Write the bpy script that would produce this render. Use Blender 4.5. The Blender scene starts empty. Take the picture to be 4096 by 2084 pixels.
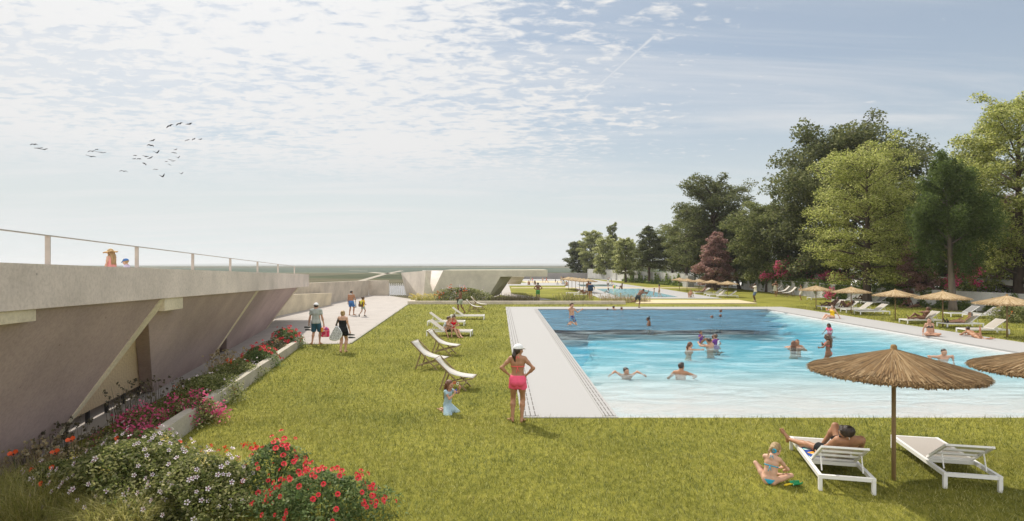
import bpy, math, random
import numpy as np
from mathutils import Vector, Matrix

rnd = random.Random(7)
rng = np.random.default_rng(7)
SC = bpy.context.scene
R = math.radians
# survey constants of the site: eye height, lens constant, image centre and horizon row
F, CU, V0, H = 2350.0, 2048.0, 1060.0, 3.4


def G(u, v, z=0.0):
    """survey sight (u, v) -> point on the level z"""
    Y = F * (H - z) / (v - V0)
    return Vector(((u - CU) * Y / F, Y, z))


def P(u, v, Y):
    return Vector(((u - CU) * Y / F, Y, H - (v - V0) * Y / F))


# ------------------------------------------------------------------ objects
def link(o, parent=None):
    SC.collection.objects.link(o)
    if parent is not None:
        o.parent = parent
    return o


def tag(o, label=None, cat=None, group=None, kind=None):
    if label: o['label'] = label
    if cat: o['category'] = cat
    if group: o['group'] = group
    if kind: o['kind'] = kind
    return o


def thing(name, label, cat, loc=(0, 0, 0), rz=0.0, group=None, scale=1.0):
    o = bpy.data.objects.new(name, None)
    o.empty_display_size = 0.2
    link(o)
    o.location = loc
    o.rotation_euler = (0, 0, rz)
    o.scale = (scale,) * 3 if not hasattr(scale, '__len__') else scale
    return tag(o, label, cat, group)


def copy_tree(o, parent=None):
    c = o.copy()
    SC.collection.objects.link(c)
    if parent is not None:
        c.parent = parent
    for ch in KIDS.get(o.name, []):
        copy_tree(ch, c)
    KIDS[c.name] = [x for x in c.children] if False else KIDS.get(o.name, [])
    return c


KIDS = {}


def reg(o, parent):
    """remember the children of prototypes, for copying"""
    if parent is not None:
        KIDS.setdefault(parent.name, []).append(o)
    return o


def dup(root, loc, rz, label, group=None, scale=None):
    c = copy_tree(root)
    c.location = loc
    c.rotation_euler = (0, 0, rz)
    if scale is not None:
        c.scale = (scale,) * 3 if not hasattr(scale, '__len__') else scale
    c['label'] = label
    if group: c['group'] = group
    return c


class MB:
    """collects polygons for one mesh object"""
    def __init__(s):
        s.v, s.f, s.m, s.cur = [], [], [], 0

    def add(s, vs, fs):
        b = len(s.v)
        s.v += [tuple(p) for p in vs]
        for f in fs:
            s.f.append(tuple(b + i for i in f))
            s.m.append(s.cur)
        return s

    def quad(s, a, b, c, d):
        return s.add([a, b, c, d], [(0, 1, 2, 3)])

    def poly(s, pts):
        return s.add(pts, [tuple(range(len(pts)))])

    def box(s, c, size, M=None):
        x, y, z = [k / 2 for k in size]
        vs = [Vector((i * x, j * y, k * z)) for k in (-1, 1) for j in (-1, 1) for i in (-1, 1)]
        if M is not None: vs = [M @ p for p in vs]
        c = Vector(c)
        return s.add([p + c for p in vs], [(0, 2, 3, 1), (4, 5, 7, 6), (0, 1, 5, 4), (2, 6, 7, 3), (0, 4, 6, 2), (1, 3, 7, 5)])

    def prism(s, pts, ext):
        n = len(pts)
        ext = Vector(ext)
        vs = [Vector(p) for p in pts] + [Vector(p) + ext for p in pts]
        fs = [tuple(range(n)), tuple(reversed(range(n, 2 * n)))]
        fs += [(i, i + n, (i + 1) % n + n, (i + 1) % n) for i in range(n)]
        return s.add(vs, fs)

    def bar(s, a, b, w, h, up=(0, 0, 1)):
        """square bar from a to b, w sideways, h along up"""
        a, b = Vector(a), Vector(b)
        d = (b - a).normalized()
        u = Vector(up)
        if abs(d.dot(u)) > .98: u = Vector((0, 1, 0))
        sd = d.cross(u).normalized()
        u = sd.cross(d).normalized()
        o = [sd * (w / 2) * i + u * (h / 2) * j for i, j in ((-1, -1), (1, -1), (1, 1), (-1, 1))]
        vs = [a + k for k in o] + [b + k for k in o]
        return s.add(vs, [(0, 1, 2, 3)[::-1], (4, 5, 6, 7), (0, 1, 5, 4), (1, 2, 6, 5), (2, 3, 7, 6), (3, 0, 4, 7)])

    def tube(s, pts, rad, n=8, cap=True):
        pts = [Vector(p) for p in pts]
        if not hasattr(rad, '__len__'): rad = [rad] * len(pts)
        b = len(s.v)
        prev = None
        for i, p in enumerate(pts):
            d = (pts[min(i + 1, len(pts) - 1)] - pts[max(i - 1, 0)]).normalized()
            if prev is None:
                prev = d.orthogonal().normalized()
            prev = (prev - d * prev.dot(d)).normalized()
            q = d.cross(prev)
            for k in range(n):
                a = 2 * math.pi * k / n
                s.v.append(tuple(p + (prev * math.cos(a) + q * math.sin(a)) * rad[i]))
        for i in range(len(pts) - 1):
            for k in range(n):
                s.f.append((b + i * n + k, b + i * n + (k + 1) % n, b + (i + 1) * n + (k + 1) % n, b + (i + 1) * n + k))
                s.m.append(s.cur)
        if cap:
            s.f.append(tuple(b + k for k in reversed(range(n)))); s.m.append(s.cur)
            e = b + (len(pts) - 1) * n
            s.f.append(tuple(e + k for k in range(n))); s.m.append(s.cur)
        return s

    def lathe(s, prof, n=24, c=(0, 0, 0)):
        b = len(s.v)
        for r, z in prof:
            for k in range(n):
                a = 2 * math.pi * k / n
                s.v.append((c[0] + r * math.cos(a), c[1] + r * math.sin(a), c[2] + z))
        for i in range(len(prof) - 1):
            for k in range(n):
                s.f.append((b + i * n + k, b + i * n + (k + 1) % n, b + (i + 1) * n + (k + 1) % n, b + (i + 1) * n + k))
                s.m.append(s.cur)
        return s

    def build(s, name, mats, parent=None, smooth=False, bevel=0):
        me = bpy.data.meshes.new(name)
        me.from_pydata(s.v, [], s.f)
        for m in (mats if isinstance(mats, (list, tuple)) else [mats]): me.materials.append(m)
        if any(s.m): me.polygons.foreach_set('material_index', s.m)
        if smooth: me.polygons.foreach_set('use_smooth', [True] * len(s.f))
        me.update()
        o = bpy.data.objects.new(name, me)
        link(o, parent)
        reg(o, parent)
        if bevel:
            bv = o.modifiers.new('bevel', 'BEVEL'); bv.width = bevel; bv.segments = 2; bv.limit_method = 'ANGLE'
        return o


def np_mesh(name, V, Fc, mats, parent=None, smooth=False, mi=None):
    """big mesh straight from arrays; Fc is (m,3) or (m,4)"""
    me = bpy.data.meshes.new(name)
    n, k = Fc.shape
    me.vertices.add(len(V)); me.vertices.foreach_set('co', np.ascontiguousarray(V, np.float32).ravel())
    me.loops.add(n * k); me.loops.foreach_set('vertex_index', np.ascontiguousarray(Fc, np.int32).ravel())
    me.polygons.add(n)
    me.polygons.foreach_set('loop_start', np.arange(n, dtype=np.int32) * k)
    if smooth: me.polygons.foreach_set('use_smooth', np.ones(n, bool))
    for m in (mats if isinstance(mats, (list, tuple)) else [mats]): me.materials.append(m)
    if mi is not None: me.polygons.foreach_set('material_index', np.ascontiguousarray(mi, np.int32))
    me.update(calc_edges=True)
    o = bpy.data.objects.new(name, me)
    link(o, parent)
    reg(o, parent)
    return o


# ------------------------------------------------------------------ materials
MATS = {}


def nodes(name):
    m = bpy.data.materials.new(name)
    m.use_nodes = True
    nt = m.node_tree
    return m, nt, nt.nodes['Principled BSDF'], nt.nodes['Material Output']


def N(nt, t, **kw):
    n = nt.nodes.new(t)
    for k, v in kw.items():
        if k.startswith('i_'):
            n.inputs[k[2:].replace('_', ' ')].default_value = v
        else:
            setattr(n, k, v)
    return n


def c4(c):
    return (c[0], c[1], c[2], 1)


def ramp(nt, stops):
    r = nt.nodes.new('ShaderNodeValToRGB')
    e = r.color_ramp.elements
    while len(e) < len(stops): e.new(.5)
    for i, (p, c) in enumerate(stops):
        e[i].position = p
        e[i].color = c4(c) if hasattr(c, '__len__') else (c, c, c, 1)
    return r


def mat(name, col, rough=.7, var=.12, scale=6, bump=0., bscale=40, spec=.3, metal=0., detail=4, stretch=(1, 1, 1), col2=None):
    if name in MATS: return MATS[name]
    m, nt, b, out = nodes(name)
    L = nt.links.new
    b.inputs['Roughness'].default_value = rough
    b.inputs['Specular IOR Level'].default_value = spec
    b.inputs['Metallic'].default_value = metal
    tc = N(nt, 'ShaderNodeTexCoord'); mp = N(nt, 'ShaderNodeMapping'); mp.inputs['Scale'].default_value = stretch
    L(tc.outputs['Object'], mp.inputs[0])
    nz = N(nt, 'ShaderNodeTexNoise', i_Scale=scale, i_Detail=detail, i_Roughness=.6)
    L(mp.outputs[0], nz.inputs['Vector'])
    lo = [c * (1 - var) for c in col]; hi = [min(1, c * (1 + var)) for c in (col2 or col)]
    r = ramp(nt, [(.3, lo), (.7, hi)])
    L(nz.outputs[0], r.inputs[0]); L(r.outputs[0], b.inputs['Base Color'])
    if bump:
        n2 = N(nt, 'ShaderNodeTexNoise', i_Scale=bscale, i_Detail=5)
        L(mp.outputs[0], n2.inputs['Vector'])
        bp = N(nt, 'ShaderNodeBump', i_Strength=bump, i_Distance=.02)
        L(n2.outputs[0], bp.inputs['Height']); L(bp.outputs[0], b.inputs['Normal'])
    MATS[name] = m
    return m


def leaf_mat(name, cols, trans=.4, rough=.55, spec=.25):
    """leaf colours vary leaf by leaf; part of the light passes through"""
    if name in MATS: return MATS[name]
    m, nt, b, out = nodes(name)
    L = nt.links.new
    g = N(nt, 'ShaderNodeNewGeometry')
    k = len(cols)
    r = ramp(nt, [(i / max(1, k - 1), c) for i, c in enumerate(cols)])
    L(g.outputs['Random Per Island'], r.inputs[0])
    L(r.outputs[0], b.inputs['Base Color'])
    b.inputs['Roughness'].default_value = rough
    b.inputs['Specular IOR Level'].default_value = spec
    t = N(nt, 'ShaderNodeBsdfTranslucent')
    L(r.outputs[0], t.inputs['Color'])
    mx = N(nt, 'ShaderNodeMixShader'); mx.inputs[0].default_value = trans
    L(b.outputs[0], mx.inputs[1]); L(t.outputs[0], mx.inputs[2]); L(mx.outputs[0], out.inputs['Surface'])
    MATS[name] = m
    return m


def concrete(name, col, pit=.5, big=.5, fine=60):
    if name in MATS: return MATS[name]
    m, nt, b, out = nodes(name)
    L = nt.links.new
    b.inputs['Roughness'].default_value = .85
    b.inputs['Specular IOR Level'].default_value = .2
    tc = N(nt, 'ShaderNodeTexCoord')
    n1 = N(nt, 'ShaderNodeTexNoise', i_Scale=big, i_Detail=6, i_Roughness=.62)
    n2 = N(nt, 'ShaderNodeTexNoise', i_Scale=fine * .3, i_Detail=5, i_Roughness=.7)
    v = N(nt, 'ShaderNodeTexVoronoi', i_Scale=2.6, i_Randomness=1.0)
    for n in (n1, n2, v): L(tc.outputs['Object'], n.inputs['Vector'])
    r1 = ramp(nt, [(.3, [c * .78 for c in col]), (.72, [min(1, c * 1.18) for c in col])])
    L(n1.outputs[0], r1.inputs[0])
    r2 = ramp(nt, [(.3, (.80, .79, .78)), (.58, (1, 1, 1))])
    L(n2.outputs[0], r2.inputs[0])
    r3 = ramp(nt, [(.03, (1 - pit, 1 - pit, 1 - pit)), (.06, (1, 1, 1))])
    L(v.outputs['Distance'], r3.inputs[0])
    x1 = N(nt, 'ShaderNodeMix', data_type='RGBA', blend_type='MULTIPLY'); x1.inputs[0].default_value = 1
    x2 = N(nt, 'ShaderNodeMix', data_type='RGBA', blend_type='MULTIPLY'); x2.inputs[0].default_value = 1
    L(r1.outputs[0], x1.inputs[6]); L(r2.outputs[0], x1.inputs[7])
    L(x1.outputs[2], x2.inputs[6]); L(r3.outputs[0], x2.inputs[7])
    L(x2.outputs[2], b.inputs['Base Color'])
    bp = N(nt, 'ShaderNodeBump', i_Strength=.25, i_Distance=.01)
    L(n2.outputs[0], bp.inputs['Height']); L(bp.outputs[0], b.inputs['Normal'])
    MATS[name] = m
    return m
# ================================================================== camera, light, sky
cam = bpy.data.cameras.new('camera')
co = link(bpy.data.objects.new('camera', cam))
cam.sensor_width = 36; cam.lens = 36 * F / 4096
cam.shift_y = 18 / 4096
cam.clip_start = .1; cam.clip_end = 30000
co.location = (0, 0, H); co.rotation_euler = (math.pi / 2, 0, 0)
SC.camera = co
SC.view_settings.view_transform = 'Standard'; SC.view_settings.look = 'None'
SC.view_settings.exposure = 0.57; SC.view_settings.gamma = 1
SC.render.engine = 'CYCLES'
SC.cycles.max_bounces = 6; SC.cycles.transparent_max_bounces = 24
SC.cycles.caustics_reflective = False; SC.cycles.caustics_refractive = False
SC.cycles.sample_clamp_indirect = 4

SUN_AZ, SUN_EL = R(-31), R(51)
sdir = Vector((math.sin(SUN_AZ) * math.cos(SUN_EL), math.cos(SUN_AZ) * math.cos(SUN_EL), math.sin(SUN_EL)))
sl = bpy.data.lights.new('sun', 'SUN'); sl.energy = 2.95; sl.angle = R(.6); sl.color = (1, .93, .82)
so = link(bpy.data.objects.new('sun', sl)); so.rotation_euler = (-sdir).to_track_quat('-Z', 'Y').to_euler()

W = bpy.data.worlds.new('World'); SC.world = W; W.use_nodes = True
nt = W.node_tree; L = nt.links.new
bg = nt.nodes['Background']; bg.inputs[1].default_value = .1
sky = N(nt, 'ShaderNodeTexSky', sky_type='NISHITA', sun_disc=False, sun_elevation=SUN_EL, sun_rotation=SUN_AZ,
        air_density=1.0, dust_density=.7, ozone_density=1.2)


def M_(op, a, b=None, c=None, clamp=False):
    n = N(nt, 'ShaderNodeMath', operation=op, use_clamp=clamp)
    for i, x in enumerate((a, b, c)):
        if x is None: continue
        if isinstance(x, (int, float)): n.inputs[i].default_value = x
        else: L(x, n.inputs[i])
    return n.outputs[0]


def smooth_(x, a, b):
    n = N(nt, 'ShaderNodeMapRange', interpolation_type='SMOOTHSTEP')
    L(x, n.inputs[0]); n.inputs[1].default_value = a; n.inputs[2].default_value = b
    return n.outputs[0]


tc = N(nt, 'ShaderNodeTexCoord')
sp = N(nt, 'ShaderNodeSeparateXYZ'); L(tc.outputs['Generated'], sp.inputs[0])
dx, dy, dz = sp.outputs
zc = M_('ADD', M_('MAXIMUM', dz, 0.0), .07)
px, py = M_('DIVIDE', dx, zc), M_('DIVIDE', dy, zc)          # cloud deck seen in perspective
cb = N(nt, 'ShaderNodeCombineXYZ'); L(px, cb.inputs[0]); L(py, cb.inputs[1])


def cn(scale, detail, rough, sx=1, sy=1, rot=0, dist=0, seed=0.):
    mp = N(nt, 'ShaderNodeMapping'); mp.inputs['Scale'].default_value = (sx, sy, 1); mp.inputs['Rotation'].default_value = (0, 0, rot)
    mp.inputs['Location'].default_value = (seed, seed * .7, 0)
    L(cb.outputs[0], mp.inputs[0])
    n = N(nt, 'ShaderNodeTexNoise', i_Scale=scale, i_Detail=detail, i_Roughness=rough, i_Distortion=dist)
    L(mp.outputs[0], n.inputs['Vector'])
    return n.outputs[0]


n_big = cn(.55, 3, .5, seed=3.1)
n_mid = cn(2.6, 4, .55, sx=.7, rot=R(20), dist=.4)
n_fine = cn(16, 5, .62, sx=.62, rot=R(10), dist=.35)
n_cir = cn(1.1, 7, .62, sx=.35, sy=1.5, rot=R(-38), dist=.6, seed=9.)
# cover is heaviest ahead to the left and thins out to the right
ratio = M_('MAXIMUM', M_('MINIMUM', M_('DIVIDE', dx, M_('MAXIMUM', dy, .2)), 1.1), -1.1)
back = M_('SUBTRACT', 1, smooth_(dy, -.15, .40))                 # bright cloud bank added behind the viewer, out of view, as fill light
cov = M_('ADD', M_('ADD', M_('MULTIPLY', M_('MAXIMUM', M_('SUBTRACT', ratio, -.12), -.10), -.24), .068), M_('MULTIPLY', M_('SUBTRACT', n_big, .5), .42))
base_ = M_('ADD', M_('MULTIPLY', n_fine, .68), M_('MULTIPLY', n_mid, .32))
a1 = M_('MULTIPLY', smooth_(M_('ADD', base_, cov), .45, .63), smooth_(dz, .08, .19))
a2 = M_('MULTIPLY', smooth_(M_('ADD', n_cir, M_('MULTIPLY', ratio, -.10)), .40, .72), .62)
# contrail: a thin straight streak on the cloud deck
q0 = ((2330 - CU) / F, (V0 - 400) / F); q1 = ((2622 - CU) / F, (V0 - 140) / F)


def deck_pt(q):
    l = math.sqrt(q[0] ** 2 + 1 + q[1] ** 2); z = q[1] / l + .07
    return q[0] / l / z, 1 / l / z


A, B_ = deck_pt(q0), deck_pt(q1)
ln = math.hypot(B_[0] - A[0], B_[1] - A[1]); ex, ey = (B_[0] - A[0]) / ln, (B_[1] - A[1]) / ln
tt = M_('ADD', M_('MULTIPLY', M_('SUBTRACT', px, A[0]), ex), M_('MULTIPLY', M_('SUBTRACT', py, A[1]), ey))
oo = M_('ABSOLUTE', M_('ADD', M_('MULTIPLY', M_('SUBTRACT', px, A[0]), -ey), M_('MULTIPLY', M_('SUBTRACT', py, A[1]), ex)))
oo = M_('ADD', oo, M_('MULTIPLY', M_('SUBTRACT', n_fine, .5), .012))
tr = M_('MULTIPLY', M_('SUBTRACT', 1, smooth_(oo, .0, .012)), M_('MULTIPLY', smooth_(tt, -.35 * ln, .1 * ln), M_('SUBTRACT', 1, smooth_(tt, .97 * ln, 1.0 * ln))))
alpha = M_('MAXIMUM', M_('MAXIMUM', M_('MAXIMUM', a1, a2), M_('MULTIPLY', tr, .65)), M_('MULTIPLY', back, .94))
hz = M_('POWER', M_('SUBTRACT', 1, smooth_(dz, .0, .34)), 1.3)
veil = M_('ADD', M_('MULTIPLY', hz, .42), M_('ADD', .60, M_('MULTIPLY', ratio, -.05)))  # thin high haze cloud
vd = N(nt, 'ShaderNodeVectorMath', operation='DOT_PRODUCT'); L(tc.outputs['Generated'], vd.inputs[0]); vd.inputs[1].default_value = sdir
fw = M_('POWER', M_('MAXIMUM', vd.outputs['Value'], 0.0), 7.0)     # clouds scatter light forward


def layer(under, alpha, colour, bright):
    cl = N(nt, 'ShaderNodeMix', data_type='RGBA'); L(alpha, cl.inputs[0])
    cc = N(nt, 'ShaderNodeVectorMath', operation='SCALE'); cc.inputs[0].default_value = colour; L(bright, cc.inputs['Scale'])
    L(under, cl.inputs[6]); L(cc.outputs[0], cl.inputs[7])
    return cl.outputs[2]


s1 = layer(sky.outputs[0], veil, (.93, 1.0, 1.0), M_('ADD', M_('ADD', 3.15, M_('MULTIPLY', hz, 2.25)), M_('MULTIPLY', fw, 1.2)))
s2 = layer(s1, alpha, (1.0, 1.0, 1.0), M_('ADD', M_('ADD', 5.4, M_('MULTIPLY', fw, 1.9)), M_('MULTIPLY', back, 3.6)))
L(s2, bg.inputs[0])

# ================================================================== ground
def struct(name, mb, m, **kw):
    return tag(mb.build(name, m, **kw), kind='structure')


# -- far plain of dry fields
m, pnt, b, out = nodes('dry_fields')
b.inputs['Roughness'].default_value = .95; b.inputs['Specular IOR Level'].default_value = .05
ptc = N(pnt, 'ShaderNodeTexCoord'); mp = N(pnt, 'ShaderNodeMapping'); mp.inputs['Scale'].default_value = (.0025, .006, 1); mp.inputs['Rotation'].default_value = (0, 0, R(14))
PL = pnt.links.new
PL(ptc.outputs['Object'], mp.inputs[0])
vo = N(pnt, 'ShaderNodeTexVoronoi', i_Scale=1.6, i_Randomness=.9); vo2 = N(pnt, 'ShaderNodeTexVoronoi', i_Scale=.35)
nz = N(pnt, 'ShaderNodeTexNoise', i_Scale=9.0, i_Detail=10, i_Roughness=.78)
for n in (vo, vo2, nz): PL(mp.outputs[0], n.inputs['Vector'])
r1 = ramp(pnt, [(.0, (.075, .08, .05)), (.3, (.12, .11, .075)), (.5, (.05, .065, .036)), (.7, (.145, .13, .09)), (.85, (.07, .085, .05)), (1, (.24, .21, .16))])
sx = N(pnt, 'ShaderNodeSeparateXYZ'); PL(vo.outputs['Color'], sx.inputs[0]); PL(sx.outputs[0], r1.inputs[0])
r2 = ramp(pnt, [(.38, (.35, .37, .35)), (.62, (1.35, 1.3, 1.15))]); PL(nz.outputs[0], r2.inputs[0])
sx2 = N(pnt, 'ShaderNodeSeparateXYZ'); PL(vo2.outputs['Color'], sx2.inputs[0])
r3 = ramp(pnt, [(.62, (0, 0, 0)), (.64, (1, 1, 1))]); PL(sx2.outputs[1], r3.inputs[0])
x1 = N(pnt, 'ShaderNodeMix', data_type='RGBA', blend_type='MULTIPLY'); x1.inputs[0].default_value = 1
PL(r1.outputs[0], x1.inputs[6]); PL(r2.outputs[0], x1.inputs[7])
x2 = N(pnt, 'ShaderNodeMix', data_type='RGBA'); PL(r3.outputs[0], x2.inputs[0]); PL(x1.outputs[2], x2.inputs[6]); x2.inputs[7].default_value = (.10, .16, .145, 1)
PL(x2.outputs[2], b.inputs['Base Color'])
M_FIELD = m

# pool basin outline (left wall, right wall, beach edge, far wall)
YN, YF_ = 13.05, 45.1
def XL(y): return 2.5 - .012 * y
XR = 19.6
hole = [(XL(YN), YN), (XR, YN), (XR, YF_), (XL(YF_), YF_)]


def holed_sheet(name, m, x0, x1, y0, y1, z):
    mb = MB()
    h = [Vector((a, b_, z)) for a, b_ in hole]
    mb.poly([(x0, y0, z), (x1, y0, z), h[1], h[0]])
    mb.poly([(x1, y0, z), (x1, y1, z), h[2], h[1]])
    mb.poly([(x1, y1, z), (x0, y1, z), h[3], h[2]])
    mb.poly([(x0, y1, z), (x0, y0, z), h[0], h[3]])
    return struct(name, mb, m)


holed_sheet('plain', M_FIELD, -8000, 8000, -300, 12000, 0)
hm = MB()                                                       # low hills on the horizon
for k in range(24):
    cx = -6000 + k * 520 + rnd.uniform(-200, 200); cy = rnd.uniform(6500, 9500); hh = rnd.uniform(6, 22); w = rnd.uniform(700, 1600)
    hm.lathe([(w, -2), (w * .7, hh * .45), (w * .4, hh * .8), (w * .12, hh), (0.5, hh)], 28, (cx, cy, 0))
struct('hills', hm, M_FIELD, smooth=True)

rm_ = MB()
for pts_ in (((1420, 1126), (1462, 1122), (1550, 1096), (1528, 1095.5)), ((1528, 1096.5), (1556, 1095), (1618, 1083), (1598, 1082.5)), ((1470, 1090), (1540, 1096), (1600, 1096), (1500, 1088.5)), ((1395, 1083), (1470, 1084.5), (1470, 1083.5), (1400, 1082.3))):
    rm_.poly([tuple(G(u, v, .03)) for u, v in pts_])
struct('dirt_road', rm_, mat('pale_dirt', (.34, .30, .24), .95, .15, .05))
# -- lawn
m, lnt, b, out = nodes('lawn')
LL = lnt.links.new
b.inputs['Roughness'].default_value = .9; b.inputs['Specular IOR Level'].default_value = .1
ltc = N(lnt, 'ShaderNodeTexCoord')
na = N(lnt, 'ShaderNodeTexNoise', i_Scale=.35, i_Detail=4); nb = N(lnt, 'ShaderNodeTexNoise', i_Scale=9, i_Detail=6, i_Roughness=.75)
lm = N(lnt, 'ShaderNodeMapping'); lm.inputs['Scale'].default_value = (1, .55, 1); LL(ltc.outputs['Object'], lm.inputs[0])
LL(ltc.outputs['Object'], na.inputs['Vector']); LL(lm.outputs[0], nb.inputs['Vector'])
ra = ramp(lnt, [(.3, (.17, .17, .028)), (.7, (.27, .26, .045))]); LL(na.outputs[0], ra.inputs[0])
rb = ramp(lnt, [(.3, (.45, .5, .45)), (.5, (1, 1, 1)), (.72, (1.5, 1.4, 1.5))]); LL(nb.outputs[0], rb.inputs[0])
lx = N(lnt, 'ShaderNodeMix', data_type='RGBA', blend_type='MULTIPLY'); lx.inputs[0].default_value = 1
LL(ra.outputs[0], lx.inputs[6]); LL(rb.outputs[0], lx.inputs[7]); LL(lx.outputs[2], b.inputs['Base Color'])
lb = N(lnt, 'ShaderNodeBump', i_Strength=.9, i_Distance=.08); LL(nb.outputs[0], lb.inputs['Height']); LL(lb.outputs[0], b.inputs['Normal'])
M_LAWN = m
holed_sheet('lawn', M_LAWN, -10.5, 33, -3, 139, .01)

# -- pale paving of the path and of the terrace beside the building
M_PAVE = mat('pale_gravel_paving', (.40, .365, .335), .9, .09, 1.2, .35, 60)
M_DECK = mat('white_concrete_deck', (.37, .362, .352), .8, .06, 30, .12, 90, detail=6)
M_SAND = mat('sand', (.56, .47, .30), .95, .1, 3, .2, 50)
pm = MB()
Z1 = .018
pm.poly([(-24, 4, Z1), (-8.0, 4, Z1), (-8.35, 11.5, Z1), (-10.6, 24.95, Z1), (-6.95, 25.2, Z1), (-8.94, 50.4, Z1), (-8.6, 55.9, Z1), (-13.9, 65.5, Z1), (-16.2, 65.5, Z1), (-16.2, 36, Z1), (-24, 36, Z1)])
struct('path', pm, M_PAVE)
km = MB(); km.bar((-6.93, 25.25, .03), (-8.92, 50.4, .03), .08, .06); km.bar((-10.55, 24.93, .02), (-6.93, 25.2, .02), .06, .03)
struct('path_edge', km, mat('edge_steel', (.30, .29, .24), .7))
gm = MB(); gm.quad((-17, 65.7, .02), (-10.2, 65.7, .02), (-12, 97, .02), (-26, 97, .02))
struct('gravel_bed', gm, mat('grey_gravel', (.24, .24, .25), .95, .6, 16, .6, 30))

# -- decks round the pools
dm = MB()
def slab(mb, pts, z0, z1):
    n = len(pts)
    a = sum(pts[i][0] * pts[(i + 1) % n][1] - pts[(i + 1) % n][0] * pts[i][1] for i in range(n))
    if a < 0: pts = pts[::-1]
    vs = [(p[0], p[1], z0) for p in pts] + [(p[0], p[1], z1) for p in pts]
    mb.add(vs, [tuple(range(n))[::-1], tuple(range(n, 2 * n))] + [(i, (i + 1) % n, (i + 1) % n + n, i + n) for i in range(n)])
def XO(y): return .47 - .021 * y
def inner(y): return XL(y)
slab(dm, [(XO(13.0), 13.0), (XL(13.0) , 13.0), (XL(YF_), YF_), (XO(YF_), YF_)], -.12, .03)
slab(dm, [(XO(YF_), YF_ + .002), (22.2, YF_ + .002), (21.7, 47.4), (XO(47.4), 47.4)], -.12, .031)
slab(dm, [(XR, 12.0), (22.3, 12.0), (22.2, YF_), (XR, YF_)], -.12, .03)
struct('pool_deck', dm, M_DECK)

# -- pool basin: beach entry near the lawn, a deep tank at the far end
nx, ny = 130, 150
ys = np.linspace(YN, YF_, ny); tx = np.linspace(0, 1, nx)
YY, TT = np.meshgrid(ys, tx, indexing='ij')
XX = (2.5 - .012 * YY) * (1 - TT) + XR * TT
dep = np.interp(YY, [13, 15, 17.5, 20, 22, 26, 31, 46], [.046, .085, .17, .32, .45, .53, .56, .58])
rt = np.clip((XR - XX) / 4.5, 0, 1); dep = np.minimum(dep, .04 + .9 * rt ** 1.2)
edge_x = 14.0 + (YY - 31) * .36
wob = .5 * np.sin(YY * 1.7) + .35 * np.sin(YY * 3.9 + 1)
deepm = (YY > 31.0 + .12 * np.sin(XX * 1.3)) & (XX < edge_x + wob)
left = (YY > 17.5) & (XX < 2.3 + np.clip(YY - 17.5, 0, 14) * .16 + .25 * np.sin(YY * 2.6) + .18 * np.sin(YY * 6.1))
dep = np.where(left, dep + .30, dep)
dk = np.clip((edge_x + wob + 1.2 - XX) / 2.4, 0, 1) * np.clip((YY - 33.6) / .5, 0, 1); dk = dk * dk * (3 - 2 * dk)
dep = dep * (1 - dk) + 2.9 * dk
V = np.stack([XX, YY, -dep], -1).reshape(-1, 3)
idx = np.arange(ny * nx).reshape(ny, nx)
q = np.stack([idx[:-1, :-1], idx[:-1, 1:], idx[1:, 1:], idx[1:, :-1]], -1).reshape(-1, 4)
dq = dep.reshape(-1)[q].max(1)
M_PLAST = mat('white_pool_plaster', (.55, .547, .535), .7, .03, 2)
M_BLUE = mat('blue_pool_tile', (.10, .20, .27), .5, .35, 2.5)
np_mesh('pool_basin', V, q, [M_PLAST, M_BLUE], mi=(dq > 1.9).astype(int))['kind'] = 'structure'
wm = MB()
for a_, b_ in ((0, 3), (1, 2), (3, 2)):
    A, B_ = hole[a_], hole[b_]
    wm.cur = 0; wm.quad((A[0], A[1], -.123), (B_[0], B_[1], -.123), (B_[0], B_[1], -.32), (A[0], A[1], -.32))
    wm.cur = 1 if (a_, b_) != (1, 2) else 0; wm.quad((A[0], A[1], -.32), (B_[0], B_[1], -.32), (B_[0], B_[1], -3), (A[0], A[1], -3))
struct('pool_wall', wm, [M_PLAST, M_BLUE])

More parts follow.
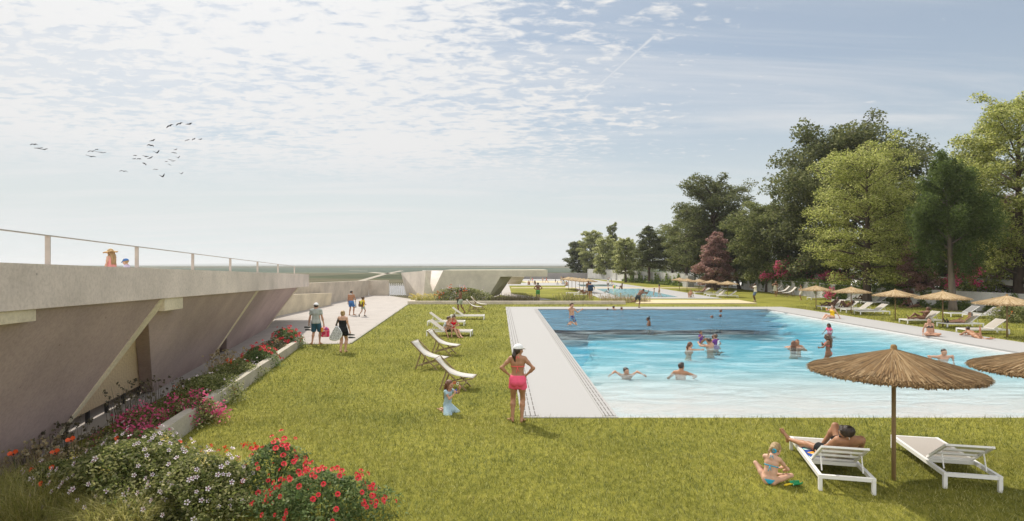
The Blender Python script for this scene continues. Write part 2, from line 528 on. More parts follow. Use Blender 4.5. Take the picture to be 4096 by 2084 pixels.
# -- water: clear, absorbs red with depth, ripples on top; a diffuse layer veils it, its streaks painted like sky light on ripples
def water_mat(name, dens, colr, milky, mcol, refl, bump=.16):
    m, wnt, b, out = nodes(name)
    K = wnt.links.new
    wnt.nodes.remove(b)
    tcw = N(wnt, 'ShaderNodeTexCoord')
    mpw = N(wnt, 'ShaderNodeMapping'); mpw.inputs['Scale'].default_value = (.55, 1.5, 1); mpw.inputs['Rotation'].default_value = (0, 0, R(6))
    K(tcw.outputs['Object'], mpw.inputs[0])
    n1 = N(wnt, 'ShaderNodeTexNoise', i_Scale=.9, i_Detail=6, i_Roughness=.62, i_Distortion=.9)
    n2 = N(wnt, 'ShaderNodeTexNoise', i_Scale=4.5, i_Detail=4, i_Roughness=.6, i_Distortion=.5)
    K(mpw.outputs[0], n1.inputs['Vector']); K(mpw.outputs[0], n2.inputs['Vector'])
    ad = N(wnt, 'ShaderNodeMath', operation='MULTIPLY_ADD'); K(n2.outputs[0], ad.inputs[0]); ad.inputs[1].default_value = .3; K(n1.outputs[0], ad.inputs[2])
    bp = N(wnt, 'ShaderNodeBump', i_Strength=1.0, i_Distance=bump); K(ad.outputs[0], bp.inputs['Height'])
    gl = N(wnt, 'ShaderNodeBsdfGlossy', i_Roughness=.08); gl.inputs['Color'].default_value = (.95, .97, 1, 1); K(bp.outputs[0], gl.inputs['Normal'])
    tr_ = N(wnt, 'ShaderNodeBsdfTransparent')
    df = N(wnt, 'ShaderNodeBsdfDiffuse'); df.inputs['Color'].default_value = c4(mcol)
    rm = ramp(wnt, [(.40, milky[0]), (.52, milky[0] * .65 + milky[1] * .35), (.62, milky[1])]); K(n1.outputs[0], rm.inputs[0])
    m0 = N(wnt, 'ShaderNodeMixShader'); K(rm.outputs[0], m0.inputs[0]); K(tr_.outputs[0], m0.inputs[1]); K(df.outputs[0], m0.inputs[2])
    fr = N(wnt, 'ShaderNodeFresnel', i_IOR=1.33); K(bp.outputs[0], fr.inputs['Normal'])
    mu = N(wnt, 'ShaderNodeMath', operation='MULTIPLY'); K(fr.outputs[0], mu.inputs[0]); mu.inputs[1].default_value = refl
    mx = N(wnt, 'ShaderNodeMixShader'); K(mu.outputs[0], mx.inputs[0]); K(m0.outputs[0], mx.inputs[1]); K(gl.outputs[0], mx.inputs[2])
    K(mx.outputs[0], out.inputs['Surface'])
    if dens:
        va = N(wnt, 'ShaderNodeVolumeAbsorption', i_Density=dens); va.inputs['Color'].default_value = colr
        K(va.outputs[0], out.inputs['Volume'])
    return m


def water_body(name, pts, z, depth, m):
    mb = MB(); slab(mb, pts, z - depth, z)
    return struct(name, mb, m)


M_WATER = water_mat('clear_pool_water', .50, (.22, .80, .925, 1), (.0, .30), (.60, .76, .80), .45)
water_body('water', [(XL(YN) + .004, YN), (XR - .004, YN), (XR - .004, YF_ - .004), (XL(YF_) + .004, YF_ - .004)], -.05, 3.4, M_WATER)
# the deep tank: duller, choppier water over it
dw = MB(); ed = []
for i in range(61):
    y = 31.15 + (YF_ - .01 - 31.15) * i / 60
    ed.append((14.4 + (y - 31) * .34 + .55 * math.sin(y * 1.7) + .4 * math.sin(y * 4.3 + 1) + .25 * math.sin(y * 9.7), y))
fr_ = []
for i in range(81):
    k = i / 80; x = ed[0][0] * (1 - k) + (XL(31.2) + .01) * k
    fr_.append((x, 31.15 + .22 * math.sin(x * 1.3) + .13 * math.sin(x * 3.7)))
lf = [(XL(31.2) + .01, 31.2), (XL(YF_) + .01, YF_ - .01)]
dw.poly([(x, y, -.045) for x, y in fr_[::-1] + ed[1:] + lf[::-1][:1]])
struct('deep_water', dw, water_mat('deep_pool_water', 0, None, (.60, .92), (.095, .205, .29), .50, .34))


# -- the farther pools and their white decks, sandy strips, grass between
def gp(*uv, z=0): return [tuple(G(u, v))[:2] for u, v in uv]


def flat(name, polys, m, z):
    mb = MB()
    for p_ in polys: mb.poly([(x, y, z) for x, y in p_])
    return struct(name, mb, m)


fd = MB()
slab(fd, gp((2402, 1195), (2890, 1195), (2636, 1153.5), (2300, 1153.5), (2335, 1166)), -.02, .03)
slab(fd, gp((2262, 1150.5), (2590, 1150.5), (2300, 1108), (2262, 1108)), -.02, .033)
struct('far_pool_deck', fd, M_DECK)
M_FARW = mat('light_blue_pool_water', (.26, .50, .58), .15, .3, .5, .3, 2.5, spec=.4, stretch=(.5, 1.5, 1))
flat('far_pool_water', [gp((2475, 1189), (2712, 1189), (2559, 1156), (2386, 1157))], M_FARW, .042)
flat('third_pool_water', [gp((2326, 1146), (2480, 1146), (2454, 1138.6), (2309, 1139))], mat('grey_blue_water', (.12, .20, .22), .15, .3, .5, .3, 2), .046)
flat('side_path', [gp((2029, 1137), (2037, 1144), (2045, 1175), (2209, 1199), (2130, 1204.5), (2002, 1180), (1950, 1203), (1900, 1203), (1985, 1137))], M_PAVE, .022)
flat('far_terrace', [gp((1960, 1142.5), (2262, 1142.5), (2270, 1131.5), (1975, 1131.5)), gp((2080, 1124), (2262, 1124), (2262, 1116.5), (2095, 1116.5))], M_DECK, .026)
flat('sand_court', [gp((2108, 1131), (2258, 1131), (2258, 1124.2), (2085, 1124.2))], M_SAND, .024)
flat('sandy_walk', [gp((2045, 1153.3), (2890, 1153.3), (2830, 1150.8), (2045, 1150.8))], M_SAND, .036)
sm = MB(); slab(sm, gp((2540, 1216.5), (3028, 1216.5), (2953, 1203), (2568, 1203)), -.02, .10)
struct('sand_platform', sm, M_SAND)

# -- slot drains along both edges of the near deck: rows of dark slots in a white rail
def drain(name, xf, y0, y1, lab, w=.36):
    t = thing(name, lab, 'drain', (xf(y0), y0, .03))
    a, s_ = MB(), MB()
    o0 = Vector((xf(y0), y0, 0))
    A, B_ = Vector((xf(y0), y0, .006)) - o0, Vector((xf(y1), y1, .006)) - o0
    a.bar(A, B_, w, .012)
    d = (B_ - A); n = Vector((d.y, -d.x, 0)).normalized()
    for k in (-1, 0, 1):
        for i in range(70):
            p0 = A + d * (i / 70) + n * k * w * .30; p1 = A + d * ((i + .8) / 70) + n * k * w * .30
            s_.bar(p0 + Vector((0, 0, .0075)), p1 + Vector((0, 0, .0075)), .022, .004)
    a.build('rail', M_DECK, t); s_.build('slot', mat('dark_slot', (.13, .12, .11), .9), t)


drain('drain_grating', lambda y: XO(y) + .22, 13.1, 47.2, 'long slotted drain along the lawn edge of the white deck')
drain('drain_grating', lambda y: XL(y) - .17, 13.1, 45.0, 'long slotted drain along the water edge of the white deck', .28)

# -- air: far things fade
hb = MB(); hb.box((0, 0, 0), (17000, 12900, 60.5))
m, hnt, b, out = nodes('air'); hnt.nodes.remove(b)
pv_ = N(hnt, 'ShaderNodeVolumePrincipled', i_Density=.00025, i_Anisotropy=.25); pv_.inputs['Color'].default_value = (.94, .97, 1, 1)
hnt.links.new(pv_.outputs[0], out.inputs['Volume'])
hz = hb.build('haze', m); hz.location = (0, 5900, 25.7); hz['kind'] = 'stuff'
# ================================================================== the concrete building on the left
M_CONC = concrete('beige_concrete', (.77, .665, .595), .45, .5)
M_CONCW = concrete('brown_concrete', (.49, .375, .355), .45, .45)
M_CONCL = concrete('light_concrete', (.70, .61, .45), .35, .6)
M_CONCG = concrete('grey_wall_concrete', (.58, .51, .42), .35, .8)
M_DARK = mat('dark_steel', (.035, .033, .033), .6)
m, wnt, b, out = nodes('oak_boards')                            # vertical grain
K = wnt.links.new
b.inputs['Roughness'].default_value = .6
tcw = N(wnt, 'ShaderNodeTexCoord'); mpw = N(wnt, 'ShaderNodeMapping'); mpw.inputs['Scale'].default_value = (5, 5, .35)
K(tcw.outputs['Object'], mpw.inputs[0])
wv = N(wnt, 'ShaderNodeTexWave', wave_type='BANDS', bands_direction='DIAGONAL', i_Scale=2.2, i_Distortion=7, i_Detail=3); K(mpw.outputs[0], wv.inputs['Vector'])
r = ramp(wnt, [(.15, (.70, .52, .33)), (.75, (.86, .68, .46))]); K(wv.outputs['Color'], r.inputs[0]); K(r.outputs[0], b.inputs['Base Color'])
M_OAK = m
bd = Vector((-.2186, .9758, 0)); bn = Vector((.9758, .2186, 0))


def LP(Y, o, z):
    """point at distance Y on the building line, o metres out of the wall foot, height z"""
    return Vector((-6.06 - .224 * Y + 1.0248 * o, Y, z))


def zb(Y): return 2.84 - .0266 * (Y - 7.04)
def zt(Y): return 3.43 - .0204 * (Y - 7.04)


bld = thing('concrete_building', 'long low concrete pavilion with leaning walls and a sloping roof slab on the left', 'building', (-8.42, 10.55, 0))
O = Vector((-8.42, 10.55, 0))


def lp(Y, o, z): return LP(Y, o, z) - O


OV = 1.42
# fascia / roof slab
mb = MB()
Ya, Yb = 1.0, 37.4
vs = []
for Y in (Ya, Yb):
    vs += [lp(Y, OV + .06, zb(Y)), lp(Y, OV + .06, zt(Y)), lp(Y, -.9, zt(Y)), lp(Y, -.9, zb(Y))]
mb.add(vs, [(3, 2, 1, 0), (4, 5, 6, 7), (0, 1, 5, 4), (1, 2, 6, 5), (2, 3, 7, 6), (3, 0, 4, 7)])
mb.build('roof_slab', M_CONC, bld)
# leaning wall piers
T = [10.55, 20.8, 31.0]; PT = [12.3, 21.8, 32.6]


def edge(i, t):
    Y = T[i] + (PT[i] - T[i]) * t
    return lp(Y, OV * t, (zb(Y) - .003) * t)


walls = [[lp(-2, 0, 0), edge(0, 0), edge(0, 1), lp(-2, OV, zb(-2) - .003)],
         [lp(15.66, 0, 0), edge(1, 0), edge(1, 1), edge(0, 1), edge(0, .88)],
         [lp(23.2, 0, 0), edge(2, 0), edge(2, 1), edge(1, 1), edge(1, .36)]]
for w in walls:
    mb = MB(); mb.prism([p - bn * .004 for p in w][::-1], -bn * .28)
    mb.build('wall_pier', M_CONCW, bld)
# slanting edge strips proud of the piers; paler colour stands in for light on them
for i, (w0, w1) in enumerate(((.10, .30), (.05, .26), (.08, .22))):
    mb = MB()
    a0, a1 = edge(i, .0), edge(i, .995)
    mb.prism([a0 + bn * .012, a0 + bd * w0 + bn * .03, a1 + bd * w1 + bn * .05, a1 + bn * .012][::-1], -bn * .3)
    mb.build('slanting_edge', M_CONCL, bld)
# short pale beams under the slab
for y0, y1, h in ((12.45, 13.6, .27), (3.0, 7.8, .16)):
    mb = MB()
    mb.prism([lp(y0, OV + .03, zb(y0) - .004), lp(y1, OV + .03, zb(y1) - .004), lp(y1, OV + .03, zb(y1) - h), lp(y0, OV + .03, zb(y0) - h)], -bn * .5)
    mb.build('beam', M_CONCL, bld)
# timber panels standing on steel legs just behind the openings
for i, Yr, tl, ta, n in ((0, 15.66, .10, .97, 7), (1, 23.2, .10, .5, 4)):
    A, B_ = edge(i, tl), edge(i, ta)
    C_ = lp(Yr + 1.2, OV * A.z / zb(Yr), A.z)
    D_ = lp(Yr - 1.0, OV * B_.z / zb(Yr), B_.z)
    off = -bn * .32
    mb = MB(); mb.prism([A + off - bd * .8, C_ + off, D_ + off, B_ + off - bd * .8], -bn * .05)
    mb.build('timber_panel', M_OAK, bld)
    for k in range(n):
        q = A.lerp(C_, (k + .2) / n) + off - bn * .03
        mb = MB(); mb.bar((q.x, q.y, -.02), (q.x, q.y, q.z + .04), .07, .05); mb.build('steel_leg', M_DARK, bld)
# body behind: back wall, room floor and roof terrace
mb = MB()
for y0, y1, o0, o1, z0, z1 in ((-2, 30.6, -14, -3.2, 0, 2.25),):
    vs = [lp(y, o, z) for y in (y0, y1) for o, z in ((o0, z0), (o1, z0), (o1, z1), (o0, z1))]
    mb.add(vs, [(0, 1, 2, 3), (7, 6, 5, 4), (0, 4, 5, 1), (1, 5, 6, 2), (2, 6, 7, 3), (3, 7, 4, 0)])
mb.build('back_wall', M_CONCG, bld)
mb = MB(); z0, z1 = 2.26, 2.40
vs = [lp(y, o, z) for y in (-2, 36.8) for o, z in ((-14, z0), (-.91, z0), (-.91, z1), (-14, z1))]
mb.add(vs, [(0, 1, 2, 3), (7, 6, 5, 4), (0, 4, 5, 1), (1, 5, 6, 2), (2, 6, 7, 3), (3, 7, 4, 0)])
mb.build('roof_terrace', M_CONCG, bld)

# guard rail on the roof edge
rl = thing('guard_rail', 'thin beige guard rail on flat posts along the roof edge', 'railing', tuple(LP(8.35, 1.3, zt(8.35))))
RO = LP(8.35, 1.3, zt(8.35))
M_RAIL = mat('beige_metal', (.46, .41, .36), .5)
ry = [5.2, 8.35, 11.4, 14.8, 18.5, 22.6, 27.1, 32.3]
mb = MB()
for a, b_ in zip([1.2] + ry, ry):
    mb.bar(LP(a, 1.3, zt(a) + .415) - RO, LP(b_, 1.3, zt(b_) + .415) - RO, .03, .016)
mb.build('top_rail', M_RAIL, rl)
for y in ry:
    mb = MB(); p = LP(y, 1.3, zt(y)) - RO
    mb.bar(p - Vector((0, 0, .002)), p + Vector((0, 0, .41)), .065, .02, up=tuple(bd))
    mb.build('post', M_RAIL, rl)

# ================================================================== walls round the forecourt
def wall(name, a, b_, h0, h1, th, m, lab, lean=0.0, cat='wall'):
    a, b_ = Vector(a), Vector(b_)
    d = (b_ - a).normalized(); n = Vector((d.y, -d.x, 0))
    mb = MB()
    A, B_ = Vector((0, 0, 0)), b_ - a
    vs = []
    for p, h in ((A, h0), (B_, h1)):
        vs += [p, p + n * lean + Vector((0, 0, h)), p + n * (lean - th) + Vector((0, 0, h)), p - n * th]
    mb.add(vs, [(0, 1, 2, 3), (7, 6, 5, 4), (0, 4, 5, 1), (1, 5, 6, 2), (2, 6, 7, 3), (3, 7, 4, 0)])
    o = mb.build(name, m); o.location = a
    return tag(o, lab, cat)


wall('retaining_wall', (-15.6, 36.0, 0), (-15.4, 49.9, 0), 1.52, 1.02, .4, M_CONCL, 'lower beige retaining wall beside the path nearest the building', lean=.12)
wall('retaining_wall', (-16.35, 44, 0), (-15.95, 65.3, 0), 2.0, 1.68, .4, M_CONCG, 'taller beige concrete wall along the far left side of the path', lean=.12)
wall('end_wall', (-15.9, 65.32, 0), (-13.75, 65.5, 0), 1.68, 1.66, .4, M_CONCG, 'short beige wall facing down the path beside the barred gate')
g = thing('barred_gate', 'gate of white upright bars at the end of the path', 'gate', (-13.7, 65.5, 0))
mb = MB(); mb.bar((0, 0, .09), (2.05, 0, .09), .04, .04); mb.bar((0, 0, 1.25), (2.05, 0, 1.25), .03, .03); mb.bar((.015, 0, 0), (.015, 0, 1.3), .03, .05); mb.bar((2.035, 0, 0), (2.035, 0, 1.3), .03, .05); mb.build('gate_frame', mat('white_paint', (.78, .77, .74), .45, .03), g)
M_WHITE = MATS['white_paint']
for k in range(9):
    mb = MB(); x = .06 + k * .24; mb.bar((x, 0, .0), (x, 0, 1.36), .06, .045); mb.build('bar', M_WHITE, g)

# ================================================================== pavilion in the middle distance
pv = thing('far_pavilion', 'low concrete pavilion with a V notch and a cantilevered roof beyond the lawn', 'building', (0, 55.9, 0))
PO = Vector((0, 55.9, 0))
def pp(u, v, Y): return P(u, v, Y) - PO
YP = 55.9
M_PAV = concrete('pavilion_concrete', (.57, .53, .42), .3, .7)
# main facade, leaning piers either side of the notch
mb = MB()
mb.prism([pp(1725, 1205, YP), pp(1949, 1200, YP), pp(1949, 1194, YP), pp(2002, 1106.5, YP), pp(2190, 1106.4, YP), pp(2190, 1080, YP), pp(1773, 1081, YP), pp(1729, 1172, YP)][::-1], (0, 7, 0))
mb.build('wall', M_PAV, pv)
mb = MB()
mb.prism([pp(1692, 1204, YP), pp(1725, 1205, YP), pp(1729, 1172, YP), pp(1703, 1082.5, YP)][::-1], (0, .5, 0))
mb.build('corner_pier', concrete('pier_concrete', (.55, .51, .41), .3, .7), pv)
mb = MB()                                                        # left flank turning away
a, b_, c_, d_ = pp(1692, 1204, YP + .01), pp(1703, 1082.5, YP + .01), pp(1604, 1090.6, 64.5), pp(1626, 1183.5, 64.5)
mb.prism([a, b_, c_, d_], (.5, .25, 0)); mb.build('flank_wall', concrete('flank_concrete', (.60, .54, .46), .3, .7), pv)
mb = MB()                                                        # inner face of the notch, its pale colour standing in for sunlight
mb.prism([pp(1690, 1082, YP + 4), pp(1790, 1082, YP + 4), pp(1742, 1200, YP + .25), pp(1716, 1200, YP + .25)], (0, .3, 0))
mb.build('notch_face', concrete('pale_concrete', (.84, .77, .70), .15, .8), pv)
mb = MB()
mb.prism([pp(2002, 1106.2, YP + .2), pp(2048, 1106.4, YP + 2.5), pp(1999, 1178, YP + 5), pp(1949, 1194.5, YP + .2)][::-1], (-.4, .3, 0))
mb.build('reveal', M_PAV, pv)
mb = MB()
mb.prism([pp(2046, 1106.8, YP + 7.2), pp(2098, 1106.8, YP + 7.2), pp(2082, 1137, YP + 15), pp(2028, 1137, YP + 15)][::-1], (0, 1.5, 0))
mb.build('rear_pier', concrete('pale_concrete', (.62, .56, .50)), pv)
mb = MB(); mb.box((-2.2, 3.5, 2.86), (7.6, 6.8, .08)); mb.build('roof', M_CONCG, pv)
# low planter wall in front of the pavilion
kw = MB(); kw.box((0, 0, .14), (22.2 - 3.4, .5, .28))
o = kw.build('planter_wall', M_CONCG); o.location = (-9.0 + 9.4, 50.9, 0); tag(o, 'long low concrete planter wall between the near lawn and the far pavilion', 'wall')
kw = MB(); kw.box((0, 0, .14), (.5, 5.0, .28)); o = kw.build('planter_wall', M_CONCG); o.location = (-8.75, 53.7, 0)
tag(o, 'short end piece of the low planter wall meeting the path', 'wall')

# planter wall along the near plants
a, b_ = Vector((-6.35, 9.7, 0)), Vector((-9.1, 25.0, 0))
wall('planter_wall', b_, a, .30, .42, .2, concrete('planter_concrete', (.50, .46, .38), .2, .9), 'low concrete planter wall running diagonally along the flower bed on the left')

# ================================================================== boundary walls on the right
M_BW = concrete('boundary_concrete', (.50, .49, .46), .15, .6)
bw = [(36.6, 36.0), (35.4, 41.0), (33.6, 47), (32.2, 52.5), (31.9, 60), (32.0, 70), (32.2, 82.0)]
for i in range(len(bw) - 1):
    pass
mb = MB()
hs = [1.36, 1.38, 1.42, 1.46, 1.55, 1.6, 1.7]
o0 = Vector((32.2, 52.5, 0))
for side in (0, 1):
    for i in range(len(bw) - 1):
        A, B_ = Vector((*bw[i], 0)) - o0, Vector((*bw[i + 1], 0)) - o0
        e = Vector((.3 * side, 0, 0))
        q = [A + e, B_ + e, B_ + e + Vector((0, 0, hs[i + 1])), A + e + Vector((0, 0, hs[i]))]
        mb.poly(q if side else q[::-1])
for i in range(len(bw) - 1):
    A, B_ = Vector((*bw[i], hs[i])) - o0, Vector((*bw[i + 1], hs[i + 1])) - o0
    mb.quad(A, A + Vector((.3, 0, 0)), B_ + Vector((.3, 0, 0)), B_)
A = Vector((*bw[-1], 0)) - o0; e = Vector((.3, 0, 0)); z = Vector((0, 0, hs[-1])); mb.quad(A, A + z, A + z + e, A + e)
o = mb.build('boundary_wall', M_BW); o.location = o0; tag(o, 'long grey boundary wall with climbing plants behind the sun loungers on the right', 'wall')
wall('boundary_wall', tuple(G(2462, 1120.5)), tuple(G(2740, 1146)), 2.3, 2.0, .3, M_BW, 'distant ivy covered grey wall behind the second pool')
wall('gate_pillar', tuple(G(2730, 1147)), tuple(G(2752, 1148.5)), 1.75, 1.72, 1.0, M_BW, 'thick grey wall end at the left of the distant gate')
wall('boundary_wall', tuple(G(2350, 1112)), tuple(G(2462, 1121)), 2.4, 2.3, .3, M_BW, 'bare pale grey wall under the farthest trees')
wall('park_wall', tuple(G(2080, 1116.5)), tuple(G(2350, 1116.5)), 3.4 - 31 * 141.4 / 2350, 3.4 - 32 * 141.4 / 2350, .4, concrete('dark_grey_concrete', (.30, .28, .265), .1, .3), 'plain dark grey wall closing the park at the far end')
g = thing('barred_gate', 'distant gate of thin upright bars under the trees', 'gate', tuple(G(2752, 1149)))
gA, gB = Vector((0, 0, 0)), G(2880, 1150.5) - G(2752, 1149)
mb = MB(); mb.bar(gA + Vector((0, 0, .1)), gB + Vector((0, 0, .1)), .05, .05); mb.bar(gA + Vector((0, 0, 1.45)), gB + Vector((0, 0, 1.45)), .05, .05); mb.bar(gA, gA + Vector((0, 0, 1.5)), .08, .08); mb.bar(gB, gB + Vector((0, 0, 1.5)), .08, .08); mb.build('gate_frame', mat('grey_metal', (.3, .3, .29), .5), g)
for k in range(18):
    mb = MB(); q = gA.lerp(gB, (k + .5) / 18); mb.bar(q, q + Vector((0, 0, 1.5)), .05, .05); mb.build('bar', MATS['grey_metal'], g)
# bright street outside the gate
fs = MB(); q = G(2700, 1143); fs.quad((33, 84, .02), (90, 84, .02), (90, 190, .02), (20, 140, .02)); struct('street', fs, mat('pale_street', (.66, .65, .62), .9))
for a, b_, h, lab in ((G(2600, 1112), G(2900, 1118), 5.0, 'white rendered house wall glimpsed behind the trees at the gate'), (G(2905, 1120), G(3060, 1126), 3.2, 'pale low building behind the wall by the leaning tree')):
    t = thing('white_house', lab, 'building', (a.x + 8, a.y + 14, 0)); d = b_ - a
    mb = MB(); mb.prism([(0, 0, 0), (d.x, d.y, 0), (d.x, d.y, h), (0, 0, h)][::-1], (2, 8, 0)); mb.build('wall', mat('white_render', (.78, .77, .74), .8), t)
    mb = MB(); mb.prism([(-.3, -.3, h), (d.x + .3, d.y - .3, h), (d.x + .3, d.y - .3, h + .15), (-.3, -.3, h + .15)][::-1], (2, 8.6, 0)); mb.build('roof', M_CONCG, t)

# stepped concrete pergolas
M_PERG = concrete('pergola_concrete', (.52, .51, .45), .1, .8)
def pergola(pts, lab):
    """pts: (u, v_top, v_bot, Y) along the roof edge; the beam steps at each point"""
    O_ = Vector((P(pts[0][0], pts[0][2], pts[0][3]).x, pts[0][3], 0))
    t = thing('pergola', lab, 'pergola', tuple(O_))
    for (u0, a0, b0, y0), (u1, a1, b1, y1) in zip(pts, pts[1:]):
        mb = MB()
        A, B_ = P(u0, b0, y0) - O_, P(u1, b1, y1) - O_
        h0, h1 = (b0 - a0) * y0 / F, (b1 - a1) * y1 / F
        mb.prism([A, B_, B_ + Vector((0, 0, h1)), A + Vector((0, 0, h0))][::-1], (1.3, .5, 0)); mb.build('roof_beam', M_PERG, t)
        q = A.lerp(B_, .5) + Vector((2.2, .9, 0))
        mb = MB(); mb.bar((q.x, q.y, 0), (q.x, q.y, q.z), .25, .25); mb.build('pillar', M_PERG, t)
        mb = MB(); mb.bar(q + Vector((-2.0, -.7, .10)), q + Vector((1.2, .5, .10)), .2, .18); mb.build('cross_beam', M_PERG, t)


pergola([(3455, 1098, 1106, 60), (3560, 1102, 1114, 58), (3665, 1106, 1120, 55.5), (3800, 1111, 1128, 52.5), (4000, 1120, 1143, 48.5), (4140, 1126, 1152, 46.5)], 'stepped pale concrete pergola over the wall at the right')
pergola([(2845, 1084.5, 1090, 90), (2910, 1086, 1097, 88), (3000, 1087.5, 1099.5, 84), (3110, 1091, 1104, 78), (3210, 1096, 1110, 72), (3335, 1099, 1115, 66)], 'stepped pale concrete pergola with pink blossom behind the far wall')
# ================================================================== sun loungers
def mesh_fabric(name, col, a):
    m, fnt, b, out = nodes(name)
    b.inputs['Base Color'].default_value = c4(col); b.inputs['Roughness'].default_value = .8; b.inputs['Specular IOR Level'].default_value = .15
    t = N(fnt, 'ShaderNodeBsdfTransparent'); tl = N(fnt, 'ShaderNodeBsdfTranslucent'); tl.inputs[0].default_value = c4(col)
    m1 = N(fnt, 'ShaderNodeMixShader'); m1.inputs[0].default_value = .3; m2 = N(fnt, 'ShaderNodeMixShader'); m2.inputs[0].default_value = a
    fnt.links.new(b.outputs[0], m1.inputs[1]); fnt.links.new(tl.outputs[0], m1.inputs[2])
    fnt.links.new(m1.outputs[0], m2.inputs[1]); fnt.links.new(t.outputs[0], m2.inputs[2]); fnt.links.new(m2.outputs[0], out.inputs['Surface'])
    MATS[name] = m
    return m


M_SLING = mesh_fabric('beige_mesh_fabric', (.60, .55, .50), .10)
M_SLINGT = mesh_fabric('open_mesh_fabric', (.42, .40, .34), .42)
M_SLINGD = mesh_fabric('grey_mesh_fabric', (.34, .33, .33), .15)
M_FRAME = mat('white_powder_coat', (.80, .79, .76), .35, .02, 3, spec=.5)
LH = .26


def make_lounger(label, ang=33, fabric=None, back=None, Lg=2.05, wd=.72):
    fabric = fabric or M_SLING; back = back or fabric
    t = thing('sun_lounger', label, 'sun lounger', group=None)
    w = wd / 2
    f = MB()
    for s in (-1, 1): f.bar((0, s * w, LH - .03), (Lg, s * w, LH - .03), .05, .06)
    for x in (.03, 1.33, Lg - .03): f.bar((x, -w + .027, LH - .031), (x, w - .027, LH - .031), .05, .055)
    f.build('frame', M_FRAME, t)
    for x in (.03, Lg - .03):
        for s in (-1, 1):
            l = MB(); l.bar((x, s * w, -.01), (x, s * w, LH - .062), .052, .052, up=(1, 0, 0)); l.build('leg', M_FRAME, t)
    b = MB(); b.box((.68, 0, LH - .012), (1.24, wd - .06, .012)); b.build('bed', fabric, t)
    ca, sa = math.cos(R(ang)), math.sin(R(ang)); bl = .76
    px_, pz = 1.31, LH + .01
    def bp(q, y, o=0): return Vector((px_ + q * ca - o * sa, y, pz + q * sa + o * ca))
    k = MB()
    for s in (-1, 1): k.bar(bp(0, s * (w - .05)), bp(bl, s * (w - .05)), .035, .035, up=(-sa, 0, ca))
    for q in (.02, .27, .50, bl - .02): k.bar(bp(q, -w + .068), bp(q, w - .068), .035, .03, up=(-sa, 0, ca))
    br = k.build('backrest', M_FRAME, t)
    fb = MB(); fb.quad(bp(.02, -w + .05, .019), bp(bl - .01, -w + .05, .019), bp(bl - .01, w - .05, .019), bp(.02, w - .05, .019)); fb.build('backrest_fabric', back, br)
    for s in (-1, 1):
        q = MB(); q.tube([bp(.48, s * (w - .075), -.02), (px_ + .50, s * (w - .075), LH - .01)], .011, 6); q.build('prop', M_FRAME, t)
    return t


def lounger_at(proto, uv, rz, label, group, first, off=(0, 0), sc=1.0):
    """uv: ground sight of the foot-end leg nearest the viewer; the lounger points along rz"""
    p = G(*uv)
    y0 = -.36 if first else .36
    d = Matrix.Rotation(rz, 3, 'Z') @ Vector((.03, y0, 0))
    loc = (p.x - d.x * sc, p.y - d.y * sc, .01)
    o = dup(proto, loc, rz, label, group, sc)
    return o


def park(proto):
    """a prototype takes its first place in the scene instead of being copied"""
    return proto


USED = set()


def place(proto, loc, rz, label, group=None, scale=None):
    """the first time moves the prototype itself, afterwards copies it with its parts"""
    if proto.name not in USED:
        USED.add(proto.name)
        proto.location = loc; proto.rotation_euler = (0, 0, rz)
        if scale is not None: proto.scale = (scale,) * 3 if not hasattr(scale, '__len__') else scale
        proto['label'] = label
        if group: proto['group'] = group
        return proto
    return dup(proto, loc, rz, label, group, scale)


PROTO_F = make_lounger('x', 31, back=M_SLINGT)
PROTO_L = make_lounger('x', 36)
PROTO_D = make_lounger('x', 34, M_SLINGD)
GF = 'white loungers in the foreground'; GL_ = 'white loungers on the lawn left of the pool'; GR = 'loungers along the right side of the pool'; GB = 'shaded loungers by the boundary wall'; GZ = 'loungers by the second pool'
# foreground pair: foot ends point away, backrests towards the viewer
FL = []
for (nl, nr, fl), lab in ((((3281, 1969), (3493, 1976), (3161, 1800)), 'foreground white sun lounger with a man lying on a patterned towel'),
                          (((3781, 1960), (3998, 1967), (3569, 1797)), 'empty foreground white sun lounger to the right of the big parasol pole')):
    a, b_, c_ = G(*nl), G(*nr), G(*fl)
    d = (a - c_).normalized(); rz = math.atan2(d.y, d.x)
    n = Vector((-d.y, d.x, 0))                                      # lounger +y
    mid = (a + b_) / 2
    loc = mid - d * 2.02
    FL.append(place(PROTO_F, (loc.x, loc.y, -.005), rz, lab, GF))


def lay(proto, uv, rz, lab, grp, sc=1.0, head_left=False):
    p = G(*uv)
    # +x runs to the head; the near long side is local -y when the head is to the right, +y when it is to the left
    d = Matrix.Rotation(rz, 3, 'Z') @ Vector((.03, .36 if head_left else -.36, 0)) * sc
    return place(proto, (p.x - d.x, p.y - d.y, 0), rz, lab, grp, sc)


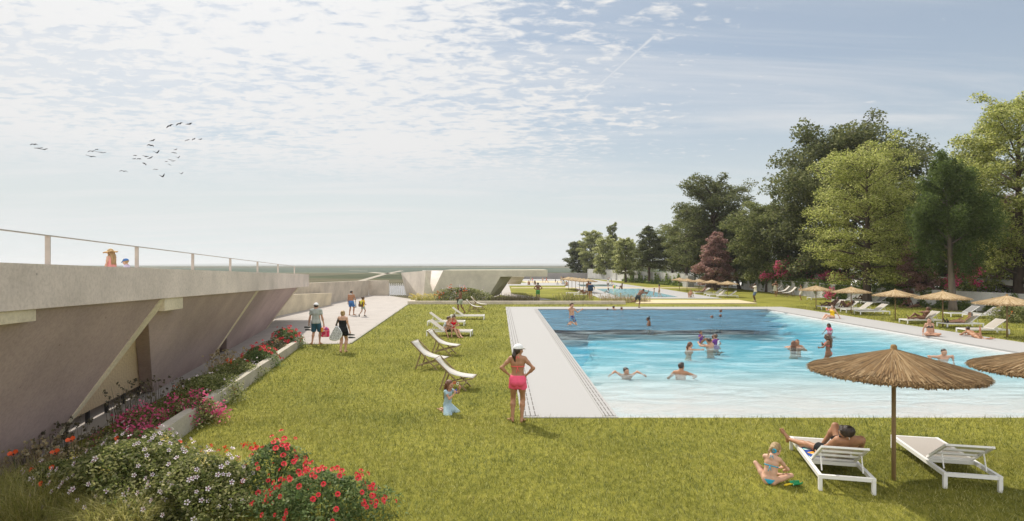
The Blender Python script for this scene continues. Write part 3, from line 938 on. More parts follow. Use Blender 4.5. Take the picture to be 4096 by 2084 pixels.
LG = {}
LG['L1'] = lay(PROTO_L, (1935, 1279), R(180), 'white lounger standing behind the man in pale grey shorts, farthest of the lawn loungers', GL_, 1.04, True)
LG['L2'] = lay(PROTO_L, (1855.6, 1304), R(180), 'empty white lounger behind the seated mother and child', GL_, 1.02, True)
LG['L3'] = lay(PROTO_L, (1882, 1347), R(177), 'white lounger on the lawn with a woman in red and a child sitting on it', GL_, 1.05, True)
for k, uv, rz, lab in (('La', (3286, 1238.4), 2, 'white lounger with a dark skinned man reclining, beside the leftmost near parasol'),
                       ('Lb', (3336, 1244.6), 1, 'white lounger with a person lying with raised knees, behind the woman in the yellow swimsuit'),
                       ('Lc', (3385.7, 1251.6), 0, 'empty white lounger right of the reclining sunbathers, next to another empty one'),
                       ('Ld', (3442, 1259), 0, 'empty white lounger nearest the big shaded tree trunk, left of the round parasol shadow'),
                       ('Le', (3631, 1296.6), 0, 'white lounger with a person sitting up with folded arms'),
                       ('Lf', (3789.8, 1312), 2, 'white lounger with a woman in a yellow swimsuit asleep on it'),
                       ('Lg', (3869, 1337.5), -2, 'empty white lounger behind the woman lying on the deck')):
    LG[k] = lay(PROTO_L, uv, R(rz), lab, GR)
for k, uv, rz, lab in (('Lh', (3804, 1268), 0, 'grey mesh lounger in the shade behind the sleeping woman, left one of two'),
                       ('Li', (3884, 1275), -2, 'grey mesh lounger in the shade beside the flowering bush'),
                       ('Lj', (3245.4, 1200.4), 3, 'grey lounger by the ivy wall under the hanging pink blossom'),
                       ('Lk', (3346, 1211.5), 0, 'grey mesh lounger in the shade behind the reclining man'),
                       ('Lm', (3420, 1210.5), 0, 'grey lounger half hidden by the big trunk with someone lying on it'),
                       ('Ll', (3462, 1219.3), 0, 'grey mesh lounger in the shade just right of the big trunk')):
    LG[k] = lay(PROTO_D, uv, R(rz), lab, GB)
for k, uv, rz, lab in (('Ln', (2779, 1177), 4, 'distant white lounger with a man lying on it under small parasols'),
                       ('Lo', (2827, 1182), 4, 'distant white lounger with a steep backrest beside a lying man'),
                       ('Lp', (2838, 1188), 3, 'distant empty white lounger second nearest in the row by the second pool'),
                       ('Lq', (2872, 1191), -8, 'distant empty white lounger nearest in the row by the second pool'),
                       ('Lr', (2298, 1186), 0, 'white lounger with a person lying face up, behind the man in the blue towel'),
                       ('Ls', (2267, 1179.5), 0, 'white lounger left of the row of six straw parasols')):
    LG[k] = lay(PROTO_L, uv, R(rz), lab, GZ)

# ================================================================== deck chairs
M_WOOD = mat('brown_wood', (.27, .20, .105), .6, .25, 4, stretch=(1, 1, 1))
M_CANVAS = mesh_fabric('white_canvas', (.76, .73, .68), .02)


def make_deckchair():
    t = thing('deck_chair', 'x', 'deck chair')
    w = .29
    AT, AF, SF, BB = Vector((-.60, 0, .84)), Vector((.30, 0, 0)), Vector((.45, 0, .33)), Vector((-.36, 0, .12))
    for s in (-1, 1):
        y = Vector((0, s * w, 0)); y2 = Vector((0, s * (w - .035), 0)); y3 = Vector((0, s * (w - .07), 0))
        m = MB(); m.bar(AT + y, AF + y - Vector((0, 0, .02)), .024, .036); m.build('long_rail', M_WOOD, t)
        m = MB(); m.bar(SF + y2, BB + y2, .024, .036); m.build('seat_rail', M_WOOD, t)
        q = AT.lerp(AF, .38)
        m = MB(); m.bar(q + y2 + Vector((-.02, 0, 0)), Vector((-.46, 0, -.01)) + y2, .026, .04); m.build('prop_leg', M_WOOD, t)
    for p, ww, nm in ((AT, w + .02, 'top_bar'), (SF, w, 'front_bar'), (AT.lerp(AF, .86), w, 'foot_bar'), (BB, w, 'rear_bar')):
        m = MB(); m.tube([p + Vector((0, -ww, 0)), p + Vector((0, ww, 0))], .016, 8); m.build(nm, M_WOOD, t)
    m = MB(); n = 16; w2 = w - .04
    for i in range(n + 1):
        k = i / n
        p = AT.lerp(SF, k) + Vector((-.06 * math.sin(math.pi * k), 0, -.17 * math.sin(math.pi * k ** .8)))
        for y in (-w2, w2): m.v.append((p.x, y, p.z + .015))
        if i: m.f.append((2 * i - 2, 2 * i - 1, 2 * i + 1, 2 * i)); m.m.append(0)
    o = m.build('sling', M_CANVAS, t, smooth=True)
    so_ = o.modifiers.new('thickness', 'SOLIDIFY'); so_.thickness = .006
    return t


DC = make_deckchair()
GD = 'wooden deck chairs on the lawn'
for uv, rz, lab, s in (((1877, 1556), -8, 'deck chair with white canvas directly behind the kneeling girl', 1.0),
                       ((1766, 1476), -14, 'deck chair set lowest to the left, its white canvas seen edge-on', 1.05),
                       ((1818, 1421), -10, 'deck chair with pale canvas just in front of the occupied white lounger', 1.08),
                       ((1917, 1248), -6, 'front one of the two far deck chairs near the planter wall', 1.05),
                       ((1938, 1238), -4, 'rear one of the two far deck chairs near the planter wall, grey canvas', 1.15)):
    p = G(*uv); d = Matrix.Rotation(R(rz), 3, 'Z') @ Vector((.30, 0, 0)) * s
    place(DC, (p.x - d.x, p.y - d.y, .01), R(rz), lab, GD, s)
GD2 = 'deck chairs by the ivy wall'
for uv, lab in (((3135, 1188), 'right one of three deck chairs leaning by the ivy wall'), ((3112, 1182), 'middle one of three deck chairs by the ivy wall'), ((3084, 1177), 'left one of three deck chairs by the ivy wall, behind the woman in black')):
    p = G(*uv); place(DC, (p.x + .5, p.y, .01), R(176), lab, GD2, 1.25)

# dark garden armchair by the pavilion
t = thing('garden_chair', 'dark slatted metal garden chair standing by the pavilion wall', 'chair', tuple(G(1992, 1184)), R(-60), scale=1.25)
mb = MB(); mb.box((0, 0, .42), (.5, .5, .03)); mb.build('seat', M_DARK, t)
mb = MB()
for k in range(4): mb.bar((-.25, -.22, .52 + k * .1), (-.25, .22, .52 + k * .1), .02, .06)
for s in (-1, 1): mb.bar((-.24, s * .23, .43), (-.27, s * .23, .9), .03, .03)
mb.build('backrest', M_DARK, t)
for sx_ in (-1, 1):
    for sy in (-1, 1):
        mb = MB(); mb.bar((sx_ * .22, sy * .22, 0), (sx_ * .22, sy * .22, .405), .03, .03); mb.build('leg', M_DARK, t)
for s in (-1, 1):
    mb = MB(); mb.bar((-.24, s * .27, .62), (.25, s * .27, .62), .04, .02); mb.bar((.22, s * .27, .43), (.22, s * .27, .61), .025, .025); mb.build('armrest', M_DARK, t)

# ================================================================== straw parasols
M_STRAW = leaf_mat('straw', [(.11, .062, .027), (.21, .125, .054), (.31, .20, .092), (.16, .095, .042), (.39, .275, .145), (.08, .048, .024)], .12, .8)
M_STRAWL = leaf_mat('pale_straw', [(.34, .22, .10), (.50, .36, .19), (.62, .48, .29), (.42, .28, .13), (.68, .55, .36), (.30, .19, .09)], .2, .8)
M_POLE = mat('pole_wood', (.30, .20, .10), .6, .2, 6, stretch=(1, 1, .2))


def straw_cone(name, r, z0, z1, n, w, mt, seed):
    g = np.random.default_rng(seed)
    def zc_(q):                                                    # roof line: steep tip, then nearly straight
        return z1 - (z1 - z0) * (q / r) ** .92
    a = g.uniform(0, 2 * np.pi, n)
    layer = g.uniform(0, 1, n) ** .6
    ln = g.uniform(.35, .7, n) * r
    q1 = np.minimum(r * (.12 + .93 * layer), r * 1.02); q0 = np.maximum(q1 - ln, .01)
    q1 = np.where(layer > .9, r * g.uniform(.98, 1.025, n), q1)
    da = g.normal(0, .025, n)
    lift = g.uniform(.004, .03, n)
    z_0 = zc_(q0) + lift * .6; z_1 = zc_(np.minimum(q1, r)) + lift - np.maximum(q1 - r, 0) * .8 - g.uniform(0, .03, n) * (q1 > r * .97)
    c, s = np.cos(a), np.sin(a); c1, s1 = np.cos(a + da), np.sin(a + da)
    hw = w * g.uniform(.6, 1.4, n) / 2
    V = np.empty((n, 4, 3))
    V[:, 0] = np.stack([q0 * c + s * hw * .5, q0 * s - c * hw * .5, z_0], -1); V[:, 1] = np.stack([q0 * c - s * hw * .5, q0 * s + c * hw * .5, z_0], -1)
    V[:, 2] = np.stack([q1 * c1 - s1 * hw, q1 * s1 + c1 * hw, z_1], -1); V[:, 3] = np.stack([q1 * c1 + s1 * hw, q1 * s1 - c1 * hw, z_1], -1)
    # ragged thick rim hanging below
    m = n // 4
    b = g.uniform(0, 2 * np.pi, m); cb_, sb = np.cos(b), np.sin(b)
    rr0 = r * g.uniform(.93, 1.0, m); rr1 = rr0 + g.uniform(.0, .02, m); hw2 = w * .6
    zt_ = zc_(rr0) + .015; zb_ = zt_ - g.uniform(.04, .075, m) * (r / 1.3)
    V2 = np.empty((m, 4, 3))
    V2[:, 0] = np.stack([rr0 * cb_ + sb * hw2, rr0 * sb - cb_ * hw2, zt_], -1); V2[:, 1] = np.stack([rr0 * cb_ - sb * hw2, rr0 * sb + cb_ * hw2, zt_], -1)
    V2[:, 2] = np.stack([rr1 * cb_ - sb * hw2, rr1 * sb + cb_ * hw2, zb_], -1); V2[:, 3] = np.stack([rr1 * cb_ + sb * hw2, rr1 * sb - cb_ * hw2, zb_], -1)
    V = np.concatenate([V, V2]).reshape(-1, 3)
    Fq = np.arange(len(V)).reshape(-1, 4)
    return V, Fq


def make_parasol(r, z0, z1, n, w, mt, seed):
    t = thing('straw_parasol', 'x', 'parasol')
    V, Fq = straw_cone('thatch', r, z0, z1, n, w, mt, seed)
    np_mesh('thatch', V, Fq, mt, t)
    k = MB()
    prof = [(r * .985, z0 - .03), (r * .985, z0 + .012)] + [(r * q, z1 - (z1 - z0) * q ** .92) for q in (.8, .6, .4, .2, .1, .04)] + [(.045, z1 + .05), (.03, z1 + .075), (.004, z1 + .08)]
    k.lathe(prof, 40); k.build('cone', mat('straw_core', (.24, .15, .065), .9, .4, 20), t, smooth=True)
    k = MB(); k.tube([(0, 0, -.05), (0, 0, z1 - .01)], .031, 10); k.build('pole', M_POLE, t, smooth=True)
    for i in range(8):
        a = i * math.pi / 4
        k = MB(); k.bar((.03 * math.cos(a), .03 * math.sin(a), z1 - .10), (r * .95 * math.cos(a), r * .95 * math.sin(a), z0 - .045), .025, .03); k.build('rib', M_POLE, t)
    return t


BIG = make_parasol(1.22, 1.73, 2.07, 9000, .013, M_STRAW, 3)
SMALL = make_parasol(1.26, 1.50, 1.86, 2600, .03, M_STRAWL, 5)
p = G(3575, 1923)
place(BIG, (p.x, p.y, 0), 0, 'large straw parasol in the foreground between the two white loungers', 'big straw parasols in the foreground')
place(BIG, (p.x + 2.76, p.y + .1, 0), 2.1, 'large straw parasol cut off by the right edge of the picture', 'big straw parasols in the foreground')
GP = 'straw parasols along the right side of the pool'
for uv, s, lab in (((3264, 1236), .97, 'straw parasol left of the reclining dark skinned man, leftmost of the near row'),
                   ((3404.6, 1254.7), 1.0, 'straw parasol beside the big tree trunk'),
                   ((3581, 1279), 1.0, 'straw parasol standing alone on the grass left of the person with folded arms'),
                   ((3771, 1308), 1.05, 'straw parasol between the folded-arms sitter and the sleeping woman in yellow'),
                   ((4028, 1348.5), 1.05, 'straw parasol over the lounger nearest the right edge')):
    p = G(*uv); place(SMALL, (p.x, p.y, 0), rnd.uniform(0, 6), lab, GP, s)
GP = 'small straw parasols by the distant gate'
for uv, lab in (((2717.7, 1161), 'leftmost and farthest of the five small parasols by the gate'), ((2748, 1167), 'second from the left of the five small parasols by the gate'), ((2796, 1171.8), 'middle one of the five small parasols by the gate'),
                ((2848, 1179), 'fourth of the five small parasols by the gate, under the pink tree'), ((2910, 1188), 'nearest of the five small parasols by the gate, over empty loungers')):
    p = G(*uv); place(SMALL, (p.x, p.y, 0), rnd.uniform(0, 6), lab, GP, .91)
GP = 'row of six small straw parasols'
names = ['nearest', 'second nearest', 'third nearest', 'fourth nearest', 'fifth nearest', 'farthest']
for k in range(6):
    q = k / 5; A, B_ = G(2352, 1172.5), G(2274, 1156.7)
    p = A.lerp(B_, q); place(SMALL, (p.x, p.y, 0), rnd.uniform(0, 6), names[k] + ' of the six straw parasols in a line beside the second pool', GP, .93)

# ================================================================== small things lying about
t = thing('toy_scoop', 'green toy scoop with yellow handle on the grass by the girl in blue', 'toy', tuple(G(3162, 1950) + Vector((0, 0, .03))), R(15))
mb = MB(); n = 9
for i in range(n):
    a = -math.pi / 2 + math.pi * i / (n - 1)
    for x in (0, .09, .16): mb.v.append((x + .03, math.sin(a) * (.055 - .02 * (x > .1)), .05 - math.cos(a) * .045))
for i in range(n - 1):
    for j in range(2): q = i * 3 + j; mb.f.append((q, q + 1, q + 4, q + 3)); mb.m.append(0)
b_ = mb.build('scoop', mat('green_plastic', (.02, .30, .12), .35, .05), t, smooth=True); b_.modifiers.new('thickness', 'SOLIDIFY').thickness = .006
mb = MB(); mb.tube([(.04, 0, .02), (-.03, 0, .022), (-.09, 0, .018), (-.115, 0, .015)], [.012, .016, .017, .008], 10); mb.build('handle', mat('yellow_plastic', (.75, .55, .02), .35, .05), t, smooth=True)
t = thing('beach_ball', 'orange and green beach ball at the edge of the second pool', 'ball', tuple(G(2457, 1154.5) + Vector((0, 0, .03))))
cols = [mat('ball_orange', (.75, .28, .08), .4), mat('ball_green', (.25, .5, .12), .4), mat('ball_cream', (.75, .68, .5), .4)]
mb = MB(); ns, nr_ = 18, 12
for i in range(nr_ + 1):
    for j in range(ns):
        a, b_ = math.pi * i / nr_, 2 * math.pi * j / ns
        mb.v.append((.24 * math.sin(a) * math.cos(b_), .24 * math.sin(a) * math.sin(b_), .24 - .24 * math.cos(a)))
for i in range(nr_):
    for j in range(ns):
        mb.f.append((i * ns + j, i * ns + (j + 1) % ns, (i + 1) * ns + (j + 1) % ns, (i + 1) * ns + j)); mb.m.append((j // 3) % 3)
mb.build('shell', cols, t, smooth=True)

# ================================================================== birds
M_BIRD = mat('dark_feathers', (.018, .017, .018), .8, .1)


def make_bird(kind):
    t = thing('bird', 'x', 'bird')
    m = MB(); m.tube([(0, -.30, 0), (0, -.18, .0), (0, 0, 0), (0, .16, .01), (0, .27, .03), (0, .34, .025)], [.03, .075, .10, .075, .05, .012], 8)
    m.build('body', M_BIRD, t, smooth=True)
    tips = {'down': (.12, -.10), 'up': (.22, .48), 'flat': (.05, .06), 'mixed': (.14, .30)}[kind]
    for s in (-1, 1):
        a, b_ = tips if not (kind == 'mixed' and s > 0) else (.03, -.08)
        pts = [(0.03 * s, .02), (.34 * s, a), (.72 * s, b_)]
        m = MB()
        ch = [.3, .3, .10]
        for (x, z), c in zip(pts, ch):
            y0 = .04 if abs(x) < .5 else -.08
            m.v += [(x, y0 + c / 2, z + .032), (x, y0 - c / 2, z + .032), (x, y0 - c / 2, z - .032), (x, y0 + c / 2, z - .032)]
        for i in range(2):
            for k in range(4):
                m.f.append((i * 4 + k, i * 4 + (k + 1) % 4, i * 4 + 4 + (k + 1) % 4, i * 4 + 4 + k)); m.m.append(0)
        m.f += [(0, 1, 2, 3), (11, 10, 9, 8)]; m.m += [0, 0]
        m.build('wing', M_BIRD, t)
    m = MB(); m.prism([(-.02, -.27, 0), (.02, -.27, 0), (.07, -.42, .01), (-.07, -.42, .01)], (0, 0, .012)); m.build('tail', M_BIRD, t)
    return t


BK = {k: make_bird(k) for k in ('down', 'up', 'flat', 'mixed')}
# (x, y) of each bird as sighted, wing span in the same units, wing attitude, roll
BL = [(183, 411, 95, 'down', 0), (243, 461, 100, 'flat', 4), (314, 476, 85, 'mixed', 20), (990, 477, 62, 'down', 0), (930, 500, 95, 'down', 5), (1030, 512, 68, 'flat', -3), (1078, 520, 60, 'mixed', 25), (915, 567, 108, 'mixed', 5),
      (1930, 172, 100, 'down', 25), (2056, 145, 98, 'down', 18), (2180, 150, 100, 'mixed', 20), (2156, 356, 64, 'down', 20), (2240, 342, 66, 'down', 18), (2323, 346, 66, 'mixed', 18),
      (1708, 362, 85, 'mixed', 28), (1684, 424, 108, 'down', -12), (1762, 520, 88, 'up', 8), (1484, 554, 62, 'down', -6), (1472, 597, 66, 'flat', 4), (1535, 598, 74, 'down', -4), (1622, 566, 105, 'flat', -10), (1680, 585, 78, 'mixed', 35),
      (1604, 660, 80, 'down', -25), (1337, 757, 95, 'down', -4), (1750, 734, 62, 'down', -4), (1834, 826, 88, 'up', 8), (2005, 478, 56, 'mixed', 28), (1986, 520, 72, 'down', -12), (2036, 584, 58, 'up', 8), (1885, 631, 48, 'down', 0), (1944, 612, 70, 'flat', -12),
      (1980, 627, 50, 'mixed', 35), (1927, 673, 50, 'down', -25), (2078, 790, 58, 'up', 6)]
for i, (x, y, w, k, roll) in enumerate(BL):
    u, v = 80 + x * .3106, 450 + y * .3106
    w *= .3106
    dist = 1.5 * F / w * .96
    p = P(u, v, dist)
    if x < 400: lab = 'small dark bird flying low in the leftmost trio of the flock'
    elif x < 1150: lab = 'small dark bird in the group of five left of the main flock'
    elif y < 200: lab = 'dark bird in the highest trio of the flock'
    elif x > 2100 and y < 400: lab = 'small dark bird in the second highest trio, right end of the flock'
    elif y > 700: lab = 'dark bird straggling below the main flock'
    elif x > 1850: lab = 'small dark bird in the right cluster of the main flock'
    else: lab = 'dark bird in the dense middle cluster of the flock'
    o = place(BK[k], tuple(p), R(rnd.uniform(-25, 25)), lab + {'down': ', wings arched down', 'up': ', wings raised in a V', 'flat': ', wings spread flat', 'mixed': ', one wing raised'}[k], 'flock of birds')
    o.rotation_euler[1] = -R(roll)
# ================================================================== plants
def leaves(C, size, g, up=.6, asp=.5, flat=1.0):
    """diamond leaves at the points C"""
    n = len(C)
    nr = g.normal(0, 1, (n, 3)); nr[:, 2] = np.abs(nr[:, 2]) * flat + up
    nr /= np.linalg.norm(nr, axis=1, keepdims=True)
    t = g.normal(0, 1, (n, 3)); t -= nr * (t * nr).sum(1, keepdims=True); t /= np.linalg.norm(t, axis=1, keepdims=True)
    b = np.cross(nr, t)
    s = size * g.uniform(.6, 1.35, (n, 1))
    V = np.empty((n, 4, 3))
    V[:, 0] = C - t * s * .5; V[:, 1] = C + b * s * asp * .5 + nr * s * .06; V[:, 2] = C + t * s * .5 - nr * s * .08; V[:, 3] = C - b * s * asp * .5 + nr * s * .06
    return V.reshape(-1, 3)


def quads(V): return np.arange(len(V)).reshape(-1, 4)


M_BARK = mat('bark', (.085, .062, .045), .95, .35, 3, .6, 12, stretch=(1, 1, .25))
M_BARKL = mat('pale_bark', (.16, .13, .10), .95, .3, 3, .5, 12, stretch=(1, 1, .25))
LM = {
    'dark': leaf_mat('dark_leaf', [(.065, .085, .03), (.12, .14, .05), (.19, .20, .08), (.085, .105, .036), (.28, .28, .13)], .6),
    'mid': leaf_mat('mid_leaf', [(.10, .13, .04), (.17, .20, .065), (.26, .27, .10), (.13, .16, .05), (.38, .37, .16)], .62),
    'light': leaf_mat('light_leaf', [(.20, .24, .08), (.34, .37, .13), (.50, .50, .21), (.25, .29, .10), (.74, .70, .40)], .66),
    'yellow': leaf_mat('yellow_leaf', [(.15, .19, .038), (.36, .40, .09), (.58, .60, .17), (.085, .11, .026), (.76, .74, .32), (.22, .26, .055)], .62),
    'weep': leaf_mat('willow_leaf', [(.065, .10, .028), (.115, .16, .042), (.18, .235, .066), (.085, .125, .034)], .6),
    'maroon': leaf_mat('maroon_leaf', [(.20, .09, .075), (.30, .15, .125), (.38, .22, .185), (.17, .08, .06), (.25, .15, .10)], .4),
    'pink': leaf_mat('pink_leaf', [(.34, .17, .155), (.45, .26, .23), (.52, .33, .29), (.27, .14, .11), (.17, .17, .06)], .4),
    'shrub': leaf_mat('shrub_leaf', [(.07, .10, .028), (.16, .195, .05), (.28, .31, .095), (.45, .44, .19), (.11, .14, .04), (.60, .57, .32)], .55),
    'rose': leaf_mat('rose_leaf', [(.07, .12, .042), (.13, .20, .065), (.21, .28, .10), (.30, .35, .16)], .52),
    'ivy': leaf_mat('ivy_leaf', [(.06, .11, .022), (.12, .18, .036), (.20, .26, .06), (.28, .31, .09)], .45),
    'dry': leaf_mat('dry_stalk', [(.36, .27, .14), (.50, .39, .23), (.26, .22, .11), (.6, .52, .36)], .3),
    'seed': leaf_mat('dark_seed_head', [(.08, .072, .045), (.14, .12, .075), (.2, .175, .10)], .3),
    'reed': leaf_mat('reed_blade', [(.10, .12, .03), (.17, .18, .055), (.25, .24, .09), (.32, .29, .13)], .45),
    'tuft': leaf_mat('tuft_blade', [(.32, .33, .08), (.48, .46, .14), (.64, .58, .24), (.25, .27, .06), (.74, .67, .36)], .55),
    'boug': leaf_mat('magenta_petal', [(.66, .07, .19), (.78, .13, .29), (.84, .22, .38), (.56, .05, .15)], .5),
    'white': leaf_mat('white_petal', [(.72, .66, .70), (.62, .52, .62), (.78, .74, .72)], .35),
    'orange': leaf_mat('orange_petal', [(.66, .10, .02), (.74, .17, .04), (.6, .06, .02)], .35),
    'yflow': leaf_mat('yellow_petal', [(.62, .48, .10), (.7, .6, .2), (.66, .6, .35)], .35),
}


def tree(name, label, u, vbase, vtop, wpx, kind, style='round', seed=1, nl=14000, ls=.2, trunk_r=None, base=.14, lean=0., group='trees along the right side of the park', Y=None, bark=None, cu=None):
    """u, vbase: where the trunk stands; vtop: top of the crown; wpx: crown width as sighted; base: crown start as share of the height"""
    g = np.random.default_rng(seed)
    if Y is None: p = G(u, vbase)
    else: p = Vector(((u - CU) * Y / F, Y, 0))
    h = H - (vtop - V0) * p.y / F
    Rr = wpx * p.y / F / 2 * 1.06
    dxc = 0 if cu is None else (cu - u) * p.y / F
    t = thing(name, label, 'tree', tuple(p), 0, group)
    tr = trunk_r or max(.16, h * .021)
    mb = MB()
    hf = .86
    top = Vector((dxc * .8, 0, h * hf))
    bend = Vector((lean, 0, 0))
    def axis(k): return Vector((top.x * k, 0, h * hf * k)) + bend * math.sin(math.pi * k) + Vector((math.sin(k * 7 + seed) * .12, math.cos(k * 5 + seed) * .12, 0)) * k
    ks = [0, .03, .08, .16, .3, .45, .6, .75, .9, 1]
    if style == 'weep': ks = [0, .03, .08, .16, .3, .42, .52, .60, .66, .72]
    mb.tube([axis(k) - Vector((0, 0, .1 if k == 0 else 0)) for k in ks], [tr * q for q in (1.45, 1.15, 1.0, .93, .8, .62, .45, .3, .16, .05)], 9)
    cents, sizes = [], []
    nb = {'round': 46, 'cone': 44, 'poplar': 40, 'weep': 26, 'small': 18}[style]
    for i in range(nb):
        k = base + (1 - base) * ((i + .3) / nb) ** .95
        kk = (k - base) / (1 - base)
        if style == 'poplar': prof = .55 + .45 * math.sin(math.pi * min(1, kk * 1.0 + .05)); rise = 1.6
        elif style == 'cone': prof = min(1, (1 - kk) ** .62 * 1.12) * min(1, .72 + kk * 1.6); rise = .30
        elif style == 'weep': prof = max(.22, math.sin(math.pi * min(.97, kk * .62 + .34))); rise = .75
        else: prof = max(.30, math.sin(math.pi * (kk * .68 + .22)) ** .7); rise = .46
        L_ = Rr * prof * g.uniform(.72, 1.08)
        a = i * 2.39996 + g.uniform(-.35, .35)
        s0 = axis(k * .93 if style != 'poplar' else k * .9)
        d = Vector((math.cos(a), math.sin(a), 0))
        ri = (rise * (.15 + 1.5 * kk ** 1.5) if style != 'weep' else rise) + g.uniform(-.12, .18)
        e = s0 + d * L_ + Vector((0, 0, L_ * ri * g.uniform(.6, 1.2)))
        mid = s0.lerp(e, .5) + Vector((0, 0, L_ * .08))
        br = tr * (.42 - .28 * kk)
        mb.tube([s0, mid, e], [br, br * .55, br * .15], 5, cap=False)
        ns = 4 + int(L_ * 1.5)
        for j in range(ns):
            q = .34 + .66 * (j + g.uniform(0, .8)) / ns
            c = s0.lerp(mid, q * 2) if q < .5 else mid.lerp(e, q * 2 - 1)
            sd = Vector((-d.y, d.x, 0)) * g.uniform(-1, 1) * L_ * .36 * (1.1 - q * .6)
            c2 = c + sd + Vector((0, 0, g.uniform(-.2, .3) * L_ * .5))
            if j % 2 == 0: mb.tube([c, c.lerp(c2, .6), c2], [br * .28, br * .16, br * .06], 4, cap=False)
            cents.append(c2); sizes.append((.36 + .24 * L_ * .5) * g.uniform(.6, 1.2))
    mb.build('trunk', bark or M_BARK, t, smooth=True)
    cents = np.array([tuple(c) for c in cents]); sizes = np.array(sizes)
    sizes *= max(.6, (Rr / 3.6)) ** .35
    w = sizes ** 1.6; cnt = np.maximum(5, (nl * 2.1 * w / w.sum()).astype(int))
    ii = np.repeat(np.arange(len(cents)), cnt)
    o = g.normal(0, 1, (len(ii), 3)); o /= np.linalg.norm(o, axis=1, keepdims=True); o *= g.uniform(.15, 1, (len(ii), 1)) ** .55
    fl = .52 if style in ('round', 'cone', 'small') else .8
    sz = sizes[ii][:, None]
    C = cents[ii] + o * sz * np.array([1, 1, fl])
    r = np.linalg.norm(o[:, :2], axis=1)
    C[:, 2] -= (r ** 2) * sizes[ii] * .3                           # tufts droop at the rim
    if style == 'weep': C[:, 2] -= g.uniform(0, 1, len(C)) ** 1.8 * 2.6 * np.minimum(1, sizes[ii])
    C[:, 2] = np.maximum(C[:, 2], .7)
    V = leaves(C, ls, g, up=.5 if style != 'weep' else 0, asp=.55 if style != 'weep' else .3)
    np_mesh('crown', V, quads(V), LM[kind], t)
    return t


tree('tree', 'small dark green tree at the far left end of the tree row', 2312, 1107, 948, 98, 'dark', 'round', 11, 5000, .42, Y=165)
tree('tree', 'pale yellow green rounded tree second from the left end of the row', 2367, 1110, 893, 108, 'light', 'round', 12, 9000, .36, base=.10)
tree('poplar_tree', 'slim upright poplar rising behind the pale trees at the far left of the row', 2450, 1111, 864, 54, 'mid', 'poplar', 13, 4500, .36, base=.08)
tree('tree', 'pale green tree in front of the slim poplar', 2424, 1117, 928, 110, 'light', 'round', 14, 7500, .34, base=.12)
tree('tree', 'soft green tree between the slim poplar and the first dark conical tree', 2503, 1129, 925, 105, 'light', 'round', 15, 7500, .3, base=.2)
tree('tree', 'dark green conical tree with a straight bare trunk beside the second pool', 2597, 1134, 850, 152, 'dark', 'cone', 16, 8500, .27, base=.27)
tree('tree', 'olive green tree right of the dark conical tree, leaning over the ivy wall', 2690, 1133, 872, 175, 'mid', 'round', 17, 9000, .27, base=.22)
tree('tree', 'dark green shoulder of a tree left of the tallest far tree', 2745, 1139, 800, 185, 'mid', 'round', 18, 9000, .27, base=.25)
tree('tree', 'massive dark round topped tree with a very thick trunk above the distant gate', 2853, 1151, 668, 310, 'dark', 'round', 19, 20000, .30, trunk_r=.85, base=.16)
tree('tree', 'pinkish maroon leaved tree in front of the massive dark tree', 2862, 1147, 872, 160, 'pink', 'cone', 20, 7000, .26, base=.10, Y=79)
tree('tree', 'olive tree with a leaning curved trunk in front of the white wall', 2958, 1157, 850, 175, 'dark', 'round', 21, 9000, .26, base=.3, lean=-.8)
tree('tree', 'broad mid green tree left of the tall yellow green tree', 3070, 1150, 776, 330, 'mid', 'round', 22, 22000, .26, base=.10, Y=74)
tree('tree', 'tallest dark tree standing behind the yellow green tree', 3385, 1190, 462, 620, 'dark', 'round', 23, 36000, .33, base=.14, Y=63)
tree('tree', 'big bright yellow green tree with a straight dark trunk by the parasols', 3468, 1216, 478, 430, 'yellow', 'round', 24, 27000, .155, trunk_r=.32, base=.13)
tree('weeping_tree', 'dark green weeping tree with a leaning trunk near the right edge', 3812, 1244, 468, 285, 'weep', 'weep', 25, 23000, .20, trunk_r=.24, base=.26, cu=3765, bark=M_BARKL)
tree('tree', 'tall yellow green tree cut by the right edge of the picture', 4075, 1172, 255, 560, 'yellow', 'round', 26, 48000, .18, trunk_r=.4, base=.07, Y=47.5)
tree('tree', 'maroon leaved tree behind the pergola right of the yellow green tree', 3668, 1180, 850, 165, 'pink', 'cone', 27, 8000, .2, base=.06, Y=49)
tree('tree', 'dull pink leaved tree showing behind the tree at the right edge', 4035, 1172, 722, 230, 'pink', 'round', 28, 9000, .2, base=.2, Y=57)
for i, (u, vt, w, Y, k, lab) in enumerate(((3190, 940, 240, 82, 'dark', 'dark low tree filling the gap behind the pink blossom'), (3290, 930, 230, 72, 'mid', 'green bushy tree behind the pergola left of the yellow green tree'),
                                           (3590, 820, 260, 70, 'dark', 'dark bushy tree behind the maroon tree'), (3770, 640, 330, 64, 'dark', 'dark tree behind the weeping tree'),
                                           (3905, 850, 290, 62, 'mid', 'mid green tree between the weeping tree and the right edge tree'), (3620, 760, 200, 66, 'mid', 'green tree showing between the yellow green tree and the weeping tree'), (2975, 780, 260, 95, 'mid', 'green tree top filling the gap right of the massive dark tree'), (2905, 820, 230, 92, 'mid', 'green tree right of the massive dark tree'), (3880, 520, 300, 60, 'mid', 'tall green tree rising between the weeping tree and the right edge tree'), (4110, 820, 260, 66, 'dark', 'dark tree behind the right edge tree'), (2990, 960, 220, 96, 'dark', 'dark tree behind the leaning trunk'), (2560, 990, 190, 140, 'mid', 'low tree beyond the distant ivy wall'),
                                           (2780, 960, 220, 112, 'dark', 'dark tree behind the massive thick trunk'))):
    tree('tree', lab, u, 1150, vt, w, k, 'round', 40 + i, 7000, .26, base=.06, Y=Y)


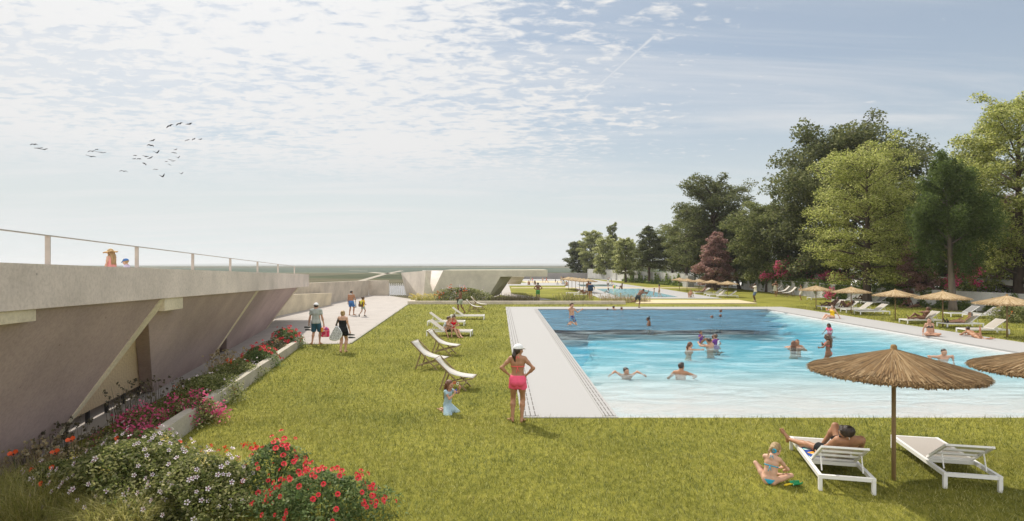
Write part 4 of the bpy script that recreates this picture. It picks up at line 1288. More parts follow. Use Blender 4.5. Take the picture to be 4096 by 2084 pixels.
# ------------------------------------------------------------------ bushes and flowers
def dome(n, rx, ry, h, g, lump=.22):
    a = g.uniform(0, 2 * np.pi, n); z = g.uniform(0.02, 1, n)
    lum = 1 + lump * 1.5 * np.sin(a * 3 + g.uniform(0, 6)) * np.sin(z * 5) + lump * .6 * np.sin(a * 7 + z * 9)
    r = np.sqrt(np.maximum(0, 1 - z ** 2.2)) * g.uniform(.2, 1, n) ** .5 * lum * (1 + np.maximum(0, g.normal(0, .12, n)))
    return np.stack([r * np.cos(a) * rx, r * np.sin(a) * ry, z * h * (1 + .16 * np.sin(a * 4 + 1) * (1 - z))], -1)


def petals_mesh(kind):
    """one flower, about 1 unit across"""
    mb = MB()
    if kind == 'mallow':
        for k in range(5):
            a = k * 2 * math.pi / 5
            def q(r, t, z): return (r * math.cos(a + t), r * math.sin(a + t), z)
            mb.cur = 0; mb.poly([q(.12, 0, 0), q(.42, -.42, .10), q(.54, 0, .13), q(.42, .42, .10)])
        mb.cur = 1; mb.lathe([(.15, .01), (.12, .06), (.04, .10)], 8)
        mb.cur = 2; mb.lathe([(.05, .08), (.04, .2), (.005, .22)], 6)
        return mb
    if kind == 'rose':
        g = random.Random(4)
        for ring, (r, z, n, sz, tl) in enumerate(((.40, .0, 7, .34, .25), (.30, .10, 6, .30, .55), (.18, .20, 5, .25, .95), (.07, .28, 3, .2, 1.3))):
            for k in range(n):
                a = (k + ring * .5) * 2 * math.pi / n
                d = Vector((math.cos(a), math.sin(a), 0)); s = Vector((-d.y, d.x, 0)); up = (d * math.cos(tl) + Vector((0, 0, math.sin(tl))))
                c = d * r + Vector((0, 0, z))
                mb.cur = ring // 2
                mb.poly([c - up * sz * .6, c - s * sz * .5, c + up * sz * .35 - s * sz * .28, c + up * sz * .35 + s * sz * .28, c + s * sz * .5])
        return mb
    if kind == 'poppy':
        for k in range(4):
            a = k * math.pi / 2
            d = Vector((math.cos(a), math.sin(a), 0)); s = Vector((-d.y, d.x, 0))
            mb.cur = 0
            mb.poly([d * .05, d * .35 - s * .34 + Vector((0, 0, .18)), d * .5 - s * .18 + Vector((0, 0, .36)), d * .5 + s * .18 + Vector((0, 0, .36)), d * .35 + s * .34 + Vector((0, 0, .18))])
        mb.cur = 1; mb.lathe([(.08, .05), (.08, .16), (.01, .18)], 6)
        return mb


M_RP = mat('rose_petal', (.80, .065, .085), .5, .2, 4); M_RP2 = mat('rose_heart', (.62, .03, .05), .5, .2, 4)
M_MP = mat('mallow_petal', (.74, .66, .70), .6, .08, 4); M_MC = mat('mallow_eye', (.25, .07, .18), .6); M_MS = mat('stamen', (.7, .6, .35), .6)
M_PP = mat('poppy_petal', (.70, .11, .03), .5, .2, 4); M_STEM = mat('green_stem', (.07, .10, .03), .7, .2, 4)
FM = {}


def flower_mesh(kind):
    if kind not in FM:
        mb = petals_mesh(kind)
        me = bpy.data.meshes.new(kind + '_flower')
        me.from_pydata(mb.v, [], mb.f)
        for m in {'mallow': (M_MP, M_MC, M_MS), 'rose': (M_RP, M_RP2), 'poppy': (M_PP, M_DARK)}[kind]: me.materials.append(m)
        me.polygons.foreach_set('material_index', mb.m); me.update()
        FM[kind] = me
    return FM[kind]


def bush(name, label, loc, rx, ry, h, kind, nl, ls, flowers=(), seed=1, group=None, cat='bush', stems=14, petals=()):
    """flowers: (kind, count, size) as parts of their own; petals: (material, count, size) as one mesh of blossom"""
    g = np.random.default_rng(seed); rr = random.Random(seed)
    t = thing(name, label, cat, tuple(loc), 0, group)
    C = dome(nl, rx, ry, h, g)
    V = leaves(C, ls, g, up=.35)
    np_mesh('foliage', V, quads(V), LM[kind], t)
    mb = MB()
    for k in range(stems):
        a = rr.uniform(0, 6.28); q = rr.uniform(.25, .8)
        e = Vector((math.cos(a) * rx * q, math.sin(a) * ry * q, h * rr.uniform(.6, 1.02)))
        mb.tube([(math.cos(a) * .06, math.sin(a) * .06, -.03), e * .5 + Vector((0, 0, .1 * h)), e], [.010, .007, .003], 4, cap=False)
    mb.build('stems', M_STEM, t)
    for fk, n, sz in flowers:
        me = flower_mesh(fk)
        for i in range(n):
            a = rr.uniform(0, 6.28); z = rr.uniform(.22, 1.0); r = math.sqrt(max(0, 1 - z ** 2.2)) * rr.uniform(.85, 1.2); z *= 1.0 + (.22 * rr.random() if rr.random() < .4 else 0)
            o = bpy.data.objects.new('flower', me); link(o, t)
            p = Vector((r * math.cos(a) * rx, r * math.sin(a) * ry, z * h * 1.03 + rr.uniform(0, .06)))
            o.location = p
            nrm = Vector((p.x * .8 + rr.uniform(-.2, .2), p.y * .8 - .3 * rx, h * .5))
            o.rotation_euler = nrm.to_track_quat('Z', 'Y').to_euler()
            o.scale = (sz * rr.uniform(.75, 1.2),) * 3
    for pk, n, sz in petals:
        nc = max(3, n // 26)
        cc = dome(nc, rx * 1.02, ry * 1.02, h * 1.05, g); cc[:, 2] = np.maximum(cc[:, 2], h * .3)
        C = cc[g.integers(0, nc, n)] + g.normal(0, sz * 1.5, (n, 3))
        V = leaves(C, sz, g, up=.1, asp=.9)
        np_mesh('blossoms', V, quads(V), LM[pk], t)
    return t


GBED = 'flower bed plants along the planter wall'
bush('mallow_bush', 'large white flowering mallow bush filling the bottom left foreground', (-5.45, 8.35, 0), 1.15, .85, .86, 'shrub', 15000, .06, [('mallow', 95, .066), ('poppy', 4, .07)], 1, petals=[('yflow', 160, .03)])
bush('mallow_bush', 'white flowering mallow bush beside the red roses at the bottom', (-4.35, 8.1, 0), .78, .70, .74, 'shrub', 10500, .055, [('mallow', 84, .064)], 2, petals=[('yflow', 110, .03)])
bush('mallow_bush', 'paler flowering bush behind the big mallow, mixed with orange poppies', (-6.15, 9.6, 0), .85, .7, .66, 'shrub', 8000, .055, [('mallow', 44, .064), ('poppy', 7, .085)], 3, petals=[('boug', 160, .045)])
bush('mallow_bush', 'smaller white flowering bush at the far left of the foreground', (-6.45, 8.35, 0), .62, .5, .6, 'shrub', 6000, .055, [('mallow', 30, .072), ('poppy', 3, .08)], 33, petals=[('yflow', 60, .03)])
bush('rose_bush', 'red rose bush nearest the mallow bush, taller and looser', (-3.42, 8.5, 0), .56, .45, .82, 'rose', 3000, .058, [('rose', 60, .072)], 4, group='red rose bushes in the foreground')
bush('rose_bush', 'broad red rose bush at the bottom edge left of centre', (-2.52, 7.75, 0), .86, .55, .64, 'rose', 5200, .056, [('rose', 98, .068)], 5, group='red rose bushes in the foreground')
pl = lambda Y, o: Vector((-6.55 - .178 * (Y - 11.5) - o, Y, .0))
bush('bougainvillea', 'magenta bougainvillea spilling over the near end of the planter wall', pl(12.6, .1), .55, .6, .56, 'shrub', 3200, .06, (), 6, GBED, 'bougainvillea', petals=[('boug', 900, .05)])
bush('bougainvillea', 'small magenta bougainvillea left of the spilling one, under the timber panel', pl(11.6, .75), .55, .55, .55, 'shrub', 2600, .06, (), 7, GBED, 'bougainvillea', petals=[('boug', 520, .05)])
bush('bougainvillea', 'sprawling magenta blossom at the foot of the planter wall', pl(10.6, .35), .7, .5, .42, 'shrub', 2600, .06, (), 8, GBED, 'bougainvillea', petals=[('boug', 420, .05), ('white', 90, .04)])
bush('flower_shrub', 'dark green shrub dotted with white and orange blooms in the middle of the bed', pl(14.4, .45), .72, 1.3, .68, 'shrub', 9000, .055, [('mallow', 26, .06)], 9, GBED, petals=[('orange', 60, .05)])
bush('flower_shrub', 'green shrub with orange blooms further along the bed', pl(16.9, .5), .66, 1.2, .62, 'shrub', 7500, .055, [('mallow', 16, .06)], 10, GBED, petals=[('orange', 90, .05), ('white', 60, .05)])
bush('rose_bush', 'red rose bush halfway along the planter, beside the white blooms', pl(19.4, .35), .55, .85, .72, 'rose', 4200, .06, [('rose', 48, .10)], 11, GBED)
bush('rose_bush', 'red rose bush at the far end of the planter by the bare footed man', pl(24.0, .45), .62, .75, .80, 'rose', 4600, .065, [('rose', 52, .11)], 12, GBED)
bush('flower_shrub', 'brownish dry shrub between the two far rose bushes', pl(21.8, .55), .45, .9, .6, 'seed', 1500, .06, (), 13, GBED, petals=[('dry', 500, .05), ('yflow', 120, .04)])


def blades(name, label, loc, rx, ry, n, h, w, mt, seed=1, cat='plant', heads=None, group=None, spread=.25, kind=None):
    g = np.random.default_rng(seed)
    a = g.uniform(0, 2 * np.pi, n); r = np.sqrt(g.uniform(0, 1, n))
    B = np.stack([r * np.cos(a) * rx, r * np.sin(a) * ry, np.full(n, -.02)], -1)
    d = g.normal(0, spread, (n, 2)) + np.stack([np.cos(a), np.sin(a)], -1) * r[:, None] * spread
    hh = h * g.uniform(.5, 1.1, n)
    mid = B + np.stack([d[:, 0] * hh * .35, d[:, 1] * hh * .35, hh * .6], -1)
    tip = B + np.stack([d[:, 0] * hh * 1.1, d[:, 1] * hh * 1.1, hh * (1 - .3 * np.linalg.norm(d, axis=1))], -1)
    th = g.uniform(0, np.pi, n); s = np.stack([np.cos(th), np.sin(th), np.zeros(n)], -1) * w / 2
    V = np.stack([B - s, B + s, mid + s * .8, mid - s * .8, mid - s * .8, mid + s * .8, tip + s * .1, tip - s * .1], 1).reshape(-1, 3)
    t = thing(name, label, cat, tuple(loc), 0, group)
    if kind: t['kind'] = kind
    ms, mi = [LM[mt]], np.zeros(len(V) // 4, int)
    if heads:
        hk, m, hs = heads
        i = g.integers(0, n, m)
        C = tip[i] + g.normal(0, hs * .3, (m, 3))
        C = np.repeat(C, 5, 0) + g.normal(0, hs * .35, (m * 5, 3))
        V2 = leaves(C, hs, g, up=0, asp=.8)
        V = np.concatenate([V, V2]); mi = np.concatenate([mi, np.ones(len(V2) // 4, int)]); ms.append(LM[hk])
    np_mesh('stalks', V, quads(V), ms, t, mi=mi)
    return t


blades('ornamental_grass', 'tuft of fine pale green grass in the bottom left corner', (-6.35, 7.85, 0), .55, .4, 2600, .72, .009, 'tuft', 1, spread=.5)
blades('ornamental_grass', 'tuft of fine grass in front of the big mallow bush', (-5.15, 7.55, 0), .5, .25, 2000, .55, .008, 'tuft', 2, spread=.45)
blades('dried_stalks', 'dark stalks with round seed heads beside the timber panel', pl(13.0, 1.25), .45, 1.2, 130, .85, .012, 'seed', 3, 'plant', ('seed', 120, .05), GBED, .12)
blades('dried_stalks', 'dark stalks with seed heads along the wall foot at the left edge', (-7.75, 10.1, 0), .5, .8, 130, .62, .012, 'seed', 4, 'plant', ('seed', 130, .05), GBED, .14)
blades('dried_stalks', 'golden dry stalks at the left edge in front of the wall', (-7.3, 9.2, 0), .65, .5, 160, .66, .01, 'dry', 5, 'plant', ('dry', 140, .045), GBED, .2)
blades('dried_stalks', 'dry golden stalks behind the middle rose bush', pl(18.3, 1.2), .3, 1.0, 110, .72, .014, 'dry', 6, 'plant', ('dry', 110, .055), GBED, .15)
blades('wild_flowers', 'few thin orange and white wild flowers in the grass beside the mallow', (-4.8, 9.9, 0), .55, .35, 60, .42, .007, 'tuft', 7, 'plant', ('orange', 16, .045), None, .15)
for u, v, lab in ((285, 1765, 'tallest orange red poppy in front of the leaning wall'), (222, 1815, 'orange poppy below the tallest poppy'), (55, 1820, 'orange poppy at the left edge'), (142, 1885, 'orange poppy above the fine grass tuft')):
    p = P(u, v, 9.0 if u > 200 else 8.6)
    t = thing('poppy', lab, 'flower', (p.x, p.y, 0), 0, 'orange poppies')
    mb = MB(); mb.tube([(0, 0, -.02), (.02, .01, p.z * .5), (0, 0, p.z)], [.006, .005, .004], 5); mb.build('stem', M_STEM, t)
    o = bpy.data.objects.new('flower', flower_mesh('poppy')); link(o, t); o.location = (0, 0, p.z); o.scale = (.13,) * 3; o.rotation_euler = (R(25), 0, 0)
blades('ornamental_grass', 'loose straw coloured grass at the very left of the bottom edge', (-6.95, 8.3, 0), .5, .5, 1500, .6, .009, 'tuft', 31, spread=.45)
# pavilion planting
bush('flower_shrub', 'big flowering shrub with white and red blooms in front of the far pavilion', (-4.6, 53.4, 0), 2.7, 1.1, 1.35, 'shrub', 7500, .14, (), 21, petals=[('white', 520, .10), ('orange', 90, .12)])
blades('wild_flowers', 'pale yellow flowering tuft at the left corner of the pavilion', (-8.0, 52.6, 0), 1.1, .6, 420, .8, .03, 'tuft', 22, 'plant', ('yflow', 150, .09), None, .12)
blades('reeds', 'dark tall grass in the shade right of the pavilion', (.3, 52.9, 0), 2.2, .8, 900, .8, .035, 'seed', 23, 'plant', ('seed', 100, .07), None, .12)
blades('reeds', 'sparse tall grass behind the planter wall near the couple with towels', (5.5, 52.6, 0), 1.8, .7, 420, .95, .03, 'reed', 24, 'plant', ('dry', 80, .06), None, .12)
blades('reeds', 'pale tall grass with feathery heads in front of the second pool', (10.2, 53.2, 0), 2.4, .6, 480, .85, .03, 'dry', 25, 'plant', ('dry', 160, .07), None, .12)
bush('flower_shrub', 'rounded bush with white and lilac flowers at the right edge by the wall', tuple(G(4048, 1288)), 1.15, .9, 1.0, 'shrub', 6000, .10, (), 26, petals=[('white', 300, .075), ('boug', 60, .06), ('orange', 40, .07)])
# bougainvillea on the pergolas
for i, (u, v, w, h_, Y, n, lab) in enumerate(((3165, 1078, 95, 45, 67.5, 1500, 'magenta bougainvillea over the far pergola'), (3330, 1108, 62, 32, 62, 900, 'pink blossom hanging at the end of the far pergola'),
                                              (3872, 1088, 62, 58, 45.5, 1100, 'magenta blossom hanging over the right pergola beside the weeping tree'), (3812, 1127, 26, 30, 45, 420, 'small cluster of magenta blossom left of the big hanging one'),
                                              (3318, 1172, 16, 20, 49.5, 220, 'pink blossom hanging down the ivy wall'), (3075, 1102, 40, 16, 70, 420, 'low magenta blossom left of the biggest one'))):
    g = np.random.default_rng(60 + i)
    p = P(u, v, Y); k = Y / F
    t = thing('bougainvillea', lab, 'bougainvillea', tuple(p), 0, 'bougainvillea on the pergolas')
    nc = max(6, n // 40)
    cc = g.normal(0, .5, (nc, 3)) * np.array([w * k * .85, .5, h_ * k * .75])
    C = cc[g.integers(0, nc, n)] + g.normal(0, .16, (n, 3))
    V = leaves(C, .16, g, up=.1, asp=.9); np_mesh('blossoms', V, quads(V), LM['boug'], t)
    C = cc[g.integers(0, nc, n)] * 1.05 + g.normal(0, .3, (n, 3))
    V = leaves(C, .14, g, up=.2); np_mesh('foliage', V, quads(V), LM['ivy'], t)
# shrubs behind the right wall
bush('flower_shrub', 'pale pink flowering shrub peeping over the wall at the right', (41, 49.5, 0), 2.6, 1.2, 2.0, 'ivy', 4000, .16, (), 27, petals=[('white', 900, .17)])
bush('shrub', 'green shrub over the wall below the pergola', (37.5, 53.5, 0), 3.2, 1.0, 2.2, 'ivy', 5000, .17, (), 28)
bush('shrub', 'light green shrub over the wall right of the yellow green tree', (36.2, 58.5, 0), 2.4, 1.2, 2.3, 'ivy', 4500, .18, (), 29)


# ivy
def ivy(label, A, B_, h, n, ls, seed, mode, depth=.10, group='ivy on the boundary walls'):
    """climbing plant on the face of the wall from A to B; mode 'hang' from the top, 'rise' from the foot, 'both'"""
    g = np.random.default_rng(seed)
    A, B_ = np.array(A[:2]), np.array(B_[:2]); d = B_ - A; ln = np.linalg.norm(d); d /= ln; nrm = np.array([d[1], -d[0]])
    if nrm[1] > 0 and abs(nrm[1]) > .2 or nrm[0] > .6: nrm = -nrm
    s = g.uniform(0, ln, n * 3); z = g.uniform(0, 1, n * 3)
    prof = .5 + .28 * np.sin(s * 1.9 + seed) + .22 * np.sin(s * 4.3 + 2 * seed) + .15 * np.sin(s * 9.1)
    prof2 = .42 + .3 * np.sin(s * 1.4 + 2 + seed) + .25 * np.sin(s * 3.7 + seed)
    keep = np.zeros(len(s), bool)
    if mode in ('hang', 'both'): keep |= (1 - z) < prof * g.uniform(.2, 1.3, len(s)) * .75
    if mode in ('rise', 'both'): keep |= z < prof2 * g.uniform(.2, 1.3, len(s))
    if mode != 'rise': z = np.where(keep & (z > .86), z + g.uniform(0, .14, len(s)), z)
    s, z = s[keep][:n], z[keep][:n]
    q = A + np.outer(s, d) + np.outer(.03 + g.uniform(0, depth, len(s)) * (1 + (z < .2) * 1.5), nrm)
    C = np.stack([q[:, 0], q[:, 1], z * h], -1)
    o = np.array([A[0], A[1], 0])
    V = leaves(C - o, ls, g, up=.15, asp=.8)
    ob = np_mesh('ivy', V, quads(V), LM['ivy']); ob.location = o
    return tag(ob, label, 'ivy', group)


ivy('ivy covering the top of the wall behind the towelled woman', bw[6], bw[4], 1.72, 4200, .15, 1, 'hang')
ivy('ivy draping the wall behind the leftmost near parasols', bw[4], bw[3], 1.62, 4200, .13, 2, 'both')
ivy('ivy climbing the wall just right of the big tree trunk', bw[3], bw[2], 1.46, 3800, .11, 3, 'both')
ivy('ivy at the foot of the wall behind the two grey loungers on the right', bw[2], bw[1], 1.42, 4200, .10, 4, 'rise')
ivy('ivy on the distant wall behind the second pool', G(2500, 1125), G(2735, 1145.5), 2.2, 3000, .3, 5, 'rise', .3)

# ------------------------------------------------------------------ lawn grass, blade by blade near the viewer
gg = np.random.default_rng(99)
NB = 330000
Yb_ = 6.4 * np.exp(gg.uniform(0, 1, NB) * math.log(52 / 6.4))
Xb_ = gg.uniform(-.92, .92, NB) * Yb_
def inside_lawn(x, y):
    ok = x > np.where(y < 25.1, -6.60 - .178 * (y - 11.5), np.where(y < 50.4, -6.95 - .079 * (y - 25.2), -8.2))
    ok &= ~((y < 11.2) & (x < -7.4))
    deck = (y > 13.0 - .12 + gg.uniform(0, .1, len(y))) & (y < 47.45) & (x > .47 - .021 * y + gg.uniform(-.03, .06, len(y))) & (x < 22.25)
    ok &= ~deck
    ok &= ~((y > 50.5) & (x < 11.2))
    ok &= ~((y > 48) & (y < 56) & (x > 9) & (x < 25))
    return ok & (x < 33)


k = inside_lawn(Xb_, Yb_); Xb_, Yb_ = Xb_[k], Yb_[k]; n = len(Xb_)
sc_ = (Yb_ / 9) ** .8
hb = .060 * gg.uniform(.4, 1.5, n) * sc_ ** .45
hb = np.where((Yb_ > 12.4) & (Yb_ < 13.1), hb * 1.35, hb)
wb = .0085 * gg.uniform(.6, 1.4, n) * sc_
th = gg.uniform(0, np.pi, n); s = np.stack([np.cos(th), np.sin(th), np.zeros(n)], -1) * wb[:, None] / 2
ld = gg.normal(0, .5, (n, 2)); B = np.stack([Xb_, Yb_, np.full(n, .006)], -1)
tip = B + np.stack([ld[:, 0] * hb, ld[:, 1] * hb, hb], -1)
V = np.stack([B - s, B + s, tip], 1).reshape(-1, 3)
M_BLADE = leaf_mat('grass_blade', [(.135, .15, .026), (.215, .22, .038), (.315, .31, .065), (.17, .18, .03), (.66, .63, .27), (.075, .09, .018)], .5, .5, .3)
bn_ = M_BLADE.node_tree; gtc = N(bn_, 'ShaderNodeTexCoord'); gn = N(bn_, 'ShaderNodeTexNoise', i_Scale=.55, i_Detail=5, i_Roughness=.65)
bn_.links.new(gtc.outputs['Object'], gn.inputs['Vector'])
gr = ramp(bn_, [(.33, (.58, .68, .66)), (.64, (1.16, 1.1, 1.04))]); bn_.links.new(gn.outputs[0], gr.inputs[0])
gx = N(bn_, 'ShaderNodeMix', data_type='RGBA', blend_type='MULTIPLY'); gx.inputs[0].default_value = 1
src = [n_ for n_ in bn_.nodes if n_.type == 'VALTORGB' and n_ != gr][0]
bn_.links.new(src.outputs[0], gx.inputs[6]); bn_.links.new(gr.outputs[0], gx.inputs[7])
for n_ in bn_.nodes:
    if n_.type == 'BSDF_PRINCIPLED': bn_.links.new(gx.outputs[2], n_.inputs['Base Color'])
    if n_.type == 'BSDF_TRANSLUCENT': bn_.links.new(gx.outputs[2], n_.inputs['Color'])
o = np_mesh('grass', V, np.arange(n * 3).reshape(-1, 3), M_BLADE); o['kind'] = 'stuff'
# ================================================================== people: bodies as one smooth surface
def v3(*a): return np.array(a, float)
def nz_(v):
    v = np.asarray(v, float); return v / max(1e-9, np.linalg.norm(v))
def rx(a): c, s = math.cos(a), math.sin(a); return np.array([[1, 0, 0], [0, c, -s], [0, s, c]])
def ry_(a): c, s = math.cos(a), math.sin(a); return np.array([[c, 0, s], [0, 1, 0], [-s, 0, c]])
def rz_(a): c, s = math.cos(a), math.sin(a); return np.array([[c, -s, 0], [s, c, 0], [0, 0, 1]])
def eul(p, r=0, y=0): return rz_(-R(y)) @ ry_(R(r)) @ rx(-R(p))       # forward pitch, roll to the right, yaw to the right


def surf(prims, vox, clip=None, offset=0.0):
    """prims: (a, b, ra, rb, k) round cones or ('e', c, rad, M, k) ellipsoids -> smooth union -> quads"""
    pts, rad = [], []
    for p in prims:
        if isinstance(p[0], str): pts.append(p[1]); rad.append(max(p[2]))
        else: pts += [p[0], p[1]]; rad += [p[2], p[3]]
    pts = np.array(pts); rad = np.array(rad)
    lo = (pts - rad[:, None]).min(0) - offset - 3 * vox - .02; hi = (pts + rad[:, None]).max(0) + offset + 3 * vox + .02
    n = np.ceil((hi - lo) / vox).astype(int) + 1
    ax = [(lo[i] + np.arange(n[i]) * vox).astype(np.float32) for i in range(3)]
    ks = sorted({p[4] for p in prims})
    fields = []
    for k in ks:
        E = np.zeros(n, np.float32)
        m = 3.5 * k + offset + 2.5 * vox
        for p in prims:
            if p[4] != k: continue
            if isinstance(p[0], str):
                c, rd, Mx = p[1], np.array(p[2]), p[3]; r_ = max(rd) + m
                l, h = c - r_, c + r_
            else:
                a, b, ra, rb = p[0], p[1], p[2], p[3]
                r_ = max(ra, rb) + m; l = np.minimum(a, b) - r_; h = np.maximum(a, b) + r_
            i0 = np.clip(np.floor((l - lo) / vox).astype(int), 0, n - 1); i1 = np.clip(np.ceil((h - lo) / vox).astype(int) + 1, 1, n)
            X = ax[0][i0[0]:i1[0], None, None]; Y = ax[1][None, i0[1]:i1[1], None]; Z = ax[2][None, None, i0[2]:i1[2]]
            if isinstance(p[0], str):
                dx_, dy_, dz_ = X - c[0], Y - c[1], Z - c[2]
                q = [(Mx[0, j] * dx_ + Mx[1, j] * dy_ + Mx[2, j] * dz_) / rd[j] for j in range(3)]
                d = (np.sqrt(q[0] ** 2 + q[1] ** 2 + q[2] ** 2) - 1) * rd.min()
            else:
                ba = b - a; bb = max(1e-9, ba @ ba)
                dx_, dy_, dz_ = X - a[0], Y - a[1], Z - a[2]
                t = np.clip((dx_ * ba[0] + dy_ * ba[1] + dz_ * ba[2]) / bb, 0, 1)
                d = np.sqrt((dx_ - t * ba[0]) ** 2 + (dy_ - t * ba[1]) ** 2 + (dz_ - t * ba[2]) ** 2) - (ra + (rb - ra) * t)
            E[i0[0]:i1[0], i0[1]:i1[1], i0[2]:i1[2]] += np.exp(-np.clip(d, -.3, .3) / k).astype(np.float32)
        fields.append(-k * np.log(np.maximum(E, 1e-12)))
    f = fields[0]
    for g in fields[1:]:                                                # join fine detail to the body
        h = np.clip(.5 + .5 * (g - f) / .008, 0, 1); f = g * (1 - h) + f * h - .008 * h * (1 - h)
    f = f - offset
    if clip is not None:
        Xg, Yg, Zg = np.meshgrid(*ax, indexing='ij', sparse=True)
        f = np.maximum(f, clip(Xg, Yg, Zg).astype(np.float32))
    f[0], f[-1], f[:, 0], f[:, -1], f[:, :, 0], f[:, :, -1] = (9,) * 6
    # surface nets
    s = f < 0
    cs = [(i, j, k) for i in (0, 1) for j in (0, 1) for k in (0, 1)]
    sl_ = lambda A, o: A[o[0]:A.shape[0] - 1 + o[0], o[1]:A.shape[1] - 1 + o[1], o[2]:A.shape[2] - 1 + o[2]]
    cnt = sum(sl_(s, o).astype(np.int8) for o in cs)
    act = (cnt > 0) & (cnt < 8)
    I = np.argwhere(act)
    if len(I) == 0: return np.zeros((0, 3)), np.zeros((0, 4), int)
    idx = np.full(act.shape, -1, np.int32); idx[act] = np.arange(len(I))
    val = {o: f[I[:, 0] + o[0], I[:, 1] + o[1], I[:, 2] + o[2]] for o in cs}
    acc = np.zeros((len(I), 3)); w = np.zeros(len(I))
    for i, o in enumerate(cs):
        for q in cs[i + 1:]:
            if sum(abs(o[t] - q[t]) for t in range(3)) != 1: continue
            a, b = val[o], val[q]; m = (a < 0) != (b < 0)
            t = np.where(m, a / np.where(m, a - b, 1), 0)[:, None]
            acc += np.where(m[:, None], np.array(o) + t * (np.array(q) - np.array(o)), 0); w += m
    V = lo + (I + acc / w[:, None]) * vox
    Q = []
    for axx in range(3):
        a1, a2 = (axx + 1) % 3, (axx + 2) % 3
        e = [slice(None)] * 3; e2 = [slice(None)] * 3; e[axx] = slice(0, -1); e2[axx] = slice(1, None)
        ch = s[tuple(e)] != s[tuple(e2)]
        J = np.argwhere(ch)
        J = J[(J[:, a1] > 0) & (J[:, a2] > 0) & (J[:, a1] < n[a1] - 1) & (J[:, a2] < n[a2] - 1)]
        if not len(J): continue
        d1 = np.zeros(3, int); d1[a1] = 1; d2 = np.zeros(3, int); d2[a2] = 1
        q = [idx[tuple((J - x).T)] for x in (d1 + d2, d2, 0 * d1, d1)]
        q = np.stack(q, -1)
        fl = s[tuple(J.T)]
        q[~fl] = q[~fl][:, ::-1]
        Q.append(q)
    Q = np.concatenate(Q)
    return V, Q[(Q >= 0).all(1)]


def ik(a, target, l1, l2, pole):
    d = target - a; L_ = np.linalg.norm(d); mx = (l1 + l2) * .999
    if L_ > mx: target = a + d / L_ * mx; L_ = mx; d = target - a
    u = d / max(1e-9, L_)
    x = (l1 * l1 - l2 * l2 + L_ * L_) / (2 * L_); h = math.sqrt(max(0, l1 * l1 - x * x))
    p = np.asarray(pole, float); p = p - u * (p @ u); p = nz_(p)
    return a + u * x + p * h, target


STAND = dict(p0=(0, 0, .93), pel=(0, 0, 0), tor=(0, 0, 0), head=(0, 0, 0),
             armL=((-.26, .06, .83), (-.6, -1, 0)), armR=((.26, .06, .83), (.6, -1, 0)),
             legL=((-.10, 0, .085), (-.1, 1, 0), (-.25, 1, 0)), legR=((.10, 0, .085), (.1, 1, 0), (.25, 1, 0)))
LIE_BACK = dict(p0=(0, 0, .12), pel=(-80, 0, 0), tor=(-55, 0, 0), head=(20, 0, 0),
                armL=((-.28, .12, .10), (-.6, -.4, .1)), armR=((.28, .12, .10), (.6, -.4, .1)),
                legL=((-.10, .90, .07), (0, .1, 1), (-.2, .25, 1)), legR=((.10, .90, .07), (0, .1, 1), (.2, .25, 1)))
LIE_FRONT = dict(p0=(0, 0, .10), pel=(85, 0, 0), tor=(72, 0, 0), head=(-55, 0, 0),
                 armL=((-.06, .66, .06), (-1, .1, -.2)), armR=((.06, .66, .06), (1, .1, -.2)),
                 legL=((-.12, -.84, .06), (0, 0, -1), (-.1, -1, -.2)), legR=((.12, -.84, .06), (0, 0, -1), (.1, -1, -.2)))
SIT_CROSS = dict(p0=(0, 0, .11), pel=(0, 0, 0), tor=(6, 0, 0), head=(0, 0, 0),
                 armL=((-.3, -.06, .02), (-1, -.5, 0)), armR=((.3, -.06, .02), (1, -.5, 0)),
                 legL=((.10, .26, .07), (-1, .35, .15), (.9, .3, 0)), legR=((-.10, .34, .07), (1, .35, .15), (-.9, .3, 0)))
SIT_LEGS = dict(p0=(0, 0, .11), pel=(-8, 0, 0), tor=(-6, 0, 0), head=(0, 0, 0),
                armL=((-.27, -.22, .03), (-.6, -1, 0)), armR=((.27, -.22, .03), (.6, -1, 0)),
                legL=((-.10, .72, .08), (0, .2, 1), (-.1, 1, .4)), legR=((.10, .60, .08), (0, .2, 1), (.1, 1, .4)))
SIT_SEAT = dict(p0=(0, 0, .38), pel=(0, 0, 0), tor=(8, 0, 0), head=(10, 0, 0),
                armL=((-.12, .3, .42), (-1, -.4, 0)), armR=((.12, .3, .42), (1, -.4, 0)),
                legL=((-.10, .55, .085), (-.1, 1, .6), (-.1, 1, 0)), legR=((.10, .50, .085), (.1, 1, .6), (.1, 1, 0)))
SKIN = {}


def skin_mat(name, c):
    if name in SKIN: return SKIN[name]
    m = mat('skin_' + name, c, .48, .10, 7, .12, 120, spec=.35)
    b = m.node_tree.nodes['Principled BSDF']
    b.inputs['Subsurface Weight'].default_value = .12; b.inputs['Subsurface Radius'].default_value = (.02, .008, .004); b.inputs['Subsurface Scale'].default_value = .5
    SKIN[name] = m
    return m


TONES = dict(fair=(.60, .36, .25), light=(.52, .29, .19), tan=(.40, .205, .115), olive=(.34, .18, .10), brown=(.20, .095, .05), dark=(.105, .05, .03))
HAIRC = dict(black=(.018, .014, .012), dark=(.035, .022, .015), brown=(.085, .045, .022), auburn=(.14, .055, .025), blond=(.36, .24, .11), grey=(.2, .19, .18))


def hair_mat(c):
    return mat('hair_' + c, HAIRC[c], .42, .45, 30, .5, 90, spec=.5, stretch=(1, 1, .18))


def cloth_mat(name, c, var=.08):
    return mat('cloth_' + name, c, .8, var, 14, .3, 70, spec=.15)


